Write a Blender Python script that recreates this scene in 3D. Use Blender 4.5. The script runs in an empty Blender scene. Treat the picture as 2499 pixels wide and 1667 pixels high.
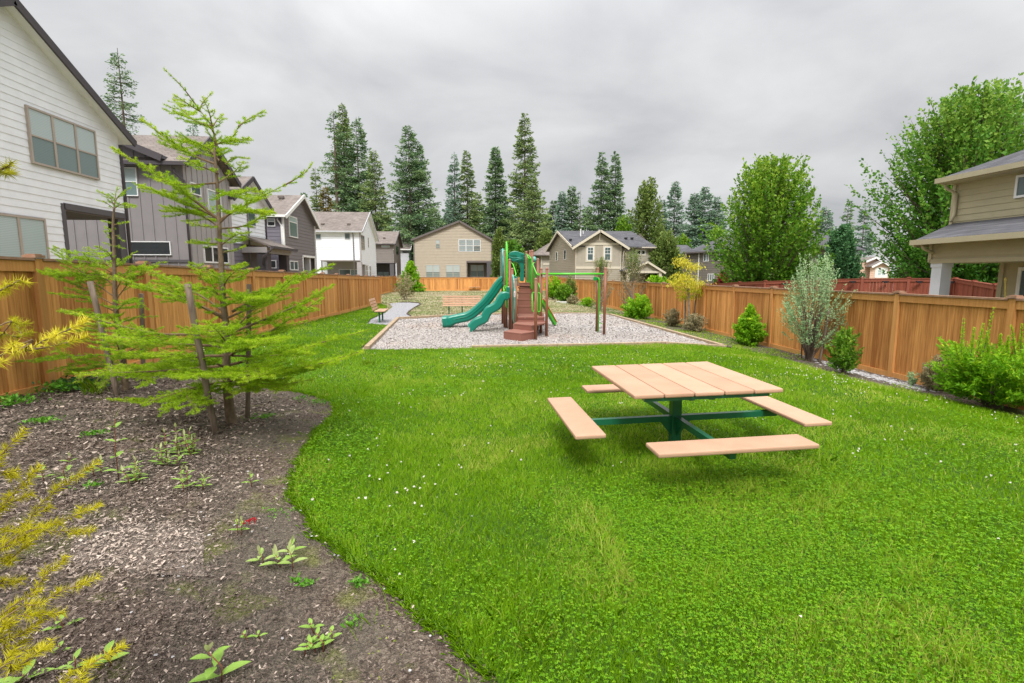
import bpy, bmesh, math, random
import numpy as np
from mathutils import Vector, Matrix, geometry
random.seed(7); RNG = np.random.default_rng(7)
C = bpy.context.scene.collection
R = math.radians
# ------------------------------------------------------------------ camera
FPX, CW, CH = 1250.0, 2499.0, 1667.0
PITCH = math.atan(162.5/FPX); YAW = R(4.51); CAM = np.array([0, 0, 1.85])
cd = bpy.data.cameras.new('camera'); cam = bpy.data.objects.new('camera', cd); C.objects.link(cam)
cd.sensor_width = 36; cd.lens = 36*FPX/CW; cd.clip_start = 0.05; cd.clip_end = 2000
cam.location = CAM; cam.rotation_euler = (math.pi/2-PITCH, 0, -YAW)
bpy.context.scene.camera = cam
# ------------------------------------------------------------------ light
SUN_EL, SUN_AZ = R(52), R(190)      # azimuth the light comes from (0 = +Y, clockwise)
w = bpy.data.worlds.new('World'); bpy.context.scene.world = w; w.use_nodes = True
nt = w.node_tree; nt.nodes.clear(); N = nt.nodes.new; L = nt.links.new
out = N('ShaderNodeOutputWorld'); bg = N('ShaderNodeBackground'); bg.inputs[1].default_value = 0.1
sky = N('ShaderNodeTexSky'); sky.sky_type = 'NISHITA'; sky.sun_disc = False
sky.sun_elevation = SUN_EL; sky.sun_rotation = SUN_AZ
tc = N('ShaderNodeTexCoord'); sx = N('ShaderNodeSeparateXYZ'); L(tc.outputs['Generated'], sx.inputs[0])
def M(op, a, b=None, c=None):
    n = N('ShaderNodeMath'); n.operation = op
    for i, q in enumerate((a, b, c)):
        if q is None: continue
        if hasattr(q, 'is_linked') or hasattr(q, 'links'): L(q, n.inputs[i])
        else: n.inputs[i].default_value = q
    return n.outputs[0]
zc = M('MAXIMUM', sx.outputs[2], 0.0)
zz = M('ADD', zc, 0.26)
cx_ = M('DIVIDE', sx.outputs[0], zz); cy_ = M('DIVIDE', sx.outputs[1], zz)
cb = N('ShaderNodeCombineXYZ'); L(cx_, cb.inputs[0]); L(cy_, cb.inputs[1])
n1 = N('ShaderNodeTexNoise'); n1.inputs['Scale'].default_value = 1.5; n1.inputs['Detail'].default_value = 6; n1.inputs['Roughness'].default_value = 0.5; n1.inputs['Distortion'].default_value = 0.35
L(cb.outputs[0], n1.inputs['Vector'])
rp = N('ShaderNodeValToRGB'); L(n1.outputs['Fac'], rp.inputs[0])
rp.color_ramp.elements[0].position = 0.33; rp.color_ramp.elements[0].color = (0.462, 0.467, 0.480, 1)
rp.color_ramp.elements[1].position = 0.66; rp.color_ramp.elements[1].color = (0.70, 0.70, 0.70, 1)
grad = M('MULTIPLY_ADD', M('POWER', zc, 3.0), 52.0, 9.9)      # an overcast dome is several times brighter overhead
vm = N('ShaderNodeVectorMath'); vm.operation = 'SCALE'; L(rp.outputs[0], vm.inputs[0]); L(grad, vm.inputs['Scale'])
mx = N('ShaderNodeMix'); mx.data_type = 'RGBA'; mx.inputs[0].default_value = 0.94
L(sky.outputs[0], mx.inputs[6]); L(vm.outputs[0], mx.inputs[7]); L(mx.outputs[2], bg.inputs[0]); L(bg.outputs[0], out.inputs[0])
sl = bpy.data.lights.new('sun', 'SUN'); sl.energy = 3.1; sl.angle = R(16); sl.color = (1, .975, .94)
so = bpy.data.objects.new('sun', sl); C.objects.link(so)
so.rotation_euler = (math.pi/2-SUN_EL, 0, -SUN_AZ+math.pi)
so.location = (0, 0, 30)
bpy.context.scene.view_settings.view_transform = 'Standard'; bpy.context.scene.view_settings.look = 'None'
bpy.context.scene.view_settings.exposure = 0.13; bpy.context.scene.view_settings.gamma = 1
# ------------------------------------------------------------------ picking points in the world
fh = np.array([math.sin(YAW), math.cos(YAW), 0]); rt = np.array([math.cos(YAW), -math.sin(YAW), 0]); up = np.array([0, 0, 1.])
fwd = fh*math.cos(PITCH)-up*math.sin(PITCH); cu = up*math.cos(PITCH)+fh*math.sin(PITCH)
def ray(u, v): return fwd+rt*((u-CW/2)/FPX)-cu*((v-CH/2)/FPX)
def at(u, v, d): r = ray(u, v); return CAM+r*(d/(r@fh))
def onx(u, v, x): r = ray(u, v); return CAM+r*(x/r[0])
def ony(u, v, y): r = ray(u, v); return CAM+r*(y/r[1])
def sst(a, b, x): t = np.clip((x-a)/(b-a), 0, 1); return t*t*(3-2*t)
def H(x, y):
    x = np.asarray(x, float); y = np.asarray(y, float)
    zl = 0.30-0.40*sst(5, 34, y)+0.05*sst(40, 60, y); zc = -0.08*sst(8, 14, y)+0.06*sst(28, 60, y)
    a = sst(-1.2, -5.4, x)*(1-sst(14, 30, y)*0.0); a = 1-sst(-5.6, -2.0, x)
    b = sst(5.5, 9.0, x)
    mound = 0.16*np.exp(-(((x+2.6)/1.6)**2+((y-5.0)/2.2)**2))
    return zc*(1-a)*(1-b)+zl*a+(-0.38)*b*(1-sst(45, 62, y)*0.7)+mound
def G(u, v, dz=0.0):
    r = ray(u, v); t = 1.0
    for _ in range(40):
        p = CAM+r*t; h = float(H(p[0], p[1]))+dz; t = (h-CAM[2])/r[2] if r[2] < 0 else 60
        t = min(t, 200)
    return CAM+r*t
def pxm(p, px): return px/FPX*float((np.asarray(p)-CAM)@fh)      # length in metres of px source pixels at p
# ------------------------------------------------------------------ materials
MATS = {}
def mat(name, c1, c2=None, scale=8, rough=0.7, bump=0.0, bscale=None, stretch=(1, 1, 1), detail=4, attr=False, metallic=0, spec=0.3, c3=None, coat=0):
    if name in MATS: return MATS[name]
    m = bpy.data.materials.new(name); m.use_nodes = True; t = m.node_tree; b = t.nodes['Principled BSDF']
    b.inputs['Roughness'].default_value = rough; b.inputs['Metallic'].default_value = metallic
    b.inputs['Specular IOR Level'].default_value = spec; b.inputs['Coat Weight'].default_value = coat
    c2 = c2 or tuple(q*0.8 for q in c1)
    tc = t.nodes.new('ShaderNodeTexCoord'); mp = t.nodes.new('ShaderNodeMapping'); mp.inputs['Scale'].default_value = stretch
    t.links.new(tc.outputs['Object'], mp.inputs[0])
    n = t.nodes.new('ShaderNodeTexNoise'); n.inputs['Scale'].default_value = scale; n.inputs['Detail'].default_value = detail
    t.links.new(mp.outputs[0], n.inputs['Vector'])
    r = t.nodes.new('ShaderNodeValToRGB'); r.color_ramp.elements[0].position = 0.34; r.color_ramp.elements[1].position = 0.66
    r.color_ramp.elements[0].color = (*c2, 1); r.color_ramp.elements[1].color = (*c1, 1)
    if c3: e = r.color_ramp.elements.new(0.5); e.color = (*c3, 1)
    src = n.outputs['Fac']
    if attr:
        a = t.nodes.new('ShaderNodeAttribute'); a.attribute_name = 'v'
        q = t.nodes.new('ShaderNodeMath'); q.operation = 'MULTIPLY_ADD'; q.inputs[1].default_value = 0.5
        t.links.new(a.outputs['Fac'], q.inputs[0]); 
        q2 = t.nodes.new('ShaderNodeMath'); q2.operation = 'MULTIPLY'; q2.inputs[1].default_value = 0.5; t.links.new(n.outputs['Fac'], q2.inputs[0]); t.links.new(q2.outputs[0], q.inputs[2]); src = q.outputs[0]
    t.links.new(src, r.inputs[0]); t.links.new(r.outputs[0], b.inputs['Base Color'])
    if bump:
        n2 = t.nodes.new('ShaderNodeTexNoise'); n2.inputs['Scale'].default_value = bscale or scale*4; n2.inputs['Detail'].default_value = 3
        t.links.new(mp.outputs[0], n2.inputs['Vector'])
        bp = t.nodes.new('ShaderNodeBump'); bp.inputs['Strength'].default_value = min(bump, 1); bp.inputs['Distance'].default_value = 0.01*max(1, bump)
        t.links.new(n2.outputs['Fac'], bp.inputs['Height']); t.links.new(bp.outputs[0], b.inputs['Normal'])
    MATS[name] = m; return m
def leafmat(name, lo, mid, hi, trans=0.35, rough=0.6):
    if name in MATS: return MATS[name]
    m = bpy.data.materials.new(name); m.use_nodes = True; t = m.node_tree; b = t.nodes['Principled BSDF']
    b.inputs['Roughness'].default_value = rough; b.inputs['Specular IOR Level'].default_value = 0.2
    a = t.nodes.new('ShaderNodeAttribute'); a.attribute_name = 'v'
    r = t.nodes.new('ShaderNodeValToRGB'); r.color_ramp.elements[0].position = 0.0; r.color_ramp.elements[1].position = 1.0
    r.color_ramp.elements[0].color = (*lo, 1); r.color_ramp.elements[1].color = (*hi, 1); e = r.color_ramp.elements.new(0.5); e.color = (*mid, 1)
    t.links.new(a.outputs['Fac'], r.inputs[0]); t.links.new(r.outputs[0], b.inputs['Base Color'])
    tr = t.nodes.new('ShaderNodeBsdfTranslucent'); t.links.new(r.outputs[0], tr.inputs[0])
    ms = t.nodes.new('ShaderNodeMixShader'); ms.inputs[0].default_value = trans
    t.links.new(b.outputs[0], ms.inputs[1]); t.links.new(tr.outputs[0], ms.inputs[2]); t.links.new(ms.outputs[0], t.nodes['Material Output'].inputs[0])
    MATS[name] = m; return m
def granmat(name, cols, scale, bump=1.0, big=None, bigscale=0.5, dist=0.01, rough=0.9):
    """granular ground: voronoi cells, each with a colour from cols; 'big' = tint blended by large noise"""
    if name in MATS: return MATS[name]
    m = bpy.data.materials.new(name); m.use_nodes = True; t = m.node_tree; b = t.nodes['Principled BSDF']
    b.inputs['Roughness'].default_value = rough; b.inputs['Specular IOR Level'].default_value = 0.15
    tc = t.nodes.new('ShaderNodeTexCoord')
    nd = t.nodes.new('ShaderNodeTexNoise'); nd.inputs['Scale'].default_value = scale*0.7; t.links.new(tc.outputs['Object'], nd.inputs['Vector'])
    va = t.nodes.new('ShaderNodeVectorMath'); va.operation = 'MULTIPLY_ADD'; va.inputs[1].default_value = (1.6/scale,)*3
    t.links.new(nd.outputs['Color'], va.inputs[0]); t.links.new(tc.outputs['Object'], va.inputs[2])
    vo = t.nodes.new('ShaderNodeTexVoronoi'); vo.inputs['Scale'].default_value = scale; t.links.new(va.outputs[0], vo.inputs['Vector'])
    sp = t.nodes.new('ShaderNodeSeparateColor'); t.links.new(vo.outputs['Color'], sp.inputs[0])
    r = t.nodes.new('ShaderNodeValToRGB'); r.color_ramp.interpolation = 'CONSTANT'
    k = len(cols)
    r.color_ramp.elements[0].color = (*cols[0], 1); r.color_ramp.elements[1].position = 1/k; r.color_ramp.elements[1].color = (*cols[1], 1)
    for i in range(2, k): e = r.color_ramp.elements.new(i/k); e.color = (*cols[i], 1)
    t.links.new(sp.outputs[0], r.inputs[0]); col = r.outputs[0]
    if big:
        for j, (cc, sc, th, amt) in enumerate(big):
            nb = t.nodes.new('ShaderNodeTexNoise'); nb.inputs['Scale'].default_value = sc; nb.inputs['Detail'].default_value = 6
            mp = t.nodes.new('ShaderNodeMapping'); mp.inputs['Location'].default_value = (j*7.3, j*3.1, 0)
            t.links.new(tc.outputs['Object'], mp.inputs[0]); t.links.new(mp.outputs[0], nb.inputs['Vector'])
            rr = t.nodes.new('ShaderNodeMapRange'); rr.inputs[1].default_value = th; rr.inputs[2].default_value = th+0.12; rr.inputs[4].default_value = amt
            t.links.new(nb.outputs['Fac'], rr.inputs[0])
            mm = t.nodes.new('ShaderNodeMix'); mm.data_type = 'RGBA'; t.links.new(rr.outputs[0], mm.inputs[0]); t.links.new(col, mm.inputs[6]); mm.inputs[7].default_value = (*cc, 1)
            col = mm.outputs[2]
    t.links.new(col, b.inputs['Base Color'])
    bp = t.nodes.new('ShaderNodeBump'); bp.inputs['Strength'].default_value = bump; bp.inputs['Distance'].default_value = dist
    t.links.new(vo.outputs['Distance'], bp.inputs['Height']); t.links.new(bp.outputs[0], b.inputs['Normal'])
    MATS[name] = m; return m
def shingle(name, c1, c2):
    if name in MATS: return MATS[name]
    m = bpy.data.materials.new(name); m.use_nodes = True; t = m.node_tree; b = t.nodes['Principled BSDF']; b.inputs['Roughness'].default_value = 0.9
    b.inputs['Specular IOR Level'].default_value = 0.2
    tc = t.nodes.new('ShaderNodeTexCoord'); s = t.nodes.new('ShaderNodeSeparateXYZ'); t.links.new(tc.outputs['Object'], s.inputs[0])
    ad = t.nodes.new('ShaderNodeMath'); ad.operation = 'ADD'; t.links.new(s.outputs[0], ad.inputs[0]); t.links.new(s.outputs[1], ad.inputs[1])
    zm = t.nodes.new('ShaderNodeMath'); zm.operation = 'MULTIPLY'; zm.inputs[1].default_value = 2.0; t.links.new(s.outputs[2], zm.inputs[0])
    cb = t.nodes.new('ShaderNodeCombineXYZ'); t.links.new(ad.outputs[0], cb.inputs[0]); t.links.new(zm.outputs[0], cb.inputs[1])
    br = t.nodes.new('ShaderNodeTexBrick'); br.inputs['Scale'].default_value = 1; br.inputs['Brick Width'].default_value = 0.32; br.inputs['Row Height'].default_value = 0.15
    br.inputs['Mortar Size'].default_value = 0.012; br.inputs['Mortar Smooth'].default_value = 0.6; br.inputs['Bias'].default_value = 0
    br.inputs['Color1'].default_value = (*c1, 1); br.inputs['Color2'].default_value = (*c2, 1); br.inputs['Mortar'].default_value = tuple(q*0.72 for q in c2)+(1,)
    t.links.new(cb.outputs[0], br.inputs['Vector'])
    n = t.nodes.new('ShaderNodeTexNoise'); n.inputs['Scale'].default_value = 1.3; n.inputs['Detail'].default_value = 8; t.links.new(tc.outputs['Object'], n.inputs['Vector'])
    mr = t.nodes.new('ShaderNodeMapRange'); mr.inputs[1].default_value = .3; mr.inputs[2].default_value = .7; mr.inputs[3].default_value = 0.82; mr.inputs[4].default_value = 1.15; t.links.new(n.outputs['Fac'], mr.inputs[0])
    v = t.nodes.new('ShaderNodeVectorMath'); v.operation = 'SCALE'; t.links.new(br.outputs['Color'], v.inputs[0]); t.links.new(mr.outputs[0], v.inputs['Scale'])
    t.links.new(v.outputs[0], b.inputs['Base Color'])
    bp = t.nodes.new('ShaderNodeBump'); bp.inputs['Strength'].default_value = 0.7; bp.inputs['Distance'].default_value = 0.012; bp.invert = True
    t.links.new(br.outputs['Fac'], bp.inputs['Height']); t.links.new(bp.outputs[0], b.inputs['Normal'])
    MATS[name] = m; return m
# ------------------------------------------------------------------ mesh building
class MB:
    def __init__(s): s.V = []; s.F = []; s.A = []; s.v = 0.5
    def add(s, vs, fs):
        o = len(s.V); s.V += [tuple(float(q) for q in v) for v in vs]; s.A += [s.v]*len(vs); s.F += [tuple(i+o for i in f) for f in fs]
    def box(s, c, sz, rot=None):
        x, y, z = (q/2 for q in sz); vs = [(i*x, j*y, k*z) for i in (-1, 1) for j in (-1, 1) for k in (-1, 1)]
        if rot is not None: vs = [rot @ Vector(v) for v in vs]
        s.add([(v[0]+c[0], v[1]+c[1], v[2]+c[2]) for v in vs], [(0, 1, 3, 2), (4, 6, 7, 5), (0, 4, 5, 1), (2, 3, 7, 6), (0, 2, 6, 4), (1, 5, 7, 3)])
    def beam(s, a, b, w, h, upv=(0, 0, 1)):
        a = Vector(a); b = Vector(b); d = (b-a); l = d.length; d.normalize(); sd = d.cross(Vector(upv)); 
        if sd.length < 1e-4: sd = Vector((1, 0, 0))
        sd.normalize(); u = sd.cross(d)
        vs = [p+sd*(i*w/2)+u*(j*h/2) for p in (a, b) for i in (-1, 1) for j in (-1, 1)]
        s.add(vs, [(0, 1, 3, 2), (4, 6, 7, 5), (0, 4, 5, 1), (2, 3, 7, 6), (0, 2, 6, 4), (1, 5, 7, 3)])
    def tube(s, pts, rad, n=8, caps=True):
        pts = [Vector(p) for p in pts]; k = len(pts)
        if not hasattr(rad, '__len__'): rad = [rad]*k
        vs = []; ref = None
        for i, p in enumerate(pts):
            t = (pts[min(i+1, k-1)]-pts[max(i-1, 0)]).normalized()
            if ref is None: ref = t.orthogonal().normalized()
            ref = (ref-t*ref.dot(t)); ref = ref.normalized() if ref.length > 1e-5 else t.orthogonal().normalized(); b = t.cross(ref)
            for j in range(n): a = 2*math.pi*j/n; vs.append(p+(ref*math.cos(a)+b*math.sin(a))*rad[i])
        fs = [(i*n+j, i*n+(j+1) % n, (i+1)*n+(j+1) % n, (i+1)*n+j) for i in range(k-1) for j in range(n)]
        if caps: fs += [tuple(range(n))[::-1], tuple(range((k-1)*n, k*n))]
        s.add(vs, fs)
    def slab(s, poly, th, d=(0, 0, -1)):
        """closed prism: polygon extruded by th along d"""
        n = len(poly); dv = Vector(d)*th; a = [Vector(p) for p in poly]; b = [p+dv for p in a]
        s.add(a+b, [tuple(range(n)), tuple(range(2*n-1, n-1, -1))]+[(i, n+i, n+(i+1) % n, (i+1) % n) for i in range(n)])
    def lathe(s, c, prof, n=12):
        vs = [(c[0]+r*math.cos(2*math.pi*j/n), c[1]+r*math.sin(2*math.pi*j/n), c[2]+z) for r, z in prof for j in range(n)]
        k = len(prof); fs = [(i*n+j, i*n+(j+1) % n, (i+1)*n+(j+1) % n, (i+1)*n+j) for i in range(k-1) for j in range(n)]
        s.add(vs, fs+[tuple(range(n))[::-1], tuple(range((k-1)*n, k*n))])
def rootloc(p):
    while p.parent: p = p.parent
    return p.location
def build(name, mb, m, parent=None, smooth=False, bevel=0, loc=None):
    me = bpy.data.meshes.new(name); l = Vector(loc) if loc is not None else (rootloc(parent) if parent else Vector((0, 0, 0)))
    A = np.array(mb.V, float).reshape(-1, 3)-np.array(l)
    me.from_pydata([tuple(q) for q in A], [], mb.F)
    at_ = me.attributes.new('v', 'FLOAT', 'POINT'); at_.data.foreach_set('value', mb.A)
    me.materials.append(m)
    if smooth: me.polygons.foreach_set('use_smooth', [True]*len(me.polygons))
    o = bpy.data.objects.new(name, me); C.objects.link(o)
    if parent: o.parent = parent
    else: o.location = l
    if bevel:
        bm = bmesh.new(); bm.from_mesh(me); bmesh.ops.remove_doubles(bm, verts=bm.verts, dist=1e-6); bm.to_mesh(me); bm.free()
        md = o.modifiers.new('bevel', 'BEVEL'); md.width = bevel; md.segments = 2; md.limit_method = 'ANGLE'; md.angle_limit = R(35)
    return o
def npmesh(name, V, k, A, m, parent=None, loc=None, smooth=False):
    """V: (n*k,3) with k verts per polygon, A: per polygon value"""
    V = np.asarray(V, float).reshape(-1, 3); nf = len(V)//k
    l = np.array(loc) if loc is not None else (np.array(rootloc(parent)) if parent else np.zeros(3))
    me = bpy.data.meshes.new(name); me.vertices.add(len(V)); me.vertices.foreach_set('co', (V-l).astype(np.float32).ravel())
    me.loops.add(len(V)); me.loops.foreach_set('vertex_index', np.arange(len(V), dtype=np.int32))
    me.polygons.add(nf); me.polygons.foreach_set('loop_start', np.arange(0, nf*k, k, dtype=np.int32)); 
    at_ = me.attributes.new('v', 'FLOAT', 'POINT'); at_.data.foreach_set('value', np.repeat(np.asarray(A, np.float32), k))
    me.materials.append(m); me.update(calc_edges=True); me.validate()
    o = bpy.data.objects.new(name, me); C.objects.link(o)
    if parent: o.parent = parent
    else: o.location = l
    return o
def tag(o, label=None, cat=None, group=None, kind=None):
    if label: o['label'] = label
    if cat: o['category'] = cat
    if group: o['group'] = group
    if kind: o['kind'] = kind
    return o
def empty(name, loc, label=None, cat=None, group=None):
    o = bpy.data.objects.new(name, None); C.objects.link(o); o.location = tuple(float(q) for q in loc); o.empty_display_size = .2
    return tag(o, label, cat, group)
def nrm(a): return a/np.maximum(np.linalg.norm(a, axis=-1, keepdims=True), 1e-9)
def leaves(P, D, Ln, Wd, flat=0.0):
    """rhombus leaves at P along D"""
    n = len(P); D = nrm(D); r = RNG.normal(size=(n, 3)); r[:, 2] *= (1-flat)
    S = nrm(np.cross(D, r) if flat < 0.5 else np.cross(D, np.array([0, 0, 1.])+0.35*r))
    Ln = np.broadcast_to(np.asarray(Ln).reshape(-1, 1), (n, 1)); Wd = np.broadcast_to(np.asarray(Wd).reshape(-1, 1), (n, 1))
    return np.stack([P, P+D*Ln*.5+S*Wd*.5, P+D*Ln, P+D*Ln*.5-S*Wd*.5], 1).reshape(-1, 3)
# ------------------------------------------------------------------ ground
def drape(name, poly, dz, cell, m, extra=None):
    pl_ = []
    for a, b in zip(poly, list(poly[1:])+[poly[0]]):
        k = max(1, int(math.dist(a[:2], b[:2])/max(cell, .5)))
        pl_ += [(a[0]+(b[0]-a[0])*i/k, a[1]+(b[1]-a[1])*i/k) for i in range(k)]
    poly = pl_; pts = [Vector((p[0], p[1])) for p in poly]; n = len(pts)
    xs = [p[0] for p in poly]; ys = [p[1] for p in poly]
    gx = np.arange(min(xs)+cell/2, max(xs), cell); gy = np.arange(min(ys)+cell/2, max(ys), cell)
    X, Y = np.meshgrid(gx, gy); Q = np.stack([X.ravel(), Y.ravel()], 1); Q = Q[inpoly(Q, np.array([(p[0], p[1]) for p in poly]))]
    vs, _, fs, *_ = geometry.delaunay_2d_cdt(pts+[Vector(q) for q in Q], [], [list(range(n))], 1, 1e-5)
    A = np.array([(v[0], v[1]) for v in vs]); Z = H(A[:, 0], A[:, 1])+dz
    if extra is not None: Z = Z+extra(A[:, 0], A[:, 1])
    mb = MB(); mb.V = [(float(a[0]), float(a[1]), float(z)) for a, z in zip(A, Z)]; mb.A = [.5]*len(mb.V); mb.F = [tuple(f) for f in fs]
    o = build(name, mb, m, smooth=True)
    me = o.data
    if len(me.polygons) and sum(p.normal.z for p in me.polygons) < 0: me.flip_normals()
    return tag(o, kind='structure')
def inpoly(Q, P):
    x, y = Q[:, 0], Q[:, 1]; c = np.zeros(len(Q), bool); j = len(P)-1
    for i in range(len(P)):
        xi, yi, xj, yj = P[i, 0], P[i, 1], P[j, 0], P[j, 1]
        k = ((yi > y) != (yj > y)) & (x < (xj-xi)*(y-yi)/((yj-yi) if yj != yi else 1e-9)+xi); c ^= k; j = i
    return c
def vnoise(x, y, s, seed=0):
    """cheap smooth value noise 0..1"""
    rs = np.random.default_rng(seed); T = rs.random((64, 64)); x = x*s+100; y = y*s+100
    i = np.floor(x).astype(int); j = np.floor(y).astype(int); fx = x-i; fy = y-j; fx = fx*fx*(3-2*fx); fy = fy*fy*(3-2*fy)
    g = lambda a, b: T[a % 64, b % 64]
    return g(i, j)*(1-fx)*(1-fy)+g(i+1, j)*fx*(1-fy)+g(i, j+1)*(1-fx)*fy+g(i+1, j+1)*fx*fy
g2 = lambda u, v: tuple(G(u, v)[:2])
m_ground = granmat('dry_ground', [(.20, .19, .10), (.16, .17, .07), (.24, .21, .13)], 3)
m_dry = granmat('dry_lawn', [(.34, .28, .19), (.27, .235, .145), (.40, .335, .24), (.30, .25, .17)], 26, .6,
                big=[((.18, .20, .075), .45, .46, .8), ((.10, .21, .03), .9, .56, .7), ((.44, .36, .28), 1.7, .54, .6)])
m_lawn = granmat('lawn_soil', [(.045, .10, .008), (.07, .14, .010), (.035, .08, .008)], 60, 1)
m_mulch = granmat('bark_mulch', [(.078, .055, .042), (.125, .09, .068), (.175, .135, .105), (.10, .072, .055), (.23, .18, .14)], 70, 1,
                  big=[((.125, .112, .085), 1.1, .45, .6), ((.17, .19, .04), 2.6, .56, .6)], dist=.02)
m_pad = granmat('wood_chip', [(.46, .41, .375), (.37, .33, .305), (.55, .50, .465), (.28, .25, .24), (.42, .385, .36)], 34, 1,
                big=[((.46, .33, .25), .35, .52, .45), ((.42, .41, .43), .22, .55, .4)], dist=.03)
m_path = granmat('grey_gravel', [(.30, .30, .31), (.22, .22, .23), (.38, .37, .38)], 30, 1, dist=.02)
m_strip = granmat('strip_soil', [(.09, .07, .055), (.15, .12, .10), (.20, .16, .13), (.06, .05, .04)], 40, 1, big=[((.10, .15, .03), 1.2, .52, .7)], dist=.02)
BX0, BX1 = -8.95, 9.55
# ground sheet beyond the park, to the horizon
mb = MB(); gr = [-700, -300, -120, -60, -30, -15, -10, -9.2, -6.3, -3, 0, 3, 6, 9.2, 9.8, 15, 30, 60, 120, 300, 700]; gy = [-700, -200, -60, -20, -8, 0, 4, 8, 14, 20, 28, 36, 46, 55, 62, 63, 80, 120, 200, 400, 900]
for yy in gy:
    for xx in gr: mb.V.append((xx, yy, float(H(xx, yy))-.09)); mb.A.append(.5)
nx = len(gr); mb.F = [(j*nx+i, j*nx+i+1, (j+1)*nx+i+1, (j+1)*nx+i) for j in range(len(gy)-1) for i in range(nx-1)]
tag(build('ground', mb, m_ground), kind='structure')
# outlines picked off the place
edge = [g2(*q) for q in [(1210, 1655), (1159, 1608), (1108, 1566), (1053, 1527), (1006, 1481), (964, 1442), (913, 1404), (879, 1374), (840, 1340), (798, 1310), (764, 1276), (734, 1238), (717, 1204), (721, 1170), (738, 1128), (760, 1085), (789, 1047), (826, 1010), (823, 985), (777, 966), (727, 956), (660, 948), (612, 940), (560, 925), (515, 905), (480, 885)]]
e2 = []
for i in range(len(edge)-1):
    a, b = np.array(edge[i]), np.array(edge[i+1]); L_ = np.linalg.norm(b-a); k = max(1, int(L_/.06))
    for j in range(k):
        p = a+(b-a)*j/k; nn = np.array([-(b-a)[1], (b-a)[0]])/max(L_, 1e-6); p = p+nn*(vnoise(p[0], p[1], 7, 3)-.5)*.06*(0 if i+j == 0 else 1); e2.append(tuple(p))
e2.append(edge[-1]); edge = [(0.25, 0.6), (0.2, 1.3)]+e2+[(-6.1, 12.0)]
redge = [g2(*q) for q in [(1797, 848), (1892, 872), (1970, 897), (2041, 920), (2158, 946), (2243, 962), (2370, 992), (2499, 1026)]]+[(6.6, 5.2), (6.7, 3.0), (6.8, .6)]
FLX = lambda y: -5.85-(y-7.4)*0.0155
pathP = [g2(*q) for q in [(979, 781), (952, 793), (925, 792), (899, 789), (905, 780), (925, 771), (943, 762), (958, 749), (950, 741), (975, 738.5), (1000, 738.5), (1022, 740), (1026, 743), (1010, 752), (998, 760), (992, 767), (1003, 772), (1050, 774), (1130, 773)]]
PAD = [(-2.75, 13.25), (7.08, 13.9), (7.0, 25.6), (-.2, 24.7), (-3.1, 22.3)]
lawnP = edge+[(FLX(20), 20), (FLX(30), 30), (FLX(36), 35.6)]+[g2(*q) for q in [(945, 747), (935, 765), (905, 779), (897, 790), (925, 793), (953, 795)]]+[(-3.2, 22.2), (-2.85, 13.1), (7.2, 13.75)]+redge
def grow(pl, dlt):
    o_ = []
    for i, p in enumerate(pl):
        a, b = pl[max(i-3, 0)], pl[min(i+3, len(pl)-1)]; t = np.array([b[0]-a[0], b[1]-a[1]]); t = t/max(np.linalg.norm(t), 1e-6); o_.append((p[0]+t[1]*dlt, p[1]-t[0]*dlt))
    return o_
mulchP = [(0.55, .6), (-6.4, .6), (-6.1, 7.4), (-6.1, 12.3)]+grow(edge[2:-1], .16)[::-1]+[(0.5, 1.3)]
stripP = redge[:]+[(9.6, .6), (9.6, 27), (7.6, 27), (7.5, 14)]
drape('dry_lawn', [(-6.5, 12.5), (9.6, 12.5), (9.6, 62), (-9.2, 62), (-9.2, 36.1), (-6.6, 36.1)], -.02, 1.2, m_dry)
drape('gravel_path', pathP, 0.0, .8, m_path)
drape('playground_surface', PAD, .012, .5, m_pad)
drape('lawn', lawnP, .016, .7, m_lawn)
drape('planting_strip', stripP, .008, .6, m_strip, lambda x, y: .03*vnoise(x, y, 1.5, 5))
drape('mulch_bed', mulchP, -.012, .09, m_mulch, lambda x, y: .045*(vnoise(x, y, 3.5, 8)-.5)+.03*(vnoise(x, y, 9, 9)-.5))
LP = np.array(lawnP); MP = np.array([(0.25, .6), (-6.4, .6), (-6.1, 7.4), (-6.1, 12.0)]+edge[2:-1][::-1]+[(0.2, 1.3)])
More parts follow.
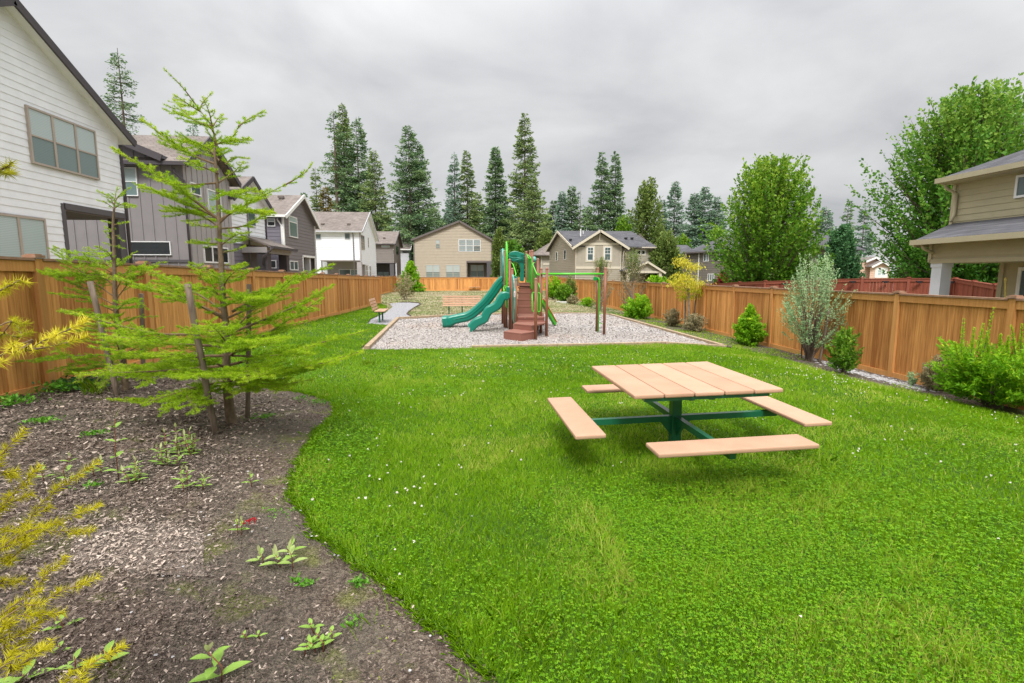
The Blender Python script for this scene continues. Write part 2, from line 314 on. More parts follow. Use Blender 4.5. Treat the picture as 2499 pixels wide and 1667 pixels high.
# ------------------------------------------------------------------ grass
m_grass = leafmat('grass_blade', (.10, .235, .005), (.25, .46, .008), (.60, .62, .13), .5, .5)
m_clover = leafmat('clover_leaf', (.075, .215, .006), (.165, .385, .008), (.30, .50, .018), .45, .45)
def sample_ring(d0, d1, dens, fov=58):
    th0, th1 = -R(fov), R(fov); area = (d1*d1-d0*d0)/2*(th1-th0); n = int(area*dens)
    r = np.sqrt(RNG.random(n)*(d1*d1-d0*d0)+d0*d0); th = RNG.random(n)*(th1-th0)+th0+YAW
    return np.stack([r*np.sin(th), r*np.cos(th)], 1)
BV, BA = [], []
for d0, d1, dens, wd in [(1.1, 3.2, 9500, .0034), (3.2, 5.5, 5200, .0045), (5.5, 9, 2300, .007), (9, 15, 900, .011), (15, 37, 260, .02)]:
    Q = sample_ring(d0, d1, dens); Q = Q[inpoly(Q, LP)]; n = len(Q); x, y = Q[:, 0], Q[:, 1]
    big = vnoise(x, y, .55, 1); mid = vnoise(x, y, 2.2, 2); fine = vnoise(x, y, 8, 4)
    h = (.024+.022*mid+.020*fine)*RNG.uniform(.6, 1.35, n); tall = (mid*fine > .62) & (RNG.random(n) < .5); h[tall] *= 1.6
    a = RNG.random(n)*2*np.pi; D = np.stack([np.cos(a), np.sin(a), np.zeros(n)], 1); lean = RNG.uniform(.1, .95, n)[:, None]*h[:, None]
    lw = RNG.random(n)*2*np.pi; S = np.stack([np.cos(lw), np.sin(lw), np.zeros(n)], 1)*(wd*RNG.uniform(.7, 1.3, n))[:, None]/2
    z = H(x, y)+.025; P = np.stack([x, y, z], 1); U = np.array([0, 0, 1.])
    m1 = P+D*lean*.35+U*h[:, None]*.6; tp = P+D*lean*1.1+U*h[:, None]
    BV.append(np.stack([P-S, P+S, m1+S*.8, tp, m1-S*.8], 1).reshape(-1, 3))
    v = .22+.36*big+.28*(mid-.5)+.12*(fine-.5)+RNG.normal(0, .10, n); dry = (vnoise(x, y, 1.3, 6) > .72) & (RNG.random(n) < .3); v[dry] += .45; v[RNG.random(n) < .03] = .98
    BA.append(np.clip(v, 0, 1))
# ragged turf edge spilling over the bed
ee = np.array(edge[2:-1]); n = 9000; i = RNG.integers(0, len(ee)-1, n); t = RNG.random((n, 1)); Q = ee[i]*(1-t)+ee[i+1]*t+RNG.normal(0, .022, (n, 2))+RNG.normal(0, .05, (n, 2))*(RNG.random((n, 1)) < .12)
a = RNG.random(n)*6.28; h = RNG.uniform(.025, .07, n); D = np.stack([np.cos(a)*.8-.25, np.sin(a)*.8, np.full(n, .7)], 1)*h[:, None]; S = np.stack([-np.sin(a), np.cos(a), np.zeros(n)], 1)*.0024
P = np.stack([Q[:, 0], Q[:, 1], H(Q[:, 0], Q[:, 1])-.005], 1); BV.append(np.stack([P-S, P+S, P+D*.6+S*.8+np.array([0, 0, .01]), P+D, P+D*.6-S*.8+np.array([0, 0, .01])], 1).reshape(-1, 3)); BA.append(np.clip(RNG.normal(.35, .15, n), 0, 1))
o = npmesh('lawn_grass', np.concatenate(BV), 5, np.concatenate(BA), m_grass); tag(o, 'short bright green grass covering the lawn', 'grass', kind='stuff')
CV, CA = [], []
for d0, d1, dens, sz in [(1.5, 4, 4200, .0068), (4, 8, 1500, .010), (8, 13, 350, .015)]:
    Q = sample_ring(d0, d1, dens); Q = Q[inpoly(Q, LP)]; x, y = Q[:, 0], Q[:, 1]
    k = vnoise(x, y, .6, 11)+.35*vnoise(x, y, 2.5, 12)+.25*np.exp(-((x-1.3)**2/2+(y-3.2)**2/2)); Q = Q[RNG.random(len(Q)) < np.clip((k-.55)/.55, 0, 1)]; n = len(Q); x, y = Q[:, 0], Q[:, 1]
    P = np.stack([x, y, H(x, y)+.03+RNG.uniform(.02, .06, n)], 1); a0 = RNG.random(n)*6.28; vv = RNG.normal(.5, .22, n)
    for j in range(3):
        a = a0+j*2.094; D = np.stack([np.cos(a), np.sin(a), RNG.uniform(-.25, .25, n)], 1); CV.append(leaves(P, D, RNG.uniform(.8, 1.3, n)*sz*1.25, sz*1.15, 1)); CA.append(np.clip(vv+RNG.normal(0, .06, n), 0, 1))
tag(npmesh('clover', np.concatenate(CV), 4, np.concatenate(CA), m_clover), 'low clover leaves mixed through the grass', 'clover', kind='stuff')
m_flower = mat('clover_bloom', (.80, .77, .70), (.62, .55, .48), 60)
m_yel = mat('yellow_petal', (.85, .62, .03), (.7, .45, .02), 60)
mb = MB()
def bloom(p, r):
    for k in range(7):
        a = random.random()*6.28; q = Vector((p[0]+math.cos(a)*r*.5, p[1]+math.sin(a)*r*.5, p[2]+random.uniform(-.4, .6)*r))
        mb.add([q+Vector((r*.45, 0, 0)), q+Vector((0, r*.45, 0)), q+Vector((-r*.45, 0, 0)), q+Vector((0, -r*.45, 0)), q+Vector((0, 0, r*.6)), q-Vector((0, 0, r*.5))], [(0, 1, 4), (1, 2, 4), (2, 3, 4), (3, 0, 4), (1, 0, 5), (2, 1, 5), (3, 2, 5), (0, 3, 5)])
for n_, d0, d1, thr in [(26, 2, 5, .5), (120, 5, 9, .5), (230, 9, 13, .45)]:
    Q = sample_ring(d0, d1, 60)
    Q = Q[inpoly(Q, LP)]; k = vnoise(Q[:, 0], Q[:, 1], 1.1, 21); Q = Q[k > thr][:n_]
    for q in Q: bloom((q[0], q[1], float(H(q[0], q[1]))+.03+random.uniform(.05, .085)), random.uniform(.007, .012))
for (u, v, n_, sp) in [(1985, 928, 55, .55), (1170, 905, 60, .8), (1000, 1225, 14, .25), (560, 850, 20, .5), (900, 800, 60, 1.2)]:
    c = G(u, v)
    for _ in range(n_):
        q = c[:2]+RNG.normal(0, sp, 2)
        if inpoly(q[None], LP)[0]: bloom((q[0], q[1], float(H(*q))+.03+random.uniform(.05, .085)), random.uniform(.008, .013))
tag(build('clover_flowers', mb, m_flower), 'small white clover flower heads dotted over the lawn', 'flowers', kind='stuff')
# bare pale rectangle in the bed
m_patch = granmat('pale_chip_soil', [(.23, .19, .155), (.16, .13, .105), (.29, .24, .20), (.20, .16, .13)], 80, 1, dist=.02)
drape('mulch_patch', [g2(q[0]+random.uniform(-7, 7), q[1]+random.uniform(-4, 4)) for q in [(165, 1362), (190, 1318), (235, 1290), (300, 1276), (350, 1280), (400, 1277), (450, 1288), (497, 1288), (503, 1320), (494, 1352), (503, 1385), (530, 1412), (470, 1400), (430, 1404), (370, 1392), (330, 1402), (280, 1380), (220, 1378)]], -.0075, .05, m_patch, lambda x, y: .045*(vnoise(x, y, 3.5, 8)-.5)+.03*(vnoise(x, y, 9, 9)-.5))
# bark chips and pebbles
PC = G(345, 1335)
def chips(name, poly, rings, cols, m, label, zoff, flatn=.25, ln=(.012, .045), wr=.35, cat='bark chips'):
    VV, AA = [], []
    for d0, d1, dens, sc in rings:
        Q = sample_ring(d0, d1, dens); Q = Q[inpoly(Q, poly)]
        if 'mulch' in name:
            E_ = np.array(edge[::4]); dd_ = np.sqrt(((Q[:, None, :]-E_[None])**2).sum(2)).min(1); Q = Q[RNG.random(len(Q)) < np.clip(.10+(dd_+.35*(vnoise(Q[:, 0], Q[:, 1], 1.6, 41)-.5)-.25)/.8, .08, 1)]
        n = len(Q); x, y = Q[:, 0], Q[:, 1]
        a = RNG.random(n)*6.28; tl = RNG.normal(0, flatn, n); D = np.stack([np.cos(a), np.sin(a), tl], 1)
        l = RNG.uniform(ln[0], ln[1], n)*sc; wd = l*RNG.uniform(wr*.5, wr*1.5, n)
        z = H(x, y)+zoff+RNG.uniform(.0, .018, n)+((.045*(vnoise(x, y, 3.5, 8)-.5)+.03*(vnoise(x, y, 9, 9)-.5)) if 'mulch' in name else 0)
        P = np.stack([x, y, z], 1); D = nrm(D); S = nrm(np.cross(D, np.array([0, 0, 1.])+.5*RNG.normal(size=(n, 3))))
        Ll = l[:, None]; W_ = wd[:, None]
        VV.append(np.stack([P-D*Ll*.5-S*W_*.3, P-D*Ll*.2+S*W_*.5, P+D*Ll*.45+S*W_*.35, P+D*Ll*.5-S*W_*.4], 1).reshape(-1, 3)); 
        k = .40+.30*(vnoise(x, y, .9, 31)-.5)+RNG.normal(0, .2, n); k += .30*np.exp(-(((x-PC[0])/.46)**4+((y-PC[1])/.30)**4)) if 'mulch' in name else 0; k[RNG.random(n) < .03] = .97; AA.append(np.clip(k, 0, 1))
    return tag(npmesh(name, np.concatenate(VV), 4, np.concatenate(AA), m), label, cat, kind='stuff')
m_chip = leafmat('bark_chip', (.042, .031, .026), (.145, .108, .086), (.50, .41, .34), .0, .9)
chips('mulch_chips', MP, [(1.2, 3.2, 9500, .62), (3.2, 5.5, 4600, .8), (5.5, 11, 1500, 1.15)], None, m_chip, 'dark bark chips strewn over the planting bed', 0.004)
m_pchip = leafmat('pad_chip', (.25, .232, .22), (.40, .365, .34), (.56, .52, .485), .0, .9)
chips('playground_chips', np.array(PAD), [(12, 18, 420, .8), (18, 28, 200, 1.1)], None, m_pchip, 'pale wood chips covering the playground', .014, .3, (.03, .07), .5, cat='wood chips')
m_stone = leafmat('river_stone', (.18, .17, .17), (.32, .31, .31), (.50, .49, .49), .0, .7)
def pebbles(name, path, n, sp, sz, m, label):
    VV, AA = [], []; path = [np.array(p[:2]) for p in path]; T = np.array([(0, 0, .5), (1, 0, 0), (.3, .9, .05), (-.8, .55, 0), (-.8, -.6, 0), (.35, -.9, .05)]); Fc = [(0, 1, 2), (0, 2, 3), (0, 3, 4), (0, 4, 5), (0, 5, 1)]
    for _ in range(n):
        i = random.randrange(len(path)-1); t = random.random(); p = path[i]*(1-t)+path[i+1]*t+RNG.normal(0, sp, 2); s = random.uniform(*sz); a = random.random()*6.28
        c, q = math.cos(a), math.sin(a); W_ = T*np.array([s, s*random.uniform(.6, 1), s*.8])*(1+RNG.uniform(-.2, .2, (6, 1))); W_ = np.stack([W_[:, 0]*c-W_[:, 1]*q, W_[:, 0]*q+W_[:, 1]*c, W_[:, 2]], 1)+np.array([p[0], p[1], float(H(*p))+.03])
        vv = random.random()
        for f in Fc: VV.append(W_[list(f)]); AA.append(vv)
    return tag(npmesh(name, np.concatenate(VV), 3, AA, m), label, 'stones', kind='stuff')
pebbles('drain_stones', [G(1960, 868), G(2060, 905), G(2120, 920), G(2190, 938), G(2260, 955)], 900, .13, (.018, .042), m_stone, 'grey river stones along the foot of the right fence')
pebbles('bed_stones', [G(250, 1600), G(560, 1420), G(640, 1250), G(620, 1100)], 60, .7, (.006, .013), m_stone, 'small pale pebbles scattered on the bark mulch')
# ------------------------------------------------------------------ fences
def woodmat(name, lo, hi):
    if name in MATS: return MATS[name]
    m = mat(name, hi, lo, 5, .75, .5, 60, (6, 6, .35), 6, attr=True, spec=.2); return m
m_cedar = woodmat('cedar', (.34, .13, .034), (.78, .375, .115))
m_cedar2 = woodmat('cedar_trim', (.46, .195, .055), (.66, .325, .11))
m_cap = mat('weathered_cap', (.36, .22, .15), (.26, .14, .085), 9, .85)
m_red = woodmat('red_stain', (.13, .032, .02), (.28, .08, .048)); m_red2 = woodmat('red_trim', (.20, .055, .035), (.30, .095, .06))
def fence(name, label, nodes, height, mp=m_cedar, mt=m_cedar2, mc=m_cap, post=.12, capr=.17, board=.14, gap=.006, kick=True):
    """nodes: list of (x,y,zbase); one bay between two nodes"""
    root = empty(name, (nodes[0][0], nodes[0][1], nodes[0][2]), label, 'fence')
    pos = None
    for i, (x, y, z) in enumerate(nodes):
        a = nodes[max(i-1, 0)]; b = nodes[min(i+1, len(nodes)-1)]; ang = math.atan2(b[1]-a[1], b[0]-a[0]); rz = Matrix.Rotation(ang, 3, 'Z')
        q = MB(); q.v = random.uniform(.35, .7); q.box((x, y, z+(height+.03)/2-.06), (post, post, height+.15), rz); po = build('post', q, mt, root)
        q = MB(); q.box((x, y, z+height+.06), (capr, capr, .035), rz); q.box((x, y, z+height+.084), (capr*.7, capr*.7, .02), rz); build('post_cap', q, mc, po)
    bp, rl, kb = [], [], []
    for a, b in zip(nodes[:-1], nodes[1:]):
        A = Vector(a); B = Vector(b); d = (B-A); Lh = math.hypot(d.x, d.y); dd = Vector((d.x, d.y, 0)).normalized(); nn = Vector((-dd.y, dd.x, 0)); ang = math.atan2(d.y, d.x); rz = Matrix.Rotation(ang, 3, 'Z')
        q = MB(); s = post/2+.004; n = max(1, round((Lh-post)/board)); w_ = (Lh-post-.008)/n; base = random.uniform(.35, .65)
        for k in range(n):
            t = (s+w_*(k+.5))/Lh; c = A+d*t; q.v = min(1, max(0, random.gauss(base, .13))); off = nn*random.uniform(-.003, .003)
            q.box((c.x+off.x, c.y+off.y, c.z+height/2), (w_-gap, .018, height-.1), rz)
        build('board_panel', q, mp, root)
        s0 = A+dd*(post/2+.003); s1 = B-dd*(post/2+.003)
        q = MB(); q.v = random.uniform(.4, .7)
        for sgn in (-1, 1): q.beam(s0+nn*(.030*sgn)+Vector((0, 0, height-.07)), s1+nn*(.030*sgn)+Vector((0, 0, height-.07)), .032, .14)
        build('top_rail', q, mt, root)
        q = MB(); q.beam(s0+Vector((0, 0, height+.021)), s1+Vector((0, 0, height+.021)), .14, .034); build('cap_rail', q, mc, root)
        if kick:
            q = MB(); q.v = random.uniform(.6, .9)
            for sgn in (-1, 1): q.beam(s0+nn*(.030*sgn)+Vector((0, 0, .06)), s1+nn*(.030*sgn)+Vector((0, 0, .06)), .032, .15)
            build('kick_board', q, mt, root)
    return root
def line(p0, p1, bay, zf):
    L_ = math.dist(p0, p1); n = max(1, round(L_/bay)); return [(p0[0]+(p1[0]-p0[0])*i/n, p0[1]+(p1[1]-p0[1])*i/n, zf(p0[0]+(p1[0]-p0[0])*i/n, p0[1]+(p1[1]-p0[1])*i/n)) for i in range(n+1)]
zL = lambda x, y: .245-.345*float(np.clip((y-7.4)/28.6, -.2, 1))
fence('cedar_fence', 'long orange cedar board fence along the left side, behind the young firs', line((-5.73, .2), (-5.84, 7.43), 2.4, zL)[:-1]+line((-5.84, 7.43), (-6.31, 36.0), 2.38, zL)+[(-8.9, 36.1, -.08)], 1.79)
fence('cedar_fence', 'cedar fence set back beyond the gravel path, far left side', line((-8.92, 36.3), (-8.9, 61.9), 2.4, lambda x, y: -.03), 1.70)
fence('cedar_fence', 'cedar fence closing the far end of the park below the beige house', line((-8.78, 62.0), (9.45, 62.0), 2.4, lambda x, y: -.02), 1.56)
rf = [(9.0-.0, .4)]+[]
zR = lambda x, y: -.38+.30*float(sst(45, 62, y))
fence('cedar_fence', 'cedar fence along the right side behind the shrubs, in front of the red fence', line((8.95, .7), (9.13, 10.31), 2.4, zR)[:-1]+line((9.13, 10.31), (9.52, 34.0), 2.4, zR)[:-1]+line((9.52, 34.0), (9.55, 61.8), 2.4, zR), 1.80)
pf = []
for u, v, d in [(1655, 698, 44), (1745, 692, 38.0), (1805, 689, 34), (1868, 686.5, 30.5), (1985, 682.5, 28.6), (2105, 680, 27), (2218, 679, 26), (2332, 680, 25), (2378, 687, 22.2), (2430, 695, 19.6), (2500, 706, 17.2)]:
    p = at(u, v, d); pf.append((p[0], p[1], p[2]-1.83))
fence('red_fence', 'dark red stained board fence of the yard behind the right cedar fence', pf, 1.80, m_red, m_red2, m_red2, kick=False)
# small fence lamps on the red fence
m_dark = mat('dark_metal', (.03, .03, .035), (.02, .02, .02), 10, .5)
for i, (u, v, d) in enumerate([(1912, 692, 29.6), (2078, 687, 27.2), (2158, 687, 26.4), (2240, 687, 25.7), (2318, 687.5, 25.0)]):
    p = at(u, v, d); q = MB(); q.box((p[0]-.02, p[1]-.10, p[2]), (.30, .10, .05)); q.box((p[0]-.02, p[1]-.13, p[2]-.05), (.16, .06, .06))
    names = ['leftmost of the dark lamps on the red fence, under the round maple', 'second dark lamp from the left on the red fence, right of the juniper', 'dark lamp at the middle of the red fence, below the peach house', 'dark lamp on the red fence just left of the white porch column', 'dark lamp on the red fence just right of the white porch column']
    tag(build('fence_lamp', q, m_dark, loc=p), names[i], 'lamp', 'lamps on the red fence')
# ------------------------------------------------------------------ houses
def clip(poly, axis, val, keep_less):
    outp = []; n = len(poly)
    for i in range(n):
        a, b = poly[i], poly[(i+1) % n]; ia = (a[axis] <= val) == keep_less or a[axis] == val; ib = (b[axis] <= val) == keep_less or b[axis] == val
        if ia: outp.append(a)
        if ia != ib:
            t = (val-a[axis])/(b[axis]-a[axis]); outp.append((a[0]+(b[0]-a[0])*t, a[1]+(b[1]-a[1])*t))
    return outp
class Wall:
    def __init__(s, p0, p1): s.p = Vector((p0[0], p0[1], 0)); e = Vector((p1[0], p1[1], 0)); s.L = (e-s.p).length; s.d = (e-s.p).normalized(); s.n = Vector((s.d.y, -s.d.x, 0))
    def P(s, a, z, o=0): return s.p+s.d*a+s.n*o+Vector((0, 0, z))
    def fx(s, u, v):   # pixel -> (s, z) on this wall's plane
        r = ray(u, v); n = np.array(s.n); p = np.array(s.p); t = ((p-CAM)@n)/(r@n); q = CAM+r*t; return (float((q-p)@np.array(s.d)), float(q[2]))
def rect(a, b, c, d): return [(a, c), (b, c), (b, d), (a, d)]
def siding(mb, W, polys, expo=.18, lap=.018):
    for poly in polys:
        z0 = min(p[1] for p in poly); z1 = max(p[1] for p in poly); k = math.floor(z0/expo)
        while k*expo < z1-1e-4:
            a, b = max(z0, k*expo), min(z1, (k+1)*expo)
            c = clip(clip(poly, 1, a, False), 1, b, True); mb.v = .5+random.uniform(-.1, .1)
            if len(c) >= 3 and b-a > 1e-3:
                of = lambda z: lap*(1-(z-k*expo)/expo)+.003
                mb.add([W.P(p[0], p[1], of(p[1])) for p in c], [tuple(range(len(c)))])
                lo = sorted(p[0] for p in c if abs(p[1]-a) < 1e-5)
                if len(lo) >= 2: mb.add([W.P(lo[0], a, 0), W.P(lo[-1], a, 0), W.P(lo[-1], a, of(a)), W.P(lo[0], a, of(a))], [(0, 1, 2, 3)])
            k += 1
def batten(mb, W, polys, sp=.4):
    for poly in polys:
        mb.v = .5; mb.add([W.P(p[0], p[1], .003) for p in poly], [tuple(range(len(poly)))])
        s0 = min(p[0] for p in poly); s1 = max(p[0] for p in poly); k = s0+sp/2
        while k < s1:
            c = clip(clip(poly, 0, k-.025, False), 0, k+.025, True)
            if len(c) >= 3: mb.slab([W.P(p[0], p[1], .028) for p in c], .024, -W.n)
            k += sp
def strip(mb, W, pts, wd, o, th=.03):
    """trim board(s) along a path on the wall; pts (s,z)"""
    for a, b in zip(pts[:-1], pts[1:]): mb.beam(W.P(a[0], a[1], o), W.P(b[0], b[1], o), th, wd)
WM = {}
def flat(name, c, rough=.6, c2=None, sc=3): return mat(name, c, c2 or tuple(q*.93 for q in c), sc, rough, .15, 90)
m_white = flat('white_paint', (.84, .86, .90)); m_wtrim = flat('white_trim', (.82, .82, .80)); m_tan_trim = flat('tan_trim', (.56, .50, .41)); m_brown = flat('bronze_trim', (.15, .125, .12))
m_greyd = flat('charcoal_grey_paint', (.105, .098, .105)); m_grey = flat('grey_paint', (.25, .23, .235)); m_purple = flat('slate_paint', (.185, .17, .205)); m_grey2 = flat('stone_grey_paint', (.38, .355, .355))
m_beige = flat('beige_paint', (.46, .39, .30)); m_tan = flat('tan_paint', (.40, .36, .29)); m_taupe = flat('taupe_paint', (.205, .18, .155)); m_taupe2 = flat('dim_taupe_paint', (.24, .21, .19)); m_olive = flat('khaki_paint', (.46, .41, .265)); m_peach = flat('peach_paint', (.64, .44, .33)); m_pale = flat('pale_grey_paint', (.52, .52, .55)); m_bw = flat('cool_white_paint', (.70, .74, .82))
m_rbrown = shingle('brown_shingle', (.23, .195, .175), (.17, .145, .13)); m_rgrey = shingle('grey_shingle', (.115, .113, .122), (.078, .077, .085)); m_fascia = flat('dark_fascia', (.075, .065, .072)); m_cream = flat('cream_trim', (.62, .56, .45))
m_vinyl = flat('almond_frame', (.42, .36, .31), .4); m_vwhite = flat('white_frame', (.82, .82, .82), .35); m_khakitrim = flat('khaki_trim', (.45, .40, .27))
def glassmat(name, c, rough=.06, spec=.8):
    return mat(name, c, tuple(q*.8 for q in c), 1.3, rough, 0, spec=spec)
m_gdark = glassmat('dark_glass', (.020, .024, .026)); m_gmid = glassmat('grey_glass', (.10, .14, .14)); 
def blindmat(name, c, dir_='z', fr=26, amt=.8):
    if name in MATS: return MATS[name]
    m = bpy.data.materials.new(name); m.use_nodes = True; t = m.node_tree; b = t.nodes['Principled BSDF']; b.inputs['Roughness'].default_value = .10; b.inputs['Base Color'].default_value = (*c, 1); b.inputs['Specular IOR Level'].default_value = .7
    tc = t.nodes.new('ShaderNodeTexCoord'); wv = t.nodes.new('ShaderNodeTexWave'); wv.bands_direction = 'Z' if dir_ == 'z' else 'DIAGONAL'; wv.inputs['Scale'].default_value = fr*.31; wv.inputs['Distortion'].default_value = .0 if dir_ == 'z' else 2
    t.links.new(tc.outputs['Object'], wv.inputs[0]); r = t.nodes.new('ShaderNodeValToRGB'); r.color_ramp.elements[0].color = tuple(q*amt for q in c)+(1,); r.color_ramp.elements[1].color = (*c, 1)
    t.links.new(wv.outputs['Fac'], r.inputs[0]); t.links.new(r.outputs[0], b.inputs['Base Color']); MATS[name] = m; return m
m_blind = blindmat('blind_behind_glass', (.46, .55, .55)); m_blind2 = blindmat('blind_behind_screen', (.17, .24, .235)); m_curt = blindmat('curtain_behind_glass', (.30, .38, .40), 'd', 9, .6)
def window(root, W, s0, s1, z0, z1, cols=1, rows=(1,), fr=None, panes=(None,), casing=None, cw=.09, fw=.05, grid=None, o=.066):
    """frame mesh with pane children; rows: heights fractions from top"""
    q = MB(); fr = fr or m_vinyl
    def bar(a, b, c, d, oo=o, th=.06): q.slab([W.P(a, c, oo), W.P(b, c, oo), W.P(b, d, oo), W.P(a, d, oo)], th, -W.n)
    bar(s0, s1, z0, z0+fw); bar(s0, s1, z1-fw, z1); bar(s0, s0+fw, z0+fw, z1-fw); bar(s1-fw, s1, z0+fw, z1-fw)
    wc = (s1-s0)/cols; xs = [s0+wc*i for i in range(cols+1)]
    for x in xs[1:-1]: bar(x-fw*.7, x+fw*.7, z0+fw, z1-fw, o-.002)
    zs = [z1]; 
    for r in rows: zs.append(zs[-1]-(z1-z0)*r/sum(rows))
    for z in zs[1:-1]:
        for i in range(cols): bar(xs[i]+fw, xs[i+1]-fw, z-fw*.4, z+fw*.4, o-.004)
    if grid:
        for i in range(cols):
            a, b = xs[i], xs[i+1]
            for g in range(1, grid[0]): x = a+(b-a)*g/grid[0]; bar(x-.012, x+.012, (z0+z1)/2 if grid[2] else z0+fw, z1-fw, o-.012)
            zt, zb = z1, ((z0+z1)/2 if grid[2] else z0)
            for g in range(1, grid[1]): z = zt+(zb-zt)*g/grid[1]; bar(a+fw, b-fw, z-.012, z+.012, o-.013)
    wo = build('window', q, fr, root); k = 0
    for i in range(cols):
        for j in range(len(zs)-1):
            pm = panes[k % len(panes)] or m_gdark; k += 1
            p = MB(); p.slab([W.P(xs[i]+fw*.3, zs[j+1], .044), W.P(xs[i+1]-fw*.3, zs[j+1], .044), W.P(xs[i+1]-fw*.3, zs[j], .044), W.P(xs[i]+fw*.3, zs[j], .044)], .03, -W.n)
            for vi in range(len(p.V)): pass
            build('pane', p, pm, wo)
    if casing:
        q = MB(); e = .035
        def cb(a, b, c, d): q.slab([W.P(a, c, e+.01), W.P(b, c, e+.01), W.P(b, d, e+.01), W.P(a, d, e+.01)], .028, -W.n)
        cb(s0-cw, s1+cw, z1+.002, z1+cw); cb(s0-cw, s1+cw, z0-cw, z0-.002); cb(s0-cw, s0-.002, z0, z1); cb(s1+.002, s1+cw, z0, z1)
        build('window_casing', q, casing, wo)
    return wo
def win_px(root, W, u0, v0, u1, v1, **k):
    a, z1 = W.fx(u0, v0); b, z0 = W.fx(u1, v1); return window(root, W, min(a, b), max(a, b), z0, z1, **k)
def house(label, base): return empty('house', base, label, 'house')
def walls(root, mb_mat_list):
    for nm, mb, m in mb_mat_list: build(nm, mb, m, root)
def gable_roof(root, axis, a0, a1, b0, b1, br, zeL, zr, zeR, m, fas, over=.35, th=.12, fw=.2, gut=None, soffit=None):
    """ridge runs along axis ('x' or 'y') from a0 to a1 at cross coordinate br; eaves at b0 (height zeL) and b1 (zeR). b/z given at the wall line; 'over' extends eaves and rakes"""
    P = (lambda a, b, z: (a, b, z)) if axis == 'x' else (lambda a, b, z: (b, a, z))
    s0 = (zr-zeL)/(br-b0); s1 = (zr-zeR)/(b1-br); b0e, b1e = b0-over, b1+over; z0, z1 = zeL-s0*over+.03, zeR-s1*over+.03; zr = zr+.03; A0, A1 = a0-over, a1+over
    q = MB(); q.slab([P(A0, b0e, z0+th), P(A1, b0e, z0+th), P(A1, br, zr+th), P(A0, br, zr+th)], th); q.slab([P(A0, br, zr+th+.002), P(A1, br, zr+th+.002), P(A1, b1e, z1+th), P(A0, b1e, z1+th)], th)
    ro = build('roof', q, m, root)
    if soffit:
        q = MB(); q.slab([P(A0, b0e, z0-.003), P(A1, b0e, z0-.003), P(A1, br, zr-.003), P(A0, br, zr-.003)], .03); q.slab([P(A0, br, zr-.003), P(A1, br, zr-.003), P(A1, b1e, z1-.003), P(A0, b1e, z1-.003)], .03); build('soffit', q, soffit, root)
    for aa in (A0-.015, A1+.015):
        f = MB(); f.beam(P(aa, b0e-.02, z0+th/2-.04), P(aa, br, zr+th/2-.02), .05, fw, (0, 0, 1)); build('rake_board', f, fas, root)
        f = MB(); f.beam(P(aa, br, zr+th/2-.02), P(aa, b1e+.02, z1+th/2-.04), .05, fw, (0, 0, 1)); build('rake_board', f, fas, root)
    gm = gut or fas
    for bb, z in ((b0e-.06, z0), (b1e+.06, z1)): g = MB(); g.beam(P(A0, bb, z+.05), P(A1, bb, z+.05), .11, .13); build('gutter', g, gm, root)
    return ro
def vents(ro, pts, m):
    for p in pts: q = MB(); q.box((p[0], p[1], p[2]+.12), (.3, .3, .12)); q.box((p[0], p[1], p[2]), (.22, .22, .2)); build('roof_vent', q, m, ro)
def downspout(root, x, y, z0, z1, m, r=.04, kick=(0, 0)):
    q = MB(); pts = [(x+kick[0], y+kick[1], z1), (x+kick[0]*.9, y+kick[1]*.9, z1-.12), (x, y, z1-.4), (x, y, z0)]; q.tube(pts, r, 8); build('downspout', q, m, root, smooth=True)
def shell(W, polys, kind='lap', mb=None):
    q = mb or MB(); (siding if kind == 'lap' else batten)(q, W, polys); return q
def corner(root, x, y, z0, z1, m, w_=.10): q = MB(); q.box((x, y, (z0+z1)/2), (w_, w_, z1-z0)); build('corner_trim', q, m, root)
# --- near left white house
h = house('tall white lap-sided house with dark gable edge, nearest on the left', (-10.5, 14, .4))
Y0, Y1, YR = 9.6, 16.83, 13.25; ZE, ZA = 5.95, 7.93
WE = Wall((-10.5, Y0), (-10.5, Y1)); s_ = lambda y: y-Y0
q = MB(); siding(q, WE, [[(0, .2), (s_(14.47), .2), (s_(14.47), 3.57), (0, 3.57)], [(0, 3.57), (s_(Y1), 3.57), (s_(Y1), ZE), (s_(YR), ZA), (0, ZE)]], .18, .011)
siding(q, Wall((-20, Y0), (-10.5, Y0)), [rect(0, 9.5, .2, ZE)]); siding(q, Wall((-10.5, Y1), (-20, Y1)), [rect(0, 9.5, 3.57, ZE), rect(2.6, 9.5, .2, 3.57)]); build('wall', q, m_white, h)
gable_roof(h, 'x', -20, -10.5, Y0, Y1, YR, ZE, ZA, ZE, m_rgrey, m_fascia, .30, .07, .2, soffit=m_white)
win_px(h, WE, 57, 255, 239, 440, cols=3, rows=(1, 1), panes=(m_blind, m_blind2), fr=m_vinyl); 
b1 = [WE.fx(105, 533), WE.fx(115, 631)]
window(h, WE, s_(11.45), s_(13.76), 1.5, 3.22, cols=3, rows=(5, 3), panes=(m_blind, m_blind2), fr=m_vinyl)
q = MB(); siding(q, Wall((-13.1, 14.47), (-13.1, 16.83)), [rect(0, 1.3, .2, 3.5)], .25); siding(q, Wall((-10.5, 14.5), (-13.1, 14.5)), [rect(0, 2.6, .2, 3.5)], .25); build('porch_wall', q, m_taupe2, h)
q = MB(); batten(q, Wall((-13.08, 15.75), (-13.08, 16.83)), [rect(0, 1.1, .2, 3.5)], .3); build('porch_wall', q, m_grey, h)
q = MB(); q.box((-12.9, 16.1, 1.4), (.1, .9, 2.4)); build('door', q, m_gdark, h)
q = MB(); q.box((-11.8, 15.66, 3.53), (2.6, 2.35, .06)); build('porch_ceiling', q, m_brown, h)
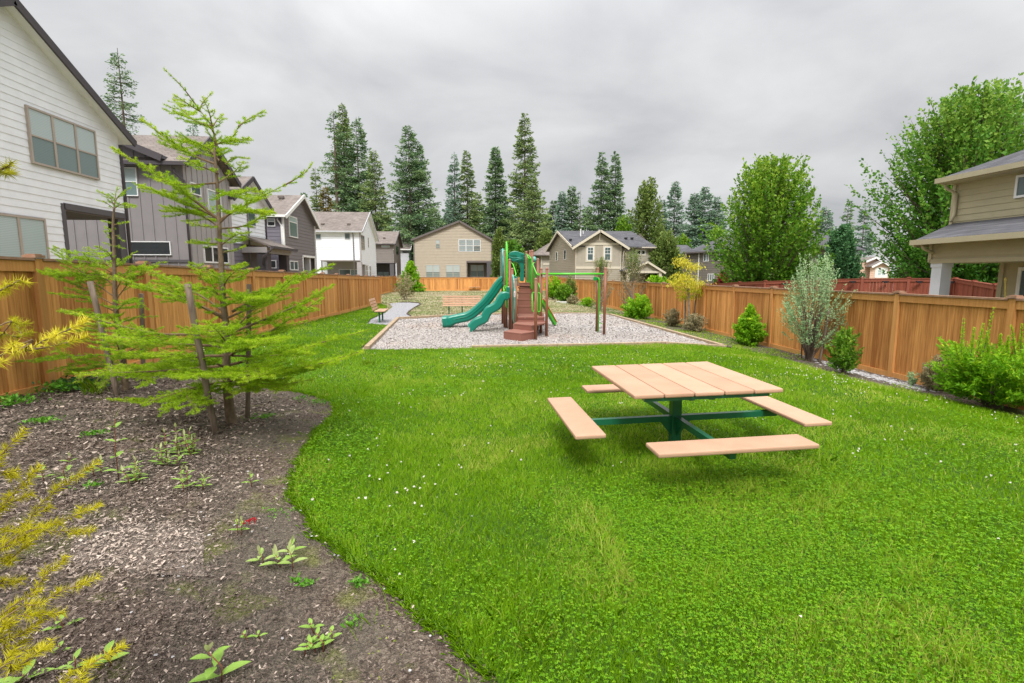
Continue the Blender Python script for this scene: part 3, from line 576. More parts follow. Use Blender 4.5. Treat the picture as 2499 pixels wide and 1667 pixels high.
q = MB(); q.beam((-10.52, 14.45, 3.62), (-10.52, Y1+.02, 3.62), .10, .16); q.beam((-10.52, 14.42, .3), (-10.52, 14.42, 3.68), .10, .12, (0, 1, 0)); build('porch_trim', q, m_greyd, h)
q = MB(); q.box((-10.66, 16.68, 1.9), (.3, .3, 3.3)); build('porch_post', q, m_greyd, h)
downspout(h, -10.47, Y1+.05, .3, ZE-.25, m_fascia, .045)
# string of bulbs in the porch
q = MB(); pts = [Vector((-12.95+.0, 14.7+1.2*t, 3.0-.75*math.sin(math.pi*t))) for t in [i/12 for i in range(13)]]; q.tube(pts, .008, 5)
for p in pts[1::2]: q.lathe((p.x, p.y, p.z-.07), [(.01, .06), (.03, .03), (.03, .01), (.01, 0)], 6)
tag(build('string_lights', q, m_dark, loc=pts[0]), 'thin string of small bulbs hanging in the porch of the near white house', 'string lights')
# --- grey board-and-batten house
h = house('grey board and batten house with dark low window, behind the young fir', (-10.6, 20.5, .4))
YS = 20.5; WS = Wall((-16, YS), (-10.6, YS)); WE = Wall((-10.6, YS), (-10.6, 24.2))
q = MB(); batten(q, WS, [rect(0, 5.4, .2, 2.35), rect(0, 5.4, 2.39, 5.9), [(1.5, 5.9), (5.0, 5.9), (3.4, 6.75), (1.5, 6.75)]]); siding(q, Wall((-10.6, 26), (-16, 26)), [rect(0, 5.4, .2, 5.9)]); build('wall', q, m_grey, h)
q = MB(); batten(q, WE, [rect(0, 3.7, .2, 5.9), [(0, 5.9), (3.7, 5.9), (3.4, 6.05), (1.6, 7.15)]]); build('wall', q, m_grey2, h)
q = MB(); q.beam(WS.P(0, 2.37, .02), WS.P(5.4, 2.37, .02), .04, .10); build('band_trim', q, m_greyd, h)
gable_roof(h, 'x', -16, -10.6, YS, 24.3, 22.2, 6.0, 7.2, 5.95, m_rbrown, m_fascia, .3, .1, .2)
q = MB(); q.slab([(-14.2, YS-.45, 7.45), (-11.1, YS-.45, 6.15), (-11.1, YS+2.0, 6.15), (-14.2, YS+2.0, 7.45)], .12); build('roof', q, m_rgrey, h)
q = MB(); q.beam((-14.2, YS-.48, 7.34), (-11.05, YS-.48, 6.02), .05, .24); build('rake_board', q, m_fascia, h)
win_px(h, WS, 315, 589, 420, 623, fr=m_vwhite, panes=(m_gdark,), fw=.03)
win_px(h, WS, 302, 409, 340, 479, fr=m_vwhite, rows=(1, 1), panes=(m_blind, m_blind2), fw=.03)
win_px(h, WE, 493, 598, 556, 644, fr=m_vwhite, cols=3, panes=(m_gdark,), fw=.06)
window(h, WE, .35, 1.1, 4.9, 5.35, fr=m_vwhite, panes=(m_gmid,)); window(h, WE, 1.6, 2.7, 4.2, 5.3, fr=m_vwhite, panes=(m_blind,))
downspout(h, -10.55, YS-.05, .3, 5.7, m_fascia, .045, (-.25, -.2))
# --- white house with the shingled porch
h = house('white house with a dark-posted shingled porch, half hidden by the young fir', (-10.6, 25, .3))
WE = Wall((-10.7, 24.35), (-10.7, 28.3)); WS = Wall((-15, 24.35), (-10.7, 24.35))
q = MB(); siding(q, WE, [rect(0, 3.95, 3.3, 5.3), [(0, 5.3), (3.95, 5.3), (1.9, 6.35)]]); siding(q, WS, [rect(0, 4.3, .2, 5.3)]); siding(q, Wall((-10.7, 28.3), (-15, 28.3)), [rect(0, 4.3, .2, 5.3)]); build('wall', q, m_white, h)
q = MB(); siding(q, WE, [rect(0, 3.95, .2, 3.3)]); build('wall', q, m_purple, h)
gable_roof(h, 'x', -15, -10.7, 24.35, 28.3, 26.3, 5.3, 6.4, 5.3, m_rbrown, m_fascia, .3, .1, soffit=m_white)
window(h, WE, 1.7, 2.6, 4.2, 5.0, fr=m_vwhite, panes=(m_gmid,))
q = MB(); q.slab([(-10.9, 25.2, 3.80), (-9.35, 25.2, 3.22), (-9.35, 28.6, 3.22), (-10.9, 28.6, 3.80)], .09); build('porch_roof', q, m_rbrown, h)
q = MB(); q.beam((-10.8, 25.3, 3.02), (-9.55, 25.3, 3.02), .16, .26); q.beam((-9.6, 25.4, 3.0), (-9.6, 28.4, 3.0), .16, .26); build('porch_beam', q, m_grey2, h)
q = MB(); q.beam((-9.28, 25.2, 3.14), (-9.28, 28.6, 3.14), .11, .12); build('gutter', q, m_fascia, h)
q = MB(); q.box((-9.8, 25.5, 1.6), (.46, .46, 2.7)); build('porch_post', q, m_fascia, h); q = MB(); q.box((-9.8, 28.1, 1.6), (.4, .4, 2.7)); build('porch_post', q, m_fascia, h)
downspout(h, -9.72, 25.15, 2.3, 3.1, m_fascia, .045, (.4, .0)); downspout(h, -10.66, 28.2, 3.3, 5.2, m_fascia, .045)
# --- slate gabled house
h = house('slate grey lap-sided house with a pale gable edge and tall upstairs window', (-10.5, 33, .2))
YS = 30.2; WS = Wall((-16, YS), (-10.5, YS)); WE = Wall((-10.5, YS), (-10.5, 36.05))
q = MB(); siding(q, WS, [rect(0, 5.5, .1, 5.15)], .2); build('wall', q, m_purple, h)
p0 = WE.fx(738, 628)[0]; p1 = WE.fx(767, 628)[0]
q = MB(); siding(q, WE, [rect(0, p0, .1, 2.98), rect(p1, 5.85, .1, 2.98), [(0, 2.98), (5.85, 2.98), (5.85, 5.1), (3.1, 6.55), (0, 5.15)]], .2); siding(q, Wall((-10.5, 36.05), (-16, 36.05)), [rect(0, 5.5, .1, 5.1)]); build('wall', q, mat('slate_brown_paint', (.20, .18, .185), (.19, .17, .175), 3, .6), h)
r_ = gable_roof(h, 'x', -16, -10.5, YS, 36.05, 33.3, 5.15, 6.6, 5.1, m_rbrown, m_wtrim, .3, .08, .2, soffit=m_purple)
vents(r_, [(-12.2, 31.2, 5.75), (-11.3, 32.5, 6.35)], m_rbrown)
for x, y in ((-10.47, YS-.02), (-10.47, 36.03)): corner(h, x, y, .1, 5.1, m_wtrim)
win_px(h, WS, 652, 533, 673, 553, fr=m_vwhite, rows=(2, 3), panes=(m_blind, m_gdark)); win_px(h, WS, 652, 635, 676, 655, fr=m_vwhite, panes=(m_gdark,))
win_px(h, WE, 702, 525, 725, 582, fr=m_vwhite, rows=(1, 2.6), cols=1, panes=(m_blind, m_blind2), fw=.06); win_px(h, WE, 705, 636, 726, 660, fr=m_vwhite, cols=2, panes=(m_gmid,))
q = MB(); siding(q, Wall((-12.5, 33.3), (-12.5, 36)), [rect(0, 2.7, .1, 2.98)], .2); q.box((-11.5, 34.65, 3.02), (2, 2.7, .05)); build('porch_wall', q, m_pale, h)
q = MB(); strip(q, WE, [(p0-.03, .1), (p0-.03, 3.02), (p1+.05, 3.02), (p1+.05, .1)], .12, .03, .06); build('porch_trim', q, m_wtrim, h)
q = MB(); q.box((-10.7, 35.0, 1.5), (.3, .3, 2.9)); build('porch_post', q, m_pale, h)
downspout(h, -10.55, YS-.08, .1, 5.0, m_wtrim, .045, (-.2, 0))
# --- white house further back
h = house('white lap-sided house with brown shingle roof and a corner porch, fourth along the left', (-10.3, 53, .1))
YS = 49.5; WS = Wall((-16, YS), (-10.3, YS)); WE = Wall((-10.3, YS), (-10.3, 57.3))
q = MB(); siding(q, WS, [rect(0, 2.1, 0, 3.16), rect(0, 5.7, 3.16, 5.95)], .2, .03); siding(q, WE, [rect(3.0, 7.8, 0, 2.85), [(0, 2.85), (7.8, 2.85), (7.8, 5.65), (3.9, 7.95), (0, 5.9)]], .2, .03); siding(q, Wall((-10.3, 57.3), (-16, 57.3)), [rect(0, 5.7, 0, 5.65)], .2); build('wall', q, m_white, h)
r_ = gable_roof(h, 'x', -16, -10.3, YS, 57.3, 53.3, 5.9, 7.95, 5.65, m_rbrown, m_pale, .3, .08, .2, soffit=m_white)
vents(r_, [(-13.9, 50.5, 6.5), (-11.5, 50.5, 6.5)], m_rbrown)
for b in [(770, 571, 784, 584), (841, 569, 855, 584)]: win_px(h, WS, *b, fr=m_pale, panes=(m_gmid,), fw=.04)
win_px(h, WE, 879, 573, 889, 610, fr=m_vinyl, cols=2, rows=(1, 1), panes=(m_gmid,)); win_px(h, WE, 897, 580, 899, 604, fr=m_vinyl, panes=(m_gmid,))
win_px(h, WE, 891, 647, 897, 675, fr=m_vwhite, rows=(1, 1), panes=(m_gmid,)); win_px(h, WE, 900, 648, 905, 675, fr=m_vwhite, rows=(1, 1), panes=(m_gmid,))
q = MB(); batten(q, Wall((-13.9, 51.4), (-10.3, 51.4)), [rect(0, 3.6, 0, 3.1)]); q.box((-12.1, 50.45, 3.13), (3.6, 1.9, .06)); build('porch_wall', q, m_grey2, h)
PW = Wall((-13.9, 51.38), (-10.3, 51.38)); window(h, PW, 1.1, 3.3, .2, 2.4, cols=2, fr=m_vwhite, panes=(m_gmid, m_curt)); window(h, PW, .1, .6, .6, 1.9, fr=m_vwhite, rows=(1, 1))
q = MB(); q.box((-10.45, YS+.15, 1.5), (.42, .42, 3.1)); build('porch_post', q, m_grey2, h)
q = MB(); q.beam((-13.95, YS-.02, 3.2), (-10.28, YS-.02, 3.2), .06, .12); q.beam((-13.9, YS-.02, 0), (-13.9, YS-.02, 3.2), .06, .12, (0, 1, 0)); build('porch_trim', q, m_grey2, h)
downspout(h, -10.9, YS-.08, .1, 5.8, m_grey, .05, (0, -.1)); corner(h, -10.28, YS, 3.1, 5.9, m_grey2, .14)
# --- taupe house
h = house('taupe brown house with a small dark porch, fifth along the left', (-9.9, 70, 0))
YS = 67.4; WS = Wall((-15, YS), (-9.9, YS)); WE = Wall((-9.9, YS), (-9.9, 74))
q = MB(); siding(q, WS, [rect(0, 5.1, 3.4, 5.8), rect(0, 1.6, 0, 3.4)], .2, .03); siding(q, WE, [rect(2.5, 6.6, 0, 3.4), [(0, 3.4), (6.6, 3.4), (6.6, 5.8), (3.6, 7.5), (0, 5.8)]], .2, .03); build('wall', q, m_taupe2, h)
r_ = gable_roof(h, 'x', -15, -9.9, YS, 74, 71, 5.8, 7.5, 5.8, m_rbrown, m_fascia, .33, .1, .2); vents(r_, [(-12.2, 69, 6.8), (-11.2, 68.6, 6.5)], m_rbrown)
win_px(h, WS, 931, 599, 951, 604, fr=m_vwhite, panes=(m_blind,), fw=.03); win_px(h, WE, 966, 600, 972, 622, fr=m_fascia, panes=(m_gdark,))
q = MB(); q.box((-11.8, 69.5, 1.7), (3.6, .1, 3.4)); q.box((-11.6, 68.4, 3.36), (3.4, 2.2, .08)); build('porch_wall', q, m_fascia, h)
q = MB(); q.box((-10.15, YS+.2, 1.7), (.5, .5, 3.4)); build('porch_post', q, m_greyd, h); window(h, Wall((-13.4, 69.42), (-10, 69.42)), 1, 2.6, 0, 2.3, cols=2, fr=m_fascia, panes=(m_gmid,))
q = MB(); q.slab([(-14.4, 63.6, 3.35), (-12.0, 63.6, 3.35-.5), (-12.0, 67.2, 2.85), (-14.4, 67.2, 3.35)], .1); build('porch_roof', q, m_rbrown, h)
# --- pale house
h = house('pale grey house seen between the taupe and the beige house', (-11.5, 86, 0))
YS = 85; WS = Wall((-16, YS), (-10.0, YS)); WE = Wall((-10, YS), (-10, 92))
q = MB(); siding(q, WS, [rect(0, 6, 0, 6.0)], .2, .03); siding(q, WE, [rect(0, 7, 0, 6.0), [(0, 6.0), (7, 6), (3.5, 8)]], .2, .03); build('wall', q, m_pale, h)
r_ = gable_roof(h, 'x', -16, -10, YS, 92, 88.5, 6, 8.0, 6, m_rbrown, m_wtrim, .33, .1, .2); vents(r_, [(-12.3, 86.3, 6.9)], m_rbrown); win_px(h, WS, 982, 613, 998, 617, fr=m_fascia, panes=(m_gdark,), fw=.03)
# --- beige house at the far end
h = house('wide beige lap-sided house with low gable facing the park, behind the far fence', (-2.5, 70, 0))
YS = 70; X0, X1 = -7.55, 2.75; WS = Wall((X0, YS), (X1, YS)); f = WS.fx
px0, px1 = f(1140, 640)[0], f(1193, 640)[0]; pz = 3.7
q = MB(); siding(q, WS, [rect(0, px0, 0, pz), rect(px1, X1-X0, 0, pz), [(0, pz), (X1-X0, pz), (X1-X0, 6.5), (f(1121, 540)[0], 8.85), (0, 6.5)]], .2, .05); siding(q, Wall((X1, YS), (X1, 82)), [rect(0, 12, 0, 6.5)], .2); siding(q, Wall((X0, 82), (X0, YS)), [rect(0, 12, 0, 6.5)], .2); build('wall', q, m_beige, h)
gable_roof(h, 'y', YS, 82, X0, X1, X0+f(1121, 540)[0], 6.5, 8.85, 6.5, m_rbrown, m_brown, .3, .1, .24)
win_px(h, WS, 1063, 585, 1074, 606, fr=m_vinyl, rows=(1, 1), panes=(m_blind, m_blind2), fw=.06)
win_px(h, WS, 1119, 584, 1173, 614, fr=m_vwhite, cols=3, rows=(1, 1), panes=(m_curt, m_curt, m_curt, m_curt, m_curt, m_gmid), fw=.06)
for b in [(1039, 646, 1074, 678), (1088, 646, 1123, 678)]: win_px(h, WS, *b, fr=m_vinyl, cols=2, rows=(5, 4), panes=(m_blind, m_blind2), fw=.06)
PW = Wall((X0, YS+1.6), (X1, YS+1.6)); q = MB(); siding(q, PW, [rect(px0, px1, 0, pz)], .2); siding(q, Wall((X0+px0, YS+1.6), (X0+px0, YS)), [rect(0, 1.6, 0, pz)], .2); siding(q, Wall((X0+px1, YS), (X0+px1, YS+1.6)), [rect(0, 1.6, 0, pz)]); q.box((X0+(px0+px1)/2, YS+.8, pz-.03), (px1-px0, 1.6, .05)); build('porch_wall', q, m_taupe, h)
win_px(h, PW, 1148, 646, 1181, 676, fr=m_vinyl, cols=2, rows=(1, 1), panes=(m_blind, m_blind2), fw=.06)
q = MB(); q.beam(WS.P(px0-.1, pz-.1, .05), WS.P(X1-X0, pz-.1, .05), .12, .22); q.beam(WS.P(px0-.07, 0, .03), WS.P(px0-.07, pz-.2, .03), .06, .14, (0, 1, 0)); build('porch_trim', q, m_brown, h)
q = MB(); q.box((X1-.32, YS-.05, 1.8), (.66, .4, 3.6)); build('porch_post', q, m_greyd, h)
for x in (X0, X1): corner(h, x, YS-.03, 0 if x < 0 else 3.7, 6.45, m_taupe, .14)
# --- tan gabled house right of the play structure
h = house('tan house with front gable and twin upstairs windows behind the right fence', (14, 56, 0))
a = R(4.5); ux = Vector((math.cos(a)*0+1, 0.0, 0)); X0 = 11.2; YF = 55
WS = Wall((X0, YF), (16.15, YF)); WR = Wall((16.15, YF+.9), (20.0, YF+.9)); WL = Wall((9.95, 65.4), (X0, YF)); LL = WL.L
f = WS.fx; ap = f(1463, 568)
q = MB(); batten(q, WS, [rect(.05, 4.9, 2.75, 5.0), ]); batten(q, WR, [rect(0, 3.85, 2.75, 4.75)]); build('wall', q, m_tan, h)
q = MB(); siding(q, WS, [rect(0, 4.95, -.4, 2.5), [(.9, 5.3), (4.2, 5.3), (ap[0], 6.35)]], .2, .034); siding(q, WR, [rect(0, 3.85, -.4, 2.5)], .2, .034); siding(q, WL, [rect(0, LL, -.4, 4.85), [(0, 4.85), (LL, 4.85), (LL*.47, 6.9)]], .2, .034); siding(q, Wall((20, 55.9), (20, 65.4)), [rect(0, 9.5, -.4, 4.75), [(0, 4.75), (9.5, 4.75), (4.7, 6.8)]], .2); siding(q, Wall((16.15, 55.9), (16.15, 55)), [rect(0, .9, -.4, 4.8)]); build('wall', q, mat('tan_lap_paint', (.37, .325, .255), (.35, .31, .24), 3, .6), h)
q = MB(); q.beam(WS.P(0, 2.62, .03), WS.P(4.95, 2.62, .03), .06, .26); q.beam(WR.P(0, 2.62, .03), WR.P(3.85, 2.62, .03), .06, .26); q.beam(WS.P(.3, 5.15, .03), WS.P(4.7, 5.15, .03), .05, .26)
for s in (.0, 4.93): q.beam(WS.P(s, -.4, .02), WS.P(s, 5.0, .02), .06, .16, (0, 1, 0))
q.slab([WS.P(ap[0]-.05, 6.15, .3), WS.P(ap[0]+.05, 6.15, .3), WS.P(ap[0]+.05, 5.5, .05), WS.P(ap[0]-.05, 5.5, .05)], .12, (0, 0, 1)); build('trim', q, m_cream, h)
# main roof: ridge along x, front slope reaches the facade; front cross gable
q = MB(); zr = 6.98; q.slab([(10.75, 54.9, 4.95), (20.35, 55.5, 4.9), (18.9, 60.4, zr), (10.2, 60.4, zr)], .12); q.slab([(10.2, 60.402, zr), (18.9, 60.402, zr), (20.35, 65.9, 4.9), (9.6, 65.9, 4.9)], .12); q.slab([(18.9, 60.4, zr), (20.36, 55.5, 4.9), (20.36, 65.9, 4.9)], .1)
ro = build('roof', q, m_rgrey, h)
q = MB(); axx = X0+ap[0]; q.slab([(X0-.5, YF-.5, 4.72), (axx, YF-.5, 6.62), (axx, YF+5.0, 6.62), (X0-.5, YF+.3, 4.72)], .12); q.slab([(axx+.002, YF-.5, 6.62), (16.9, YF-.5, 4.72), (16.9, YF+.3, 4.72), (axx+.002, YF+5, 6.62)], .12); build('roof', q, m_rgrey, h)
q = MB(); q.beam((X0-.52, YF-.53, 4.6), (axx, YF-.53, 6.5), .06, .24); q.beam((axx, YF-.53, 6.5), (16.92, YF-.53, 4.6), .06, .24); q.beam((10.05, 60.4, zr-.12), (10.7, 54.9, 4.83), .06, .24); q.beam((10.05, 60.4, zr-.12), (9.5, 65.9, 4.83), .06, .24); build('rake_board', q, m_cream, h)
q = MB(); q.beam((16.9, 55.45, 4.82), (20.4, 55.45, 4.82), .12, .13); q.tube([(16.75, 55.3, 4.7), (16.4, 54.95, 4.3), (16.3, 54.9, 0)], .05, 6); build('gutter', q, m_tan_trim, h)
for b in [(1433, 603, 1448, 636), (1475, 603, 1490, 636)]: win_px(h, WS, *b, fr=m_vwhite, rows=(1, 1), panes=(m_gmid, m_gmid), casing=m_cream, cw=.16, fw=.07, grid=(2, 2, True))
win_px(h, WR, 1553, 611, 1574, 621.5, fr=m_vwhite, cols=2, panes=(m_gdark,), casing=m_cream, cw=.12, fw=.06)
for b in [(1357, 615, 1361, 636), (1377, 610, 1382, 633.5)]: win_px(h, WL, *b, fr=m_vwhite, panes=(m_gdark,), fw=.05)
q = MB(); q.tube([(12.4, 58.3, 5.9), (12.4, 58.3, 7.0)], .07, 8); q.tube([(12.9, 59.3, 6.3), (12.9, 59.3, 6.9)], .05, 6); build('vent_pipe', q, m_wtrim, ro)
vents(ro, [(17.4, 57.5, 5.85), (18.1, 57.5, 5.85), (10.9, 56.5, 5.6)], m_dark)
PG = Wall((15.5, 53.2), (21, 53.2)); g1 = PG.fx(1579, 640); g0 = PG.fx(1524, 662); g2_ = PG.fx(1622, 667)
q = MB()
for a_, b_ in ((g0, g1), (g1, g2_)):
    q.slab([PG.P(a_[0], a_[1]+.1, .3), PG.P(b_[0], b_[1]+.1, .3), PG.P(b_[0], b_[1]+.1, -2.6), PG.P(a_[0], a_[1]+.1, -2.6)], .1)
build('porch_roof', q, m_rgrey, h)
q = MB(); q.beam(PG.P(g0[0], g0[1], .32), PG.P(g1[0], g1[1], .32), .05, .2); q.beam(PG.P(g1[0], g1[1], .32), PG.P(g2_[0], g2_[1], .32), .05, .2); q.beam(PG.P(g0[0]+.3, 2.15, .1), PG.P(g2_[0]-.2, 2.15, .1), .1, .22); build('rake_board', q, m_cream, h)
q = MB(); siding(q, PG, [[(g0[0]+.3, 2.26), (g2_[0]-.3, 2.26), (g1[0], g1[1]-.05)]], .2); build('wall', q, m_tan, h)
for s in (g0[0]+.4, g2_[0]-.5): q = MB(); q.box(PG.P(s, .8, 0), (.3, .3, 2.6)); build('porch_post', q, m_cream, h)
# --- small wing left of the tan house
h = house('small brown-roofed house peeking out left of the tan gabled house', (10, 74, 0))
WS = Wall((10.0, 74), (15.5, 74)); q = MB(); siding(q, WS, [rect(0, 5.5, -.2, 4.7)], .2, .03); siding(q, Wall((8.5, 80), (10, 74)), [rect(0, 6.2, -.2, 4.7)], .2, .03); build('wall', q, m_tan, h)
q = MB(); q.slab([(9.2, 73.4, 4.7), (16, 73.4, 4.7), (14, 77.5, 6.9), (12.3, 77.5, 6.9)], .12); q.slab([(9.2, 73.4, 4.7), (12.3, 77.5, 6.9), (8.2, 81, 4.7)], .12); build('roof', q, m_rbrown, h)
q = MB(); q.beam((10.05, 73.95, 1), (10.05, 73.95, 4.6), .1, .1, (0, 1, 0)); q.beam((10.3, 73.96, 3.4), (13, 73.96, 3.4), .05, .3); build('trim', q, m_cream, h)
# --- taupe hip-roofed house
h = house('dark taupe hip-roofed house with white windows, left of the round maple', (27, 56, 0))
W1 = Wall((25.9, 60), (31.5, 47.5)); W0 = Wall((25.0, 66), (28.5, 66)); L1 = W1.L
q = MB(); siding(q, W1, [rect(0, L1, -.5, 4.5)], .2, .034); siding(q, W0, [rect(0, 3.5, -.5, 4.4)], .2, .034); siding(q, Wall((26.2, 66), (25.9, 60)), [rect(0, 6, -.5, 4.5)], .2); siding(q, Wall((31.5, 47.5), (40, 51.3)), [rect(0, 9.3, -.5, 4.5)], .2); build('wall', q, m_taupe, h)
A_, B_, Cc, D_ = (25.3, 60.5, 4.45), (31.5, 46.7, 4.45), (41, 51, 4.45), (34.5, 64.8, 4.45); r1, r2 = (31.6, 58.8, 7.2), (34.3, 52.8, 7.2)
q = MB(); q.slab([A_, B_, r2, r1], .1); q.slab([B_, Cc, r2], .1); q.slab([Cc, D_, r1, r2], .1); q.slab([D_, A_, r1], .1); q.slab([(24.4, 65.3, 4.4), (29.5, 65.3, 4.4), (29.5, 69.0, 5.9), (26.5, 69.0, 5.9)], .1); build('roof', q, m_rgrey, h)
q = MB(); q.beam(A_, B_, .1, .16); q.beam((24.4, 65.25, 4.32), (28.6, 65.25, 4.32), .1, .16); build('gutter', q, m_brown, h)
for b in [(1718, 618, 1730, 638), (1749, 615.5, 1763, 636)]: win_px(h, W1, *b, fr=m_vwhite, cols=2, panes=(m_gmid, m_curt), fw=.07)
win_px(h, W1, 1728, 668, 1743, 686, fr=m_vwhite, cols=3, panes=(m_gmid,), fw=.07); win_px(h, W1, 1752, 668, 1758, 677, fr=m_vwhite, panes=(m_gdark,), fw=.06); win_px(h, W0, 1667, 623, 1688, 642, fr=m_vwhite, cols=2, panes=(m_curt,), fw=.07); win_px(h, W1, 1781, 616, 1793, 629, fr=m_vwhite, cols=1, panes=(m_gmid,), fw=.07)
s_d = W1.fx(1706, 640)[0]; q = MB(); q.tube([W1.P(s_d, 4.4, .06), W1.P(s_d, -.4, .06)], .06, 6); build('downspout', q, m_wtrim, h)
q = MB(); pp = W1.P(L1*.62, 0, 1.0); q.slab([(pp.x-1.8, pp.y+1.2, 3.0), (pp.x, pp.y-.6, 2.6), (pp.x+1.5, pp.y-3.6, 2.6), (pp.x+1.5, pp.y-2.4, 3.9)], .1); build('porch_roof', q, m_rgrey, h)
# --- cream house hidden behind the maple
h = house('cream house mostly hidden behind the round maple, its white gable edge showing', (39, 56, 0))
WS = Wall((31.8, 57), (39.6, 57)); q = MB(); siding(q, WS, [rect(0, 7.8, -.5, 4.4), [(0, 4.4), (7.8, 4.4), (3.9, 6.7)]], .2, .03); siding(q, Wall((39.6, 57), (39.6, 66)), [rect(0, 9, -.5, 4.4)]); build('wall', q, m_cream, h)
gable_roof(h, 'y', 57, 66, 31.8, 39.6, 35.7, 4.4, 6.75, 4.4, m_rgrey, m_wtrim, .5, .1, .3); window(h, WS, 5.6, 6.8, 2.6, 3.8, fr=m_vwhite, panes=(m_gmid,))
# --- peach house
h = house('small peach coloured house with two white-edged gables, far right behind the red fence', (62, 76, 0))
WP = Wall((57, 78), (66.3, 76.2)); f = WP.fx
g = [f(2110, 641), f(2135, 630.5), f(2160, 648)]; g2h = [f(2122, 655), f(2150, 640), f(2177, 656)]; 
q = MB(); siding(q, WP, [[(g[0][0]-1, -.3), (g[2][0], -.3), g[2], g[1], (g[0][0]-1, g[0][1])]], .3, .02); build('wall', q, m_peach, h)
WQ = Wall((WP.P(0, 0, 1.5).x, WP.P(0, 0, 1.5).y), (WP.P(9, 0, 1.5).x, WP.P(9, 0, 1.5).y)); g2h = [WQ.fx(2124, 654), WQ.fx(2151, 640.5), WQ.fx(2172, 654)]
q = MB(); siding(q, WQ, [[(g2h[0][0], -.3), (g2h[2][0], -.3), g2h[2], g2h[1], g2h[0]]], .3, .02); build('wall', q, m_peach, h)
q = MB()
for WW, gg, dp in ((WP, g, 6), (WQ, g2h, 1.6)):
    for a_, b_ in ((gg[0], gg[1]), (gg[1], gg[2])): q.slab([WW.P(a_[0], a_[1]+.25, .4), WW.P(b_[0], b_[1]+.25, .4), WW.P(b_[0], b_[1]+.25, -dp), WW.P(a_[0], a_[1]+.25, -dp)], .15)
build('roof', q, m_rbrown, h)
q = MB()
for WW, gg in ((WP, g), (WQ, g2h)):
    ex = (gg[2][0]+(gg[2][0]-gg[1][0])*.25, gg[2][1]-(gg[1][1]-gg[2][1])*.25); q.beam(WW.P(gg[0][0], gg[0][1]+.1, .45), WW.P(gg[1][0], gg[1][1]+.1, .45), .08, .25); q.beam(WW.P(gg[1][0], gg[1][1]+.1, .45), WW.P(ex[0], ex[1]+.1, .45), .08, .25)
build('rake_board', q, m_wtrim, h); win_px(h, WQ, 2141, 658, 2160, 673, fr=m_vwhite, cols=2, rows=(1, 1), panes=(m_blind,), casing=m_wtrim, cw=.3, fw=.1)
p = at(2181, 640, 60); q = MB(); q.tube([(p[0], p[1], 0), (p[0], p[1], p[2]+.1)], .16, 10); q.box((p[0], p[1], p[2]+.15), (.36, .36, .1)); tag(build('utility_pole', q, flat('pale_pole', (.50, .56, .58)), loc=(p[0], p[1], 0)), 'short pale grey pole standing right of the peach house', 'pole')
# --- khaki house near right
h = house('khaki lap-sided house with hip roof and covered porch, near right', (14.4, 12, -.3))
XU, XP = 14.4, 12.9; WU = Wall((XU, 14.62), (XU, 2.0)); WPn = Wall((XP, 13.62), (XP, 2.0)); ZU = 4.62
q = MB(); siding(q, WU, [rect(0, 12.6, 3.1, ZU)]); siding(q, WPn, [rect(0, 11.6, 2.22, 2.85)]); siding(q, Wall((24, 14.62), (XU, 14.62)), [rect(0, 9.6, 3.0, ZU)]); siding(q, Wall((17, 13.62), (XP, 13.62)), [rect(0, 4.1, 2.22, 2.8)])
siding(q, Wall((XU, 12.95), (XU, 2)), [rect(0, 10.9, -.4, 2.22)]); siding(q, Wall((24, 12.95), (XU, 12.95)), [rect(0, 9.6, -.4, 3.0)]); build('wall', q, m_olive, h)
q = MB(); q.slab([(XP-.42, 13.75, 2.82), (XP-.42, 2, 2.82), (XU, 2, 3.38), (XU, 14.62, 3.38)][::-1], .09); q.slab([(XP-.42, 13.75, 2.82), (XU, 14.62, 3.38), (18, 14.62, 3.38), (18, 13.75, 2.82)][::-1], .09); build('porch_roof', q, m_rgrey, h)
q = MB(); q.slab([(XU-.45, 14.72, ZU+.08), (XU-.45, 1.5, ZU+.08), (19.2, 6.5, 7.0), (19.2, 10.4, 7.0)][::-1], .1); q.slab([(XU-.45, 14.72, ZU+.08), (19.2, 10.4, 7.0), (24.4, 14.72, ZU+.08)][::-1], .1); q.slab([(24.4, 14.72, ZU+.08), (19.2, 10.4, 7), (19.2, 6.5, 7), (24.4, 1.5, ZU+.08)], .1); build('roof', q, m_rgrey, h)
q = MB(); q.beam((XU-.5, 14.76, ZU-.0), (XU-.5, 1.5, ZU-.0), .13, .14); build('gutter', q, m_khakitrim, h); q = MB(); q.beam((XP-.47, 13.8, 2.75), (XP-.47, 2, 2.75), .13, .14); build('gutter', q, m_khakitrim, h); q = MB(); q.beam((XP-.40, 13.8, 2.73), (XP+2.6, 13.8, 2.73), .05, .2); build('fascia', q, m_khakitrim, h)
q = MB(); q.box((XU-.2, 8, ZU-.085), (.5, 13.4, .03)); build('soffit', q, m_khakitrim, h); q = MB(); q.box((XP+.7, 7.8, 2.19), (1.5, 11.6, .03)); build('porch_ceiling', q, m_khakitrim, h)
q = MB(); q.tube([(XU-.4, 14.6, ZU-.08), (XU-.34, 14.58, ZU-.22), (XU-.07, 14.5, ZU-.40), (XU-.07, 14.5, 3.62), (XU-.22, 14.45, 3.42)], .042, 8); build('downspout', q, m_khakitrim, h, smooth=True); q = MB(); q.tube([(XP-.38, 13.55, 2.7), (XP-.32, 13.55, 2.58), (XP-.06, 13.5, 2.45)], .042, 8); build('downspout', q, m_khakitrim, h, smooth=True)
q = MB(); q.box((XU, 14.62, 3.9), (.1, .1, 1.4)); q.box((XP, 13.62, 2.5), (.1, .1, .6)); q.box((XU, 12.95, .9), (.12, .12, 2.6)); q.beam(WPn.P(0, 2.24, .02), WPn.P(11.6, 2.24, .02), .06, .07); build('corner_trim', q, m_khakitrim, h)
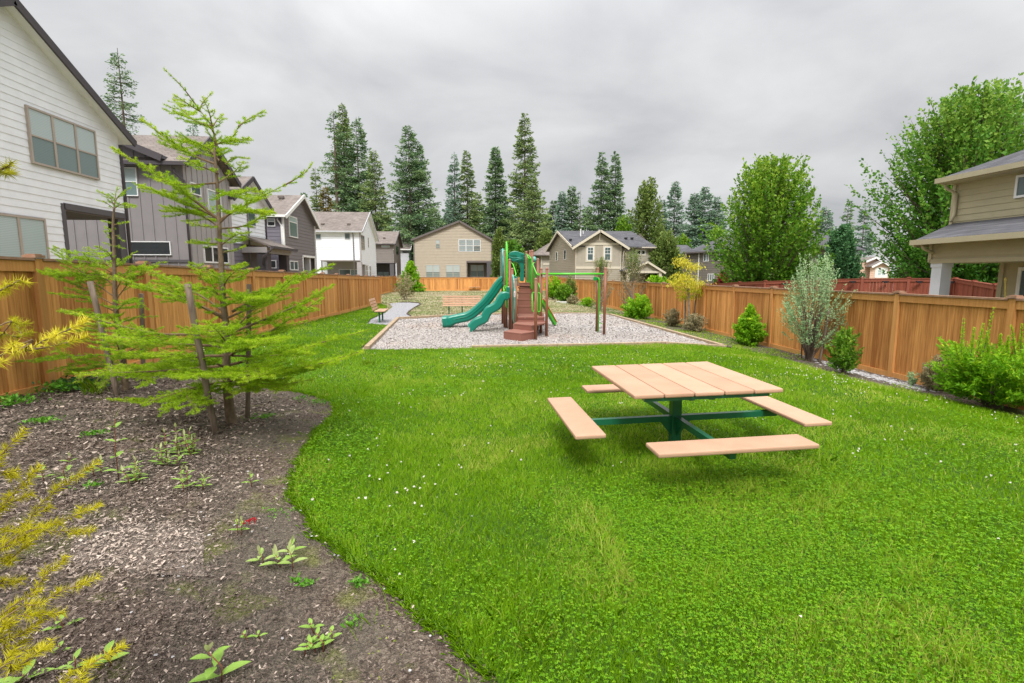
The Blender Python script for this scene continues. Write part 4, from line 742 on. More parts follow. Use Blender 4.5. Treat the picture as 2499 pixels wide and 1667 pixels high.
q = MB(); q.box((XP+.16, 13.42, .9), (.31, .31, 2.64)); q.box((XP+.16, 13.42, 2.12), (.35, .35, .12)); build('porch_column', q, m_bw, h)
win_px(h, WU, 2485, 429, 2560, 473, fr=m_vwhite, cols=2, panes=(m_gmid,), fw=.06)
WB = Wall((XU, 12.95), (XU, 2)); a_ = WB.fx(2492, 640)[0]; window(h, WB, a_, a_+1.9, -.35, 2.05, cols=2, fr=m_vwhite, panes=(m_gmid,), fw=.09)
q = MB(); q.box((13.6, 8, -.30), (1.5, 11.6, .16)); build('porch_floor', q, flat('concrete', (.36, .35, .33)), h)
# grill and bits on the porch
p = at(2402, 712, 12.9); bx, by = float(p[0]), float(p[1]); g = empty('barbecue_grill', (bx, by, -.2), 'grey lidded barbecue grill standing on the porch of the khaki house', 'grill')
q = MB(); q.box((bx, by, .25), (.75, .6, .8)); q.box((bx-.0, by, .72), (1.35, .5, .05)); build('cabinet', q, m_dark, g)
q = MB(); n_ = 8; prof = [(math.cos(math.pi*i/n_)*.30, math.sin(math.pi*i/n_)*.27) for i in range(n_+1)]; q.slab([(bx-.42, by+a_, .80+b_) for a_, b_ in prof], .84, (1, 0, 0)); build('lid', q, mat('steel_lid', (.34, .33, .31), (.22, .21, .20), 5, .4, metallic=.2), g)
q = MB(); q.beam((bx-.3, by-.36, .9), (bx+.3, by-.36, .9), .03, .03); build('handle', q, m_vwhite, g)
p = at(2474, 714, 12.6); q = MB(); q.tube([(p[0], p[1], -.2), (p[0]+.02, p[1]+.25, p[2]+.3)], .022, 7); q.lathe((p[0]+.02, p[1]+.25, p[2]+.28), [(.03, 0), (.035, .03), (.02, .09)], 7); tag(build('broom_handle', q, mat('yellow_handle', (.55, .45, .12)), loc=(p[0], p[1], -.2)), 'yellow pole leaning on the back wall of the khaki house porch', 'pole')
p = at(2493, 735, 11.6); q = MB(); q.box((p[0]+.2, p[1], p[2]-.15), (.55, .5, .12)); q.box((p[0]+.42, p[1], p[2]+.1), (.08, .5, .5)); [q.box((p[0]+.2+i*.22, p[1]+j*.2, p[2]-.45), (.04, .04, .55)) for i in (-1, 1) for j in (-1, 1)]; tag(build('patio_chair', q, mat('navy_cushion', (.03, .05, .12)), loc=(p[0], p[1], -.2)), 'dark blue patio chair on the porch at the right edge', 'chair')
# ------------------------------------------------------------------ timber edging round the playground
m_timber = mat('edging_timber', (.42, .32, .21), (.28, .20, .13), 12, .85, .5, 60, (1, 1, 1), 5)
gz = lambda x, y: float(H(x, y))
def edging(label, pts, ln=2.4, hgt=.13):
    q = MB()
    for a, b in zip(pts[:-1], pts[1:]):
        L_ = math.dist(a, b); n = max(1, round(L_/ln))
        for i in range(n):
            p = [a[0]+(b[0]-a[0])*i/n, a[1]+(b[1]-a[1])*i/n]; r = [a[0]+(b[0]-a[0])*(i+1-.006)/n, a[1]+(b[1]-a[1])*(i+1-.006)/n]
            q.beam((p[0], p[1], gz(*p)+hgt/2-.03+random.uniform(-.004, .004)), (r[0], r[1], gz(*r)+hgt/2-.03), .13, hgt)
    o = build('timber_edging', q, m_timber, bevel=.008, loc=(pts[0][0], pts[0][1], 0)); return tag(o, label, 'edging')
o1 = [(-2.68, 13.2), (-3.17, 22.33)]; edging('timber edging along the left side of the playground', o1)
edging('timber edging along the right side of the playground, beside the fence shrubs', [(7.14, 13.98), (7.06, 25.66)])
edging('timber edging along the far side of the playground, curving behind the slide', [(-3.1, 22.42), (-.2, 24.8), (1.6, 25.0), (6.98, 25.72)])
edging('timber edging along the near side of the playground, between lawn and chips', [(.0, 13.37), (3.5, 13.6), (7.2, 13.9)], hgt=.12)
q = MB(); pth = [G(u, v) for u, v in [(1003, 772), (993, 767), (999, 760), (1011, 752), (1027, 742.5), (1020, 739.5), (1000, 738), (975, 738)]]
for a, b in zip(pth[:-1], pth[1:]): q.beam((a[0], a[1], a[2]+.01), (b[0], b[1], b[2]+.01), .04, .09)
tag(build('path_edging', q, mat('dark_edging', (.10, .075, .055)), loc=pth[0]), 'thin dark edging strip around the far curve of the gravel path', 'edging')
# ------------------------------------------------------------------ picnic tables
m_plank = mat('recycled_plank', (.53, .325, .215), (.42, .25, .16), 3.5, .6, .45, 260, (1, 1, 1), 8, attr=True, spec=.3)
m_green = mat('green_powder_coat', (.010, .125, .062), (.008, .10, .048), 3, .32, .12, 90, spec=.5, coat=.2)
def picnic_table(loc, rz, label, tx=0, ty=0, S=1.44, zt=.80, zs=.447, d=.964, L=1.402, w=.287):
    t = empty('picnic_table', (0, 0, 0), label, 'picnic table')
    n = 5; pw = S/n
    for i in range(n):
        q = MB(); q.v = random.uniform(.3, .8); q.box((-S/2+pw*(i+.5), 0, zt-.02), (pw-.008, S, .04)); build('tabletop_plank', q, m_plank, t, bevel=.012)
    q = MB()
    for b in (-.45, 0, .45): q.box((0, b, zt-.062), (S*.9, .05, .042))
    for k in (-1, 1): q.box((k*.10, 0, zt-.10), (.05, S*.8, .03))
    q.box((0, -S*.46, zt-.06), (S*.84, .03, .035)); q.box((0, S*.46, zt-.06), (S*.84, .03, .035)); build('top_frame', q, m_green, t)
    q = MB(); q.box((0, 0, zt/2-.12), (.10, .10, zt+.06)); build('post', q, m_green, t, bevel=.006)
    for k in range(4):
        a = k*math.pi/2; rm = Matrix.Rotation(a, 3, 'Z')
        s = MB(); s.v = random.uniform(.3, .8); s.box(rm@Vector((0, -d-w/2, zs-.02)), (L, w, .04) if k % 2 == 0 else (w, L, .04)); build('bench_seat', s, m_plank, t, bevel=.012)
        q = MB(); q.beam(rm@Vector((0, -.052, zs-.10)), rm@Vector((0, -d-w*.6, zs-.10)), .055, .06)
        c = rm@Vector((0, -d-w/2, zs-.055)); q.box(c, (L*.80, .06, .03) if k % 2 == 0 else (.06, L*.80, .03)); 
        q.slab([rm@Vector((-.006, -.05, zs-.13)), rm@Vector((-.006, -.17, zs-.13)), rm@Vector((-.006, -.05, zs-.28))], .012, rm@Vector((1, 0, 0))); build('seat_arm', q, m_green, t)
    t.location = loc; t.rotation_euler = (ty, -tx, rz); return t
picnic_table((2.15, 5.14, 0), .0358, 'large tan plank picnic table with four bench seats on the near lawn', .019, .0092)
p = G(1158, 708.5); picnic_table((p[0], p[1]-.5, p[2]), -.02, 'small far picnic table in front of the back fence')
# ------------------------------------------------------------------ benches
def bench(loc, rz, L, label):
    t = empty('park_bench', (0, 0, 0), label, 'bench')       # faces -Y
    for i in range(2): q = MB(); q.v = random.uniform(.3, .8); q.box((0, -.12-.2*i, .44), (L, .19, .04)); build('seat_plank', q, m_plank, t, bevel=.01)
    for i in range(4):
        z = .52+.115*i; y = .02+.035*i; q = MB(); q.v = random.uniform(.2, .8); q.box((0, y, z), (L, .035, .092), Matrix.Rotation(-.28, 3, 'X')); build('backrest_plank', q, m_plank, t, bevel=.01)
    for s in (-.34*L, .0 if L > 1.7 else None, .34*L):
        if s is None: continue
        q = MB(); q.beam((s, -.2, -.1), (s, -.2, .42), .06, .06, (0, 1, 0)); q.box((s, -.2, .40), (.05, .42, .03)); q.beam((s, -.0, .40), (s, .16, .93), .05, .025, (0, 1, 0)); build('leg', q, m_green, t)
    t.location = loc; t.rotation_euler = (0, 0, rz); return t
p = G(918, 787); bench((p[0]-.1, p[1]+.55, p[2]), R(90)+.05, 1.5, 'tan slatted bench standing beside the gravel path by the left fence, seen end on')
p = G(1128, 766.5); bench((p[0]+.0, p[1], p[2]), .02, 1.9, 'tan slatted bench on the dry grass behind the green slides, facing the camera')
p = G(1371, 738.5); q = MB(); q.slab([(p[0]-.4, p[1]-.3, p[2]+.07), (p[0]+.45, p[1]-.25, p[2]+.07), (p[0]+.4, p[1]+.4, p[2]+.07), (p[0]-.35, p[1]+.35, p[2]+.07)], .12); tag(build('concrete_slab', q, flat('pale_concrete', (.55, .54, .50)), loc=p), 'flat pale concrete lid lying in the dry grass by the green bushes', 'lid')
# ------------------------------------------------------------------ play structure
m_post = mat('brown_post', (.235, .088, .045), (.20, .075, .038), 4, .42, .1, 80, spec=.4); m_deck = mat('brown_deck', (.26, .112, .082), (.235, .10, .072), 3, .5, .2, 120)
m_postcap = mat('post_cap_brown', (.34, .17, .12), (.28, .13, .09), 5, .5); m_teal = mat('teal_plastic', (.004, .20, .135), (.004, .175, .118), 2, .32, .05, 90, spec=.5); m_tealw = mat('faded_teal', (.16, .42, .37), (.03, .27, .22), 6, .45)
m_lime = mat('lime_green_paint', (.085, .52, .015), (.075, .47, .012), 3, .3, spec=.5); m_lime2 = mat('lime_panel', (.045, .44, .012), (.04, .40, .01), 3, .35, spec=.5)
m_sticker = mat('sticker', (.75, .76, .74), (.5, .5, .5), 30, .5); m_orange = mat('orange_rail', (.60, .17, .04)); m_steel = mat('bolt_steel', (.6, .6, .6), rough=.3, metallic=.8)
PS = empty('play_structure', (1.7, 18, -.08), 'brown and green playground climbing structure with teal slides, stairs and an overhead bar', 'play structure')
def zv(y, v, x=1.8): d = x*math.sin(YAW)+y*math.cos(YAW); return float(at(CW/2, v, d)[2])
def pole(x, y, ztop, zb=-.2, r=.045):
    q = MB(); q.tube([(x, y, zb), (x, y, ztop-.05)], r, 14); po = build('post', q, m_post, PS, smooth=True)
    q = MB(); q.lathe((x, y, ztop-.055), [(r*1.06, 0), (r*1.04, .02), (r*.8, .045), (r*.35, .06)], 14); build('post_cap', q, m_postcap, po, smooth=True); return po
DZ = 1.50
P = {}
for k, (u, v, vt, dd) in {1: (1226.5, 790.6, 612, 20.2), 2: (1231.5, 799, 611, 18.8), 4: (1243.7, 805.9, 631.7, 17.9), 5: (1250, 805, 654, 17.3), 6: (1259, 805, 679.5, 16.6), 7: (1284, 792, 613, 20.2), 9: (1298, 799, 610, 18.8), 10: (1312, 807.8, 630.7, 17.7), 11: (1320, 813.5, 653.7, 16.9), 12: (1307.5, 830.8, 678.6, 15.15), 13: (1334, 821.6, 653, 16.05), 14: (1457, 809.7, 652.5, 17.4), 15: (1475.3, 817.4, 652.5, 16.5)}.items():
    a_ = at(u, 760, dd); zt_ = at(u, vt, dd)[2]; P[k] = (float(a_[0]), float(a_[1])); pole(P[k][0], P[k][1], float(zt_))
a_ = at(1236, 760, 18.6); pole(float(a_[0]), float(a_[1]), 2.2); a_ = at(1292.7, 760, 19.9); pole(float(a_[0]), float(a_[1]), 2.78)
def part(nm, q, m, par=PS, **k): return build(nm, q, m, par, **k)
# deck and stairs
q = MB(); q.slab([(P[2][0]+.05, P[2][1], DZ), (P[9][0], P[9][1], DZ), (P[7][0], P[7][1], DZ), (P[1][0], P[1][1], DZ)], .06); part('deck', q, m_deck)
levels = [(747, 18.0), (730.3, 18.25), (713, 18.5), (701, 18.75), (690, 19.0)]
xl0, xr0 = at(1262, 750, 17.4)[0], at(1303, 750, 17.4)[0]
yl, zl_ = 17.25, .50
for i, (v, y) in enumerate(levels):
    z = zv(y, v); f_ = i/4; a0 = float(onx(1, 1, 1)[0])*0+float(at(1262+f_*6, 700, y)[0]); a1 = float(at(1304-(f_*16 if i > 2 else 0), 700, y)[0]) if i < 3 else float(at(1289 if i == 3 else 1286, 700, y)[0])+.12
    q = MB(); q.box(((a0+a1)/2, y+.16, z-.02), (a1-a0, .34, .04)); q.box(((a0+a1)/2, y+.005, (z+zl_)/2-.02), (a1-a0, .02, z-zl_)); 
    for j in range(9): q.box((a0+(a1-a0)*(j+.5)/9, y-.012, z-.025), (.04, .012, .02))
    part('stair_tread', q, m_deck); zl_ = z
# lower platform and fanned steps
def gx(u, v, z):
    r = ray(u, v); t = (z-CAM[2])/r[2]; p = CAM+r*t; return (float(p[0]), float(p[1]), z)
zp = .50; pl = [gx(1263, 773, zp), gx(1329, 773, zp), (float(at(1329, 764, 17.9)[0]), 17.9, zp), (float(at(1263, 764, 17.9)[0]), 17.9, zp)]
q = MB(); q.slab(pl, .07); part('step', q, m_deck, bevel=.01)
q = MB(); q.slab([(p[0]*.999, p[1]+.02, zp-.085) for p in pl], .2); part('riser_panel', q, m_deck)
for sx_ in (1281, 1313): q = MB(); b_ = gx(sx_, 774, zp); q.box((b_[0], b_[1]-.005, zp-.03), (.02, .01, .02)); part('bolt', q, m_steel)
z2 = .34; s2 = [gx(1254, 789.6, z2), gx(1297, 793.8, z2), gx(1332, 788, z2), gx(1331, 783, z2), gx(1262, 783, z2)]
q = MB(); q.slab(s2, .045); part('step', q, m_deck, bevel=.008)
q = MB(); q.slab([(s2[0][0], s2[0][1]+.01, z2-.047), (s2[1][0], s2[1][1]+.01, z2-.047), (s2[1][0]+.14, s2[1][1]+.35, z2-.047), (s2[0][0], s2[0][1]+.35, z2-.047)], .38); part('riser_panel', q, m_deck)
z1 = .17; s1 = [gx(1229, 808.5, z1), gx(1272, 813.5, z1), gx(1304, 809, z1), gx(1301, 803, z1), gx(1252, 803, z1)]
q = MB(); q.slab(s1, .04); part('step', q, m_deck, bevel=.008)
q = MB(); q.slab([(p[0], p[1]+.01, z1-.042) for p in s1], .26); part('riser_panel', q, m_deck)
b_ = G(1285, 830); q = MB(); q.lathe((b_[0], b_[1], b_[2]), [(.03, 0), (.035, .06), (.045, .09), (.03, .14)], 8); part('foot_bracket', q, m_lime)
# panels seen edge on
def ypanel(nm, x, pts, m, th=.05, **k): q = MB(); q.slab([(x, y, z) for y, z in pts], th, (1, 0, 0)); return part(nm, q, m, **k)
xa = (P[2][0]+P[4][0])/2-.02; ya, yb = P[4][1]+.08, P[2][1]-.08
zt3 = zv(ya+.3, 591, 1.25)
ypanel('climber_panel', xa-.03, [(ya+.12, .75), (yb-.1, .75), (yb-.02, 2.0), (yb-.1, zt3-.5), ((ya+yb)/2, zt3-.05), (ya+.1, zt3-.4), (ya+.05, 2.0)], m_lime2, .035)
q = MB(); cy = [(ya+.05, .72), (yb-.05, .72), (yb, 1.0), (yb, zt3-.55), (yb-.12, zt3-.15), ((ya+yb)/2, zt3), (ya+.1, zt3-.15), (ya, zt3-.55), (ya, 1.0), (ya+.05, .72)]; q.tube([(xa, y, z) for y, z in cy], .028, 8); part('climber_rail', q, m_lime, smooth=True)
yy7, yy9 = P[7][1], P[9][1]; x7 = P[9][0]
ypanel('side_panel', P[7][0]+.02, [(yy7-.06, DZ+.02), (yy9+.1, DZ+.02), (yy9-.05, zv(yy9, 705, 2.2)), (yy9-.05, zv(yy9, 631, 2.2)), (yy7-.06, zv(yy7, 621, 2.2))], m_lime2, .04)
ypanel('side_panel', P[9][0]+.02, [(yy9-.08, 1.05), (P[10][1]+.1, .75), (P[10][1]+.1, zv(P[10][1], 668, 2.3)), (yy9-.08, zv(yy9, 649, 2.2))], m_lime2, .04)
ypanel('side_panel', P[10][0]-.02, [(P[10][1]-.08, .55), (P[11][1]+.08, .50), (P[11][1]+.08, zv(P[11][1], 706, 2.3)), (P[10][1]-.08, zv(P[10][1], 690, 2.3))], m_lime2, .04)
def rail(pts, r=.02, m=m_lime): q = MB(); q.tube(pts, r, 8); return part('hand_rail', q, m, smooth=True)
def pp(u, v, d): return tuple(float(c) for c in at(u, v, d))
c4 = lambda X, Y, d: pp(1050+X/5.224, 580+Y/5.224, d)
rail([c4(1020, 325, 18.6), c4(1040, 325, 18.4), c4(1056, 345, 18.1), c4(1075, 400, 17.9), c4(1092, 465, 17.6), c4(1088, 485, 17.5), c4(1060, 490, 17.5)])
rail([c4(1335, 318, 18.7), c4(1315, 322, 18.5), c4(1308, 345, 18.2), c4(1335, 410, 17.9), c4(1362, 470, 17.5), c4(1385, 480, 17.3), c4(1410, 478, 17.0)])
rail([c4(1228, 212, 20), c4(1240, 230, 19.5), c4(1250, 262, 19.0), c4(1285, 268, 18.8)]); rail([c4(1228, 545, 20), c4(1250, 600, 19.4), c4(1284, 658, 18.9)])
def loop(X0_, Y0_, X1_, Y1_, d, skew=0, r=.017):
    k = 12; pts = [(X0_, Y0_+k), (X0_+k, Y0_), (X1_-k, Y0_+skew), (X1_, Y0_+k+skew), (X1_, Y1_-k+skew), (X1_-k, Y1_+skew), (X0_+k, Y1_), (X0_, Y1_-k), (X0_, Y0_+k)]
    rail([c4(a, b, d) for a, b in pts], r)
loop(1300, 700, 1342, 940, 15.2); loop(1366, 705, 1403, 945, 15.25); loop(934, 618, 985, 722, 17.7, 6); loop(945, 640, 975, 700, 17.6)
# teal panels
def outline(nm, px, d, th, m, par=PS, **k):
    q = MB(); q.slab([c4(a, b, d) for a, b in px], th, (0, 1, 0)); return part(nm, q, m, par, **k)
ar = outline('arch_panel', [(1205, 205), (1205, 330), (1196, 340), (1196, 545), (1185, 560), (1150, 556), (1143, 545), (1152, 430), (1150, 380), (1140, 350), (1122, 325), (1095, 312), (1060, 302), (1030, 298), (1010, 275), (1003, 250), (1003, 205), (1015, 190), (1040, 178), (1080, 170), (1120, 175), (1135, 185), (1165, 192)], 20.3, .12, m_teal, bevel=.025)
q = MB(); q.slab([c4(a, b, 20.26) for a, b in [(1012, 235), (1022, 222), (1060, 216), (1098, 222), (1108, 235), (1098, 247), (1060, 252), (1022, 247)]], .03, (0, 1, 0)); part('slot_shade', q, mat('teal_shadow_plastic', (.006, .13, .07)), ar)  # shade of the slot openings painted as dark slabs proud of the arch
q = MB(); q.slab([c4(a, b, 20.26) for a, b in [(1160, 220), (1196, 220), (1196, 245), (1160, 245)]], .03, (0, 1, 0)); part('slot_shade', q, MATS['teal_shadow_plastic'], ar)
q = MB(); q.tube([c4(1003, 245, 20.2), c4(1060, 262, 20.2), c4(1130, 258, 20.2), c4(1205, 250, 20.2)], .02, 8); part('bead', q, m_teal, ar, smooth=True)
q = MB(); q.tube([c4(1040, 300, 20.2), c4(1100, 285, 20.2), c4(1160, 270, 20.2), c4(1205, 285, 20.2)], .02, 8); part('bead', q, m_teal, ar, smooth=True)
ypanel('slide_hood_panel', P[1][0]-.10, [(P[2][1]+.05, 1.5), (P[1][1]-.05, 1.5), (P[1][1]-.02, 2.5), (P[1][1]-.2, 2.72), (P[2][1]+.25, 2.72), (P[2][1]+.02, 2.5)], m_teal, .09, bevel=.02)
q = MB(); q.tube([(P[1][0]-.06, y, z) for y, z in [(P[2][1]+.0, 1.7), (P[2][1]-.02, 2.5), (P[2][1]+.2, 2.78), (P[1][1]-.2, 2.78), (P[1][1], 2.5)]], .035, 8); part('hood_rim', q, m_tealw, smooth=True)
y5, y6 = P[5][1], P[6][1]
zt5 = zv(y5, 674, 1.45)
ypanel('stair_side_panel', P[5][0]+.0, [(y6-.0, .25), (y5+.35, .45), (y5+.42, zt5-.25), (y5+.25, zt5), (y5-.05, zt5-.02), (y6+.1, 1.55), (y6-.02, 1.35)], m_teal, .06, bevel=.02)
q = MB(); q.tube([(P[5][0]+.02, y, z) for y, z in [(y6+.0, .4), (y6-.03, 1.38), (y6+.1, 1.62), (y5-.05, zt5+.03), (y5+.25, zt5+.04)]], .03, 8); part('panel_rim', q, m_tealw, smooth=True)
outline('stair_side_panel', [(1070, 505), (1090, 492), (1112, 505), (1126, 545), (1124, 590), (1108, 615), (1085, 600), (1072, 560)], 18.3, .06, m_teal, bevel=.02)
q = MB(); a_ = c4(1325, 275, 19.2); q.lathe((a_[0], a_[1], a_[2]-.1), [(.03, 0), (.09, .03), (.10, .1), (.07, .16), (.03, .2)], 12); part('spinner', q, m_tealw, smooth=True)
q = MB(); a_ = c4(1297, 325, 18.9); q.lathe((a_[0], a_[1], a_[2]-.08), [(.02, 0), (.055, .03), (.06, .08), (.05, .14), (.02, .17)], 10); part('spinner', q, mat('plum_plastic', (.22, .05, .13), rough=.4), smooth=True)
for X, Y0_, Y1_, d in ((995, 618, 690, 17.7), (1073, 680, 756, 16.5)):
    q = MB(); a_ = c4(X, Y0_, d); b_ = c4(X, Y1_, d); q.box(((a_[0]+b_[0])/2, a_[1]-.07, (a_[2]+b_[2])/2), (.05, .012, a_[2]-b_[2])); st = part('safety_sticker', q, m_sticker)
    q = MB(); [q.box(((a_[0]+b_[0])/2, a_[1]-.078, b_[2]+(a_[2]-b_[2])*k/7), (.034, .004, .008)) for k in (1.5, 2.5, 3.5, 4.5)]; part('print', q, m_dark, st)
# overhead bar between the post pairs, pole and thin rungs at its right end
zb = float(at(1400, 668.5, 16.6)[2])
q = MB(); ym = (P[14][1]+P[15][1])/2
q.tube([(P[13][0], ym-.10, zb), (P[15][0]-.05, ym-.10, zb)], .034, 10); part('overhead_bar', q, m_lime, smooth=True)
q = MB(); q.tube([(P[11][0], P[11][1], zb), (P[13][0], P[13][1], zb)], .024, 8); q.tube([(P[14][0], P[14][1], zb), (P[15][0], P[15][1], zb)], .024, 8); part('cross_tube', q, m_lime, smooth=True)
q = MB(); q.tube([(P[10][0], P[10][1], zb), (P[13][0], ym-.10, zb)], .03, 8); part('overhead_bar', q, m_lime, smooth=True)
xq, yq = float(at(1461, 760, 17.25)[0]), float(at(1461, 760, 17.25)[1]); zq = float(at(1461, 681, 17.25)[2])
q = MB(); q.tube([(P[14][0], P[14][1], zq+.03), (xq-.02, yq, zq+.03), (xq, yq, zq-.05), (xq, yq, -.15)], .024, 8); part('turning_pole', q, m_lime, smooth=True)
q = MB(); a_ = c4(2102, 523, 17.3); q.tube([(a_[0], a_[1], a_[2]), (a_[0]+.02, a_[1]+.02, a_[2])], .07, 14); q.box((a_[0]+.08, a_[1], a_[2]), (.14, .03, .07)); part('turning_disc', q, mat('dark_green_plastic', (.01, .28, .05)))
for Y_ in (960, 1085): q = MB(); q.tube([(xq, yq, zv(yq, 580+Y_/5.224, 4.2)), (P[15][0], P[15][1], zv(P[15][1], 580+(Y_+20)/5.224, 4.2))], .012, 6); part('rung', q, m_lime, smooth=True)
# slides
def sweep(path, hw, hh, y, mscale=None, sec=None):
    sec = sec or [(-1, 1), (-1.1, .85), (-1.03, .15), (-.82, -.07), (.82, -.07), (1.03, .15), (1.1, .85), (1, 1), (.86, .9), (.74, .2), (.5, .1), (-.5, .1), (-.74, .2), (-.86, .9)]
    q = MB(); n = len(sec); vs = []; k = len(path)
    for i, (x, z) in enumerate(path):
        a = path[max(i-1, 0)]; b = path[min(i+1, k-1)]; t = Vector((b[0]-a[0], 0, b[1]-a[1])).normalized(); up_ = Vector((t.z, 0, -t.x)); up_ = up_ if up_.z > 0 or abs(up_.z) < .01 and up_.x < 0 else -up_
        s = mscale[i] if mscale else 1
        for (sy, su) in sec: vs.append(Vector((x, y, z))+Vector((0, sy*hw*s, 0))+up_*(su*hh*s))
    fs = [(i*n+j, i*n+(j+1) % n, (i+1)*n+(j+1) % n, (i+1)*n+j) for i in range(k-1) for j in range(n)]+[tuple(range(n)), tuple(range(k*n-1, (k-1)*n-1, -1))]
    q.add(vs, fs); return q
def smooth_path(pts, n=5):
    out_ = []; k = len(pts)
    for i in range(k-1):
        p0, p1, p2, p3 = (np.array(pts[max(0, min(k-1, j))], float) for j in (i-1, i, i+1, i+2))
        for j in range(n): t = j/n; out_.append(tuple(.5*((2*p1)+(-p0+p2)*t+(2*p0-5*p1+4*p2-p3)*t*t+(-p0+3*p1-3*p2+p3)*t**3)))
    return out_+[tuple(pts[-1])]
def c4xz(X, Y, y): p = ony(1050+X/5.224, 580+Y/5.224, y); return (float(p[0]), float(p[2]))
ys_ = 19.1
low = smooth_path([c4xz(a, b, ys_-.25) for a, b in [(1000, 560), (955, 585), (905, 640), (840, 735), (750, 850), (640, 955), (560, 1020), (480, 1060), (400, 1078), (320, 1098), (250, 1130), (160, 1140)]])
sl_ = sweep(low, .27, .30, ys_, [1+.25*float(sst(len(low)-14, len(low)-4, i)) for i in range(len(low))]); so_ = part('slide', sl_, m_teal, smooth=True)
sub = so_.modifiers.new('bevel', 'BEVEL'); sub.width = .02; sub.segments = 3
q = MB(); rr_ = []
for i, (x, z) in enumerate(low):
    a = low[max(i-1, 0)]; b = low[min(i+1, len(low)-1)]; t = Vector((b[0]-a[0], 0, b[1]-a[1])).normalized(); u_ = Vector((t.z, 0, -t.x)); u_ = u_ if u_.z > 0 else -u_; rr_.append(Vector((x, ys_-.30, z))+u_*.165)
q.tube(rr_, .014, 6); part('bead', q, m_teal, so_, smooth=True)
ex = low[-1]; q = MB(); q.tube([(ex[0]+.05, ys_, ex[1]+.02), (ex[0]+.05, ys_, -.15)], .04, 8); part('slide_foot', q, m_teal, so_, smooth=True)
q = MB(); q.slab([(low[0][0]-.03, ys_-.3, low[0][1]+.05), (low[3][0], ys_-.3, low[3][1]+.1), (low[3][0], ys_+.3, low[3][1]+.1), (low[0][0]-.03, ys_+.3, low[0][1]+.05)], .1); part('slide_entry', q, m_teal, so_, bevel=.02)
yw = 17.55
mid = smooth_path([c4xz(a, b, yw-.2) for a, b in [(1000, 745), (975, 742), (938, 742), (903, 782), (880, 830), (845, 872), (790, 905), (745, 930), (712, 985), (688, 1035), (635, 1062), (585, 1085), (548, 1120), (512, 1158)]])
ws = sweep(mid, .22, .27, yw, None, [(-1, .5), (-1.1, .35), (-1.05, -.4), (-.85, -.55), (.85, -.55), (1.05, -.4), (1.1, .35), (1, .5), (.86, .4), (.76, -.25), (.5, -.38), (-.5, -.38), (-.76, -.25), (-.86, .4)]); wo_ = part('wave_slide', ws, m_teal, smooth=True); sub = wo_.modifiers.new('bevel', 'BEVEL'); sub.width = .018; sub.segments = 3
q = MB(); a_ = mid[-1]; q.box((a_[0]+.02, yw-.2, a_[1]-.06), (.07, .06, .26)); q.box((a_[0]+.02, yw+.2, a_[1]-.06), (.07, .06, .26)); part('slide_foot', q, m_teal, wo_)
q = MB(); q.box((P[4][0]-.08, yw, mid[0][1]+.12), (.10, .45, .35)); part('slide_entry', q, m_teal, wo_)
# green ladder chute to the right, behind
top = at(1322, 735, 18.6); bot = at(1352, 790, 19.6)
for s in (-.22, .22):
    q = MB(); q.beam((float(top[0]), float(top[1])+s, float(top[2])), (float(bot[0])+.03, float(bot[1])+s, float(bot[2])), .05, .14); part('climber_side', q, m_lime2)
q = MB(); q.beam((float(top[0])+.03, float(top[1])-.22, float(top[2])+.09), (float(bot[0])+.06, float(bot[1])-.22, float(bot[2])+.09), .05, .03); part('climber_trim', q, m_orange)
for k in range(6):
    f_ = (k+.5)/6; c_ = np.array(top)*(1-f_)+np.array(bot)*f_; q = MB(); q.tube([(c_[0], c_[1]-.2, c_[2]), (c_[0], c_[1]+.2, c_[2])], .02, 8); part('rung', q, m_teal, smooth=True)
for s in (-.22, .22): q = MB(); q.box((float(bot[0]), float(bot[1])+s, float(bot[2])-.09), (.05, .05, .2)); part('climber_foot', q, m_lime2)
# ------------------------------------------------------------------ trees and shrubs
m_bark = mat('bark', (.16, .12, .09), (.09, .065, .05), 6, .9, .8, 30, (1, 1, .3)); m_barkg = mat('grey_bark', (.27, .24, .20), (.17, .145, .12), 14, .9, .8, 50, (1, 1, .5)); m_stake = mat('weathered_stake', (.20, .155, .115), (.11, .08, .06), 22, .9, .8, 60, (1, 1, .12))
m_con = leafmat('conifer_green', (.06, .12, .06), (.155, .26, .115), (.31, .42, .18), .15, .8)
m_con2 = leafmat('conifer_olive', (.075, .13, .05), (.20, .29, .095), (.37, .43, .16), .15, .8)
m_con3 = leafmat('conifer_haze_blue', (.10, .17, .12), (.20, .31, .21), (.33, .45, .31), .15, .8)  # distance haze painted into the leaves as a paler, bluer green
m_rust = leafmat('cedar_rusty', (.07, .065, .015), (.16, .13, .03), (.27, .20, .06), .2, .8)
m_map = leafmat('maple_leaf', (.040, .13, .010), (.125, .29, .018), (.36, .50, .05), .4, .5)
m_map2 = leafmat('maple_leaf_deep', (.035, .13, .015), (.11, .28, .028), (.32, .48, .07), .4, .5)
m_ald = leafmat('alder_leaf', (.06, .11, .025), (.16, .24, .05), (.30, .36, .10), .4, .6)
m_dk = leafmat('dark_leaf', (.03, .095, .035), (.07, .19, .07), (.17, .33, .13), .3, .6)
m_yellow = leafmat('yellow_leaf', (.34, .40, .02), (.62, .56, .04), (.85, .70, .16), .4, .6)
m_lime_l = leafmat('lime_leaf', (.07, .22, .008), (.20, .45, .015), (.50, .68, .03), .4, .5)
m_jun = leafmat('juniper_leaf', (.15, .27, .10), (.31, .47, .23), (.56, .69, .40), .2, .7)
m_red_l = leafmat('red_leaf', (.20, .02, .03), (.42, .05, .06), (.55, .12, .10), .4, .6)
m_brn = leafmat('dry_leaf', (.14, .12, .06), (.30, .27, .14), (.50, .44, .28), .3, .7)
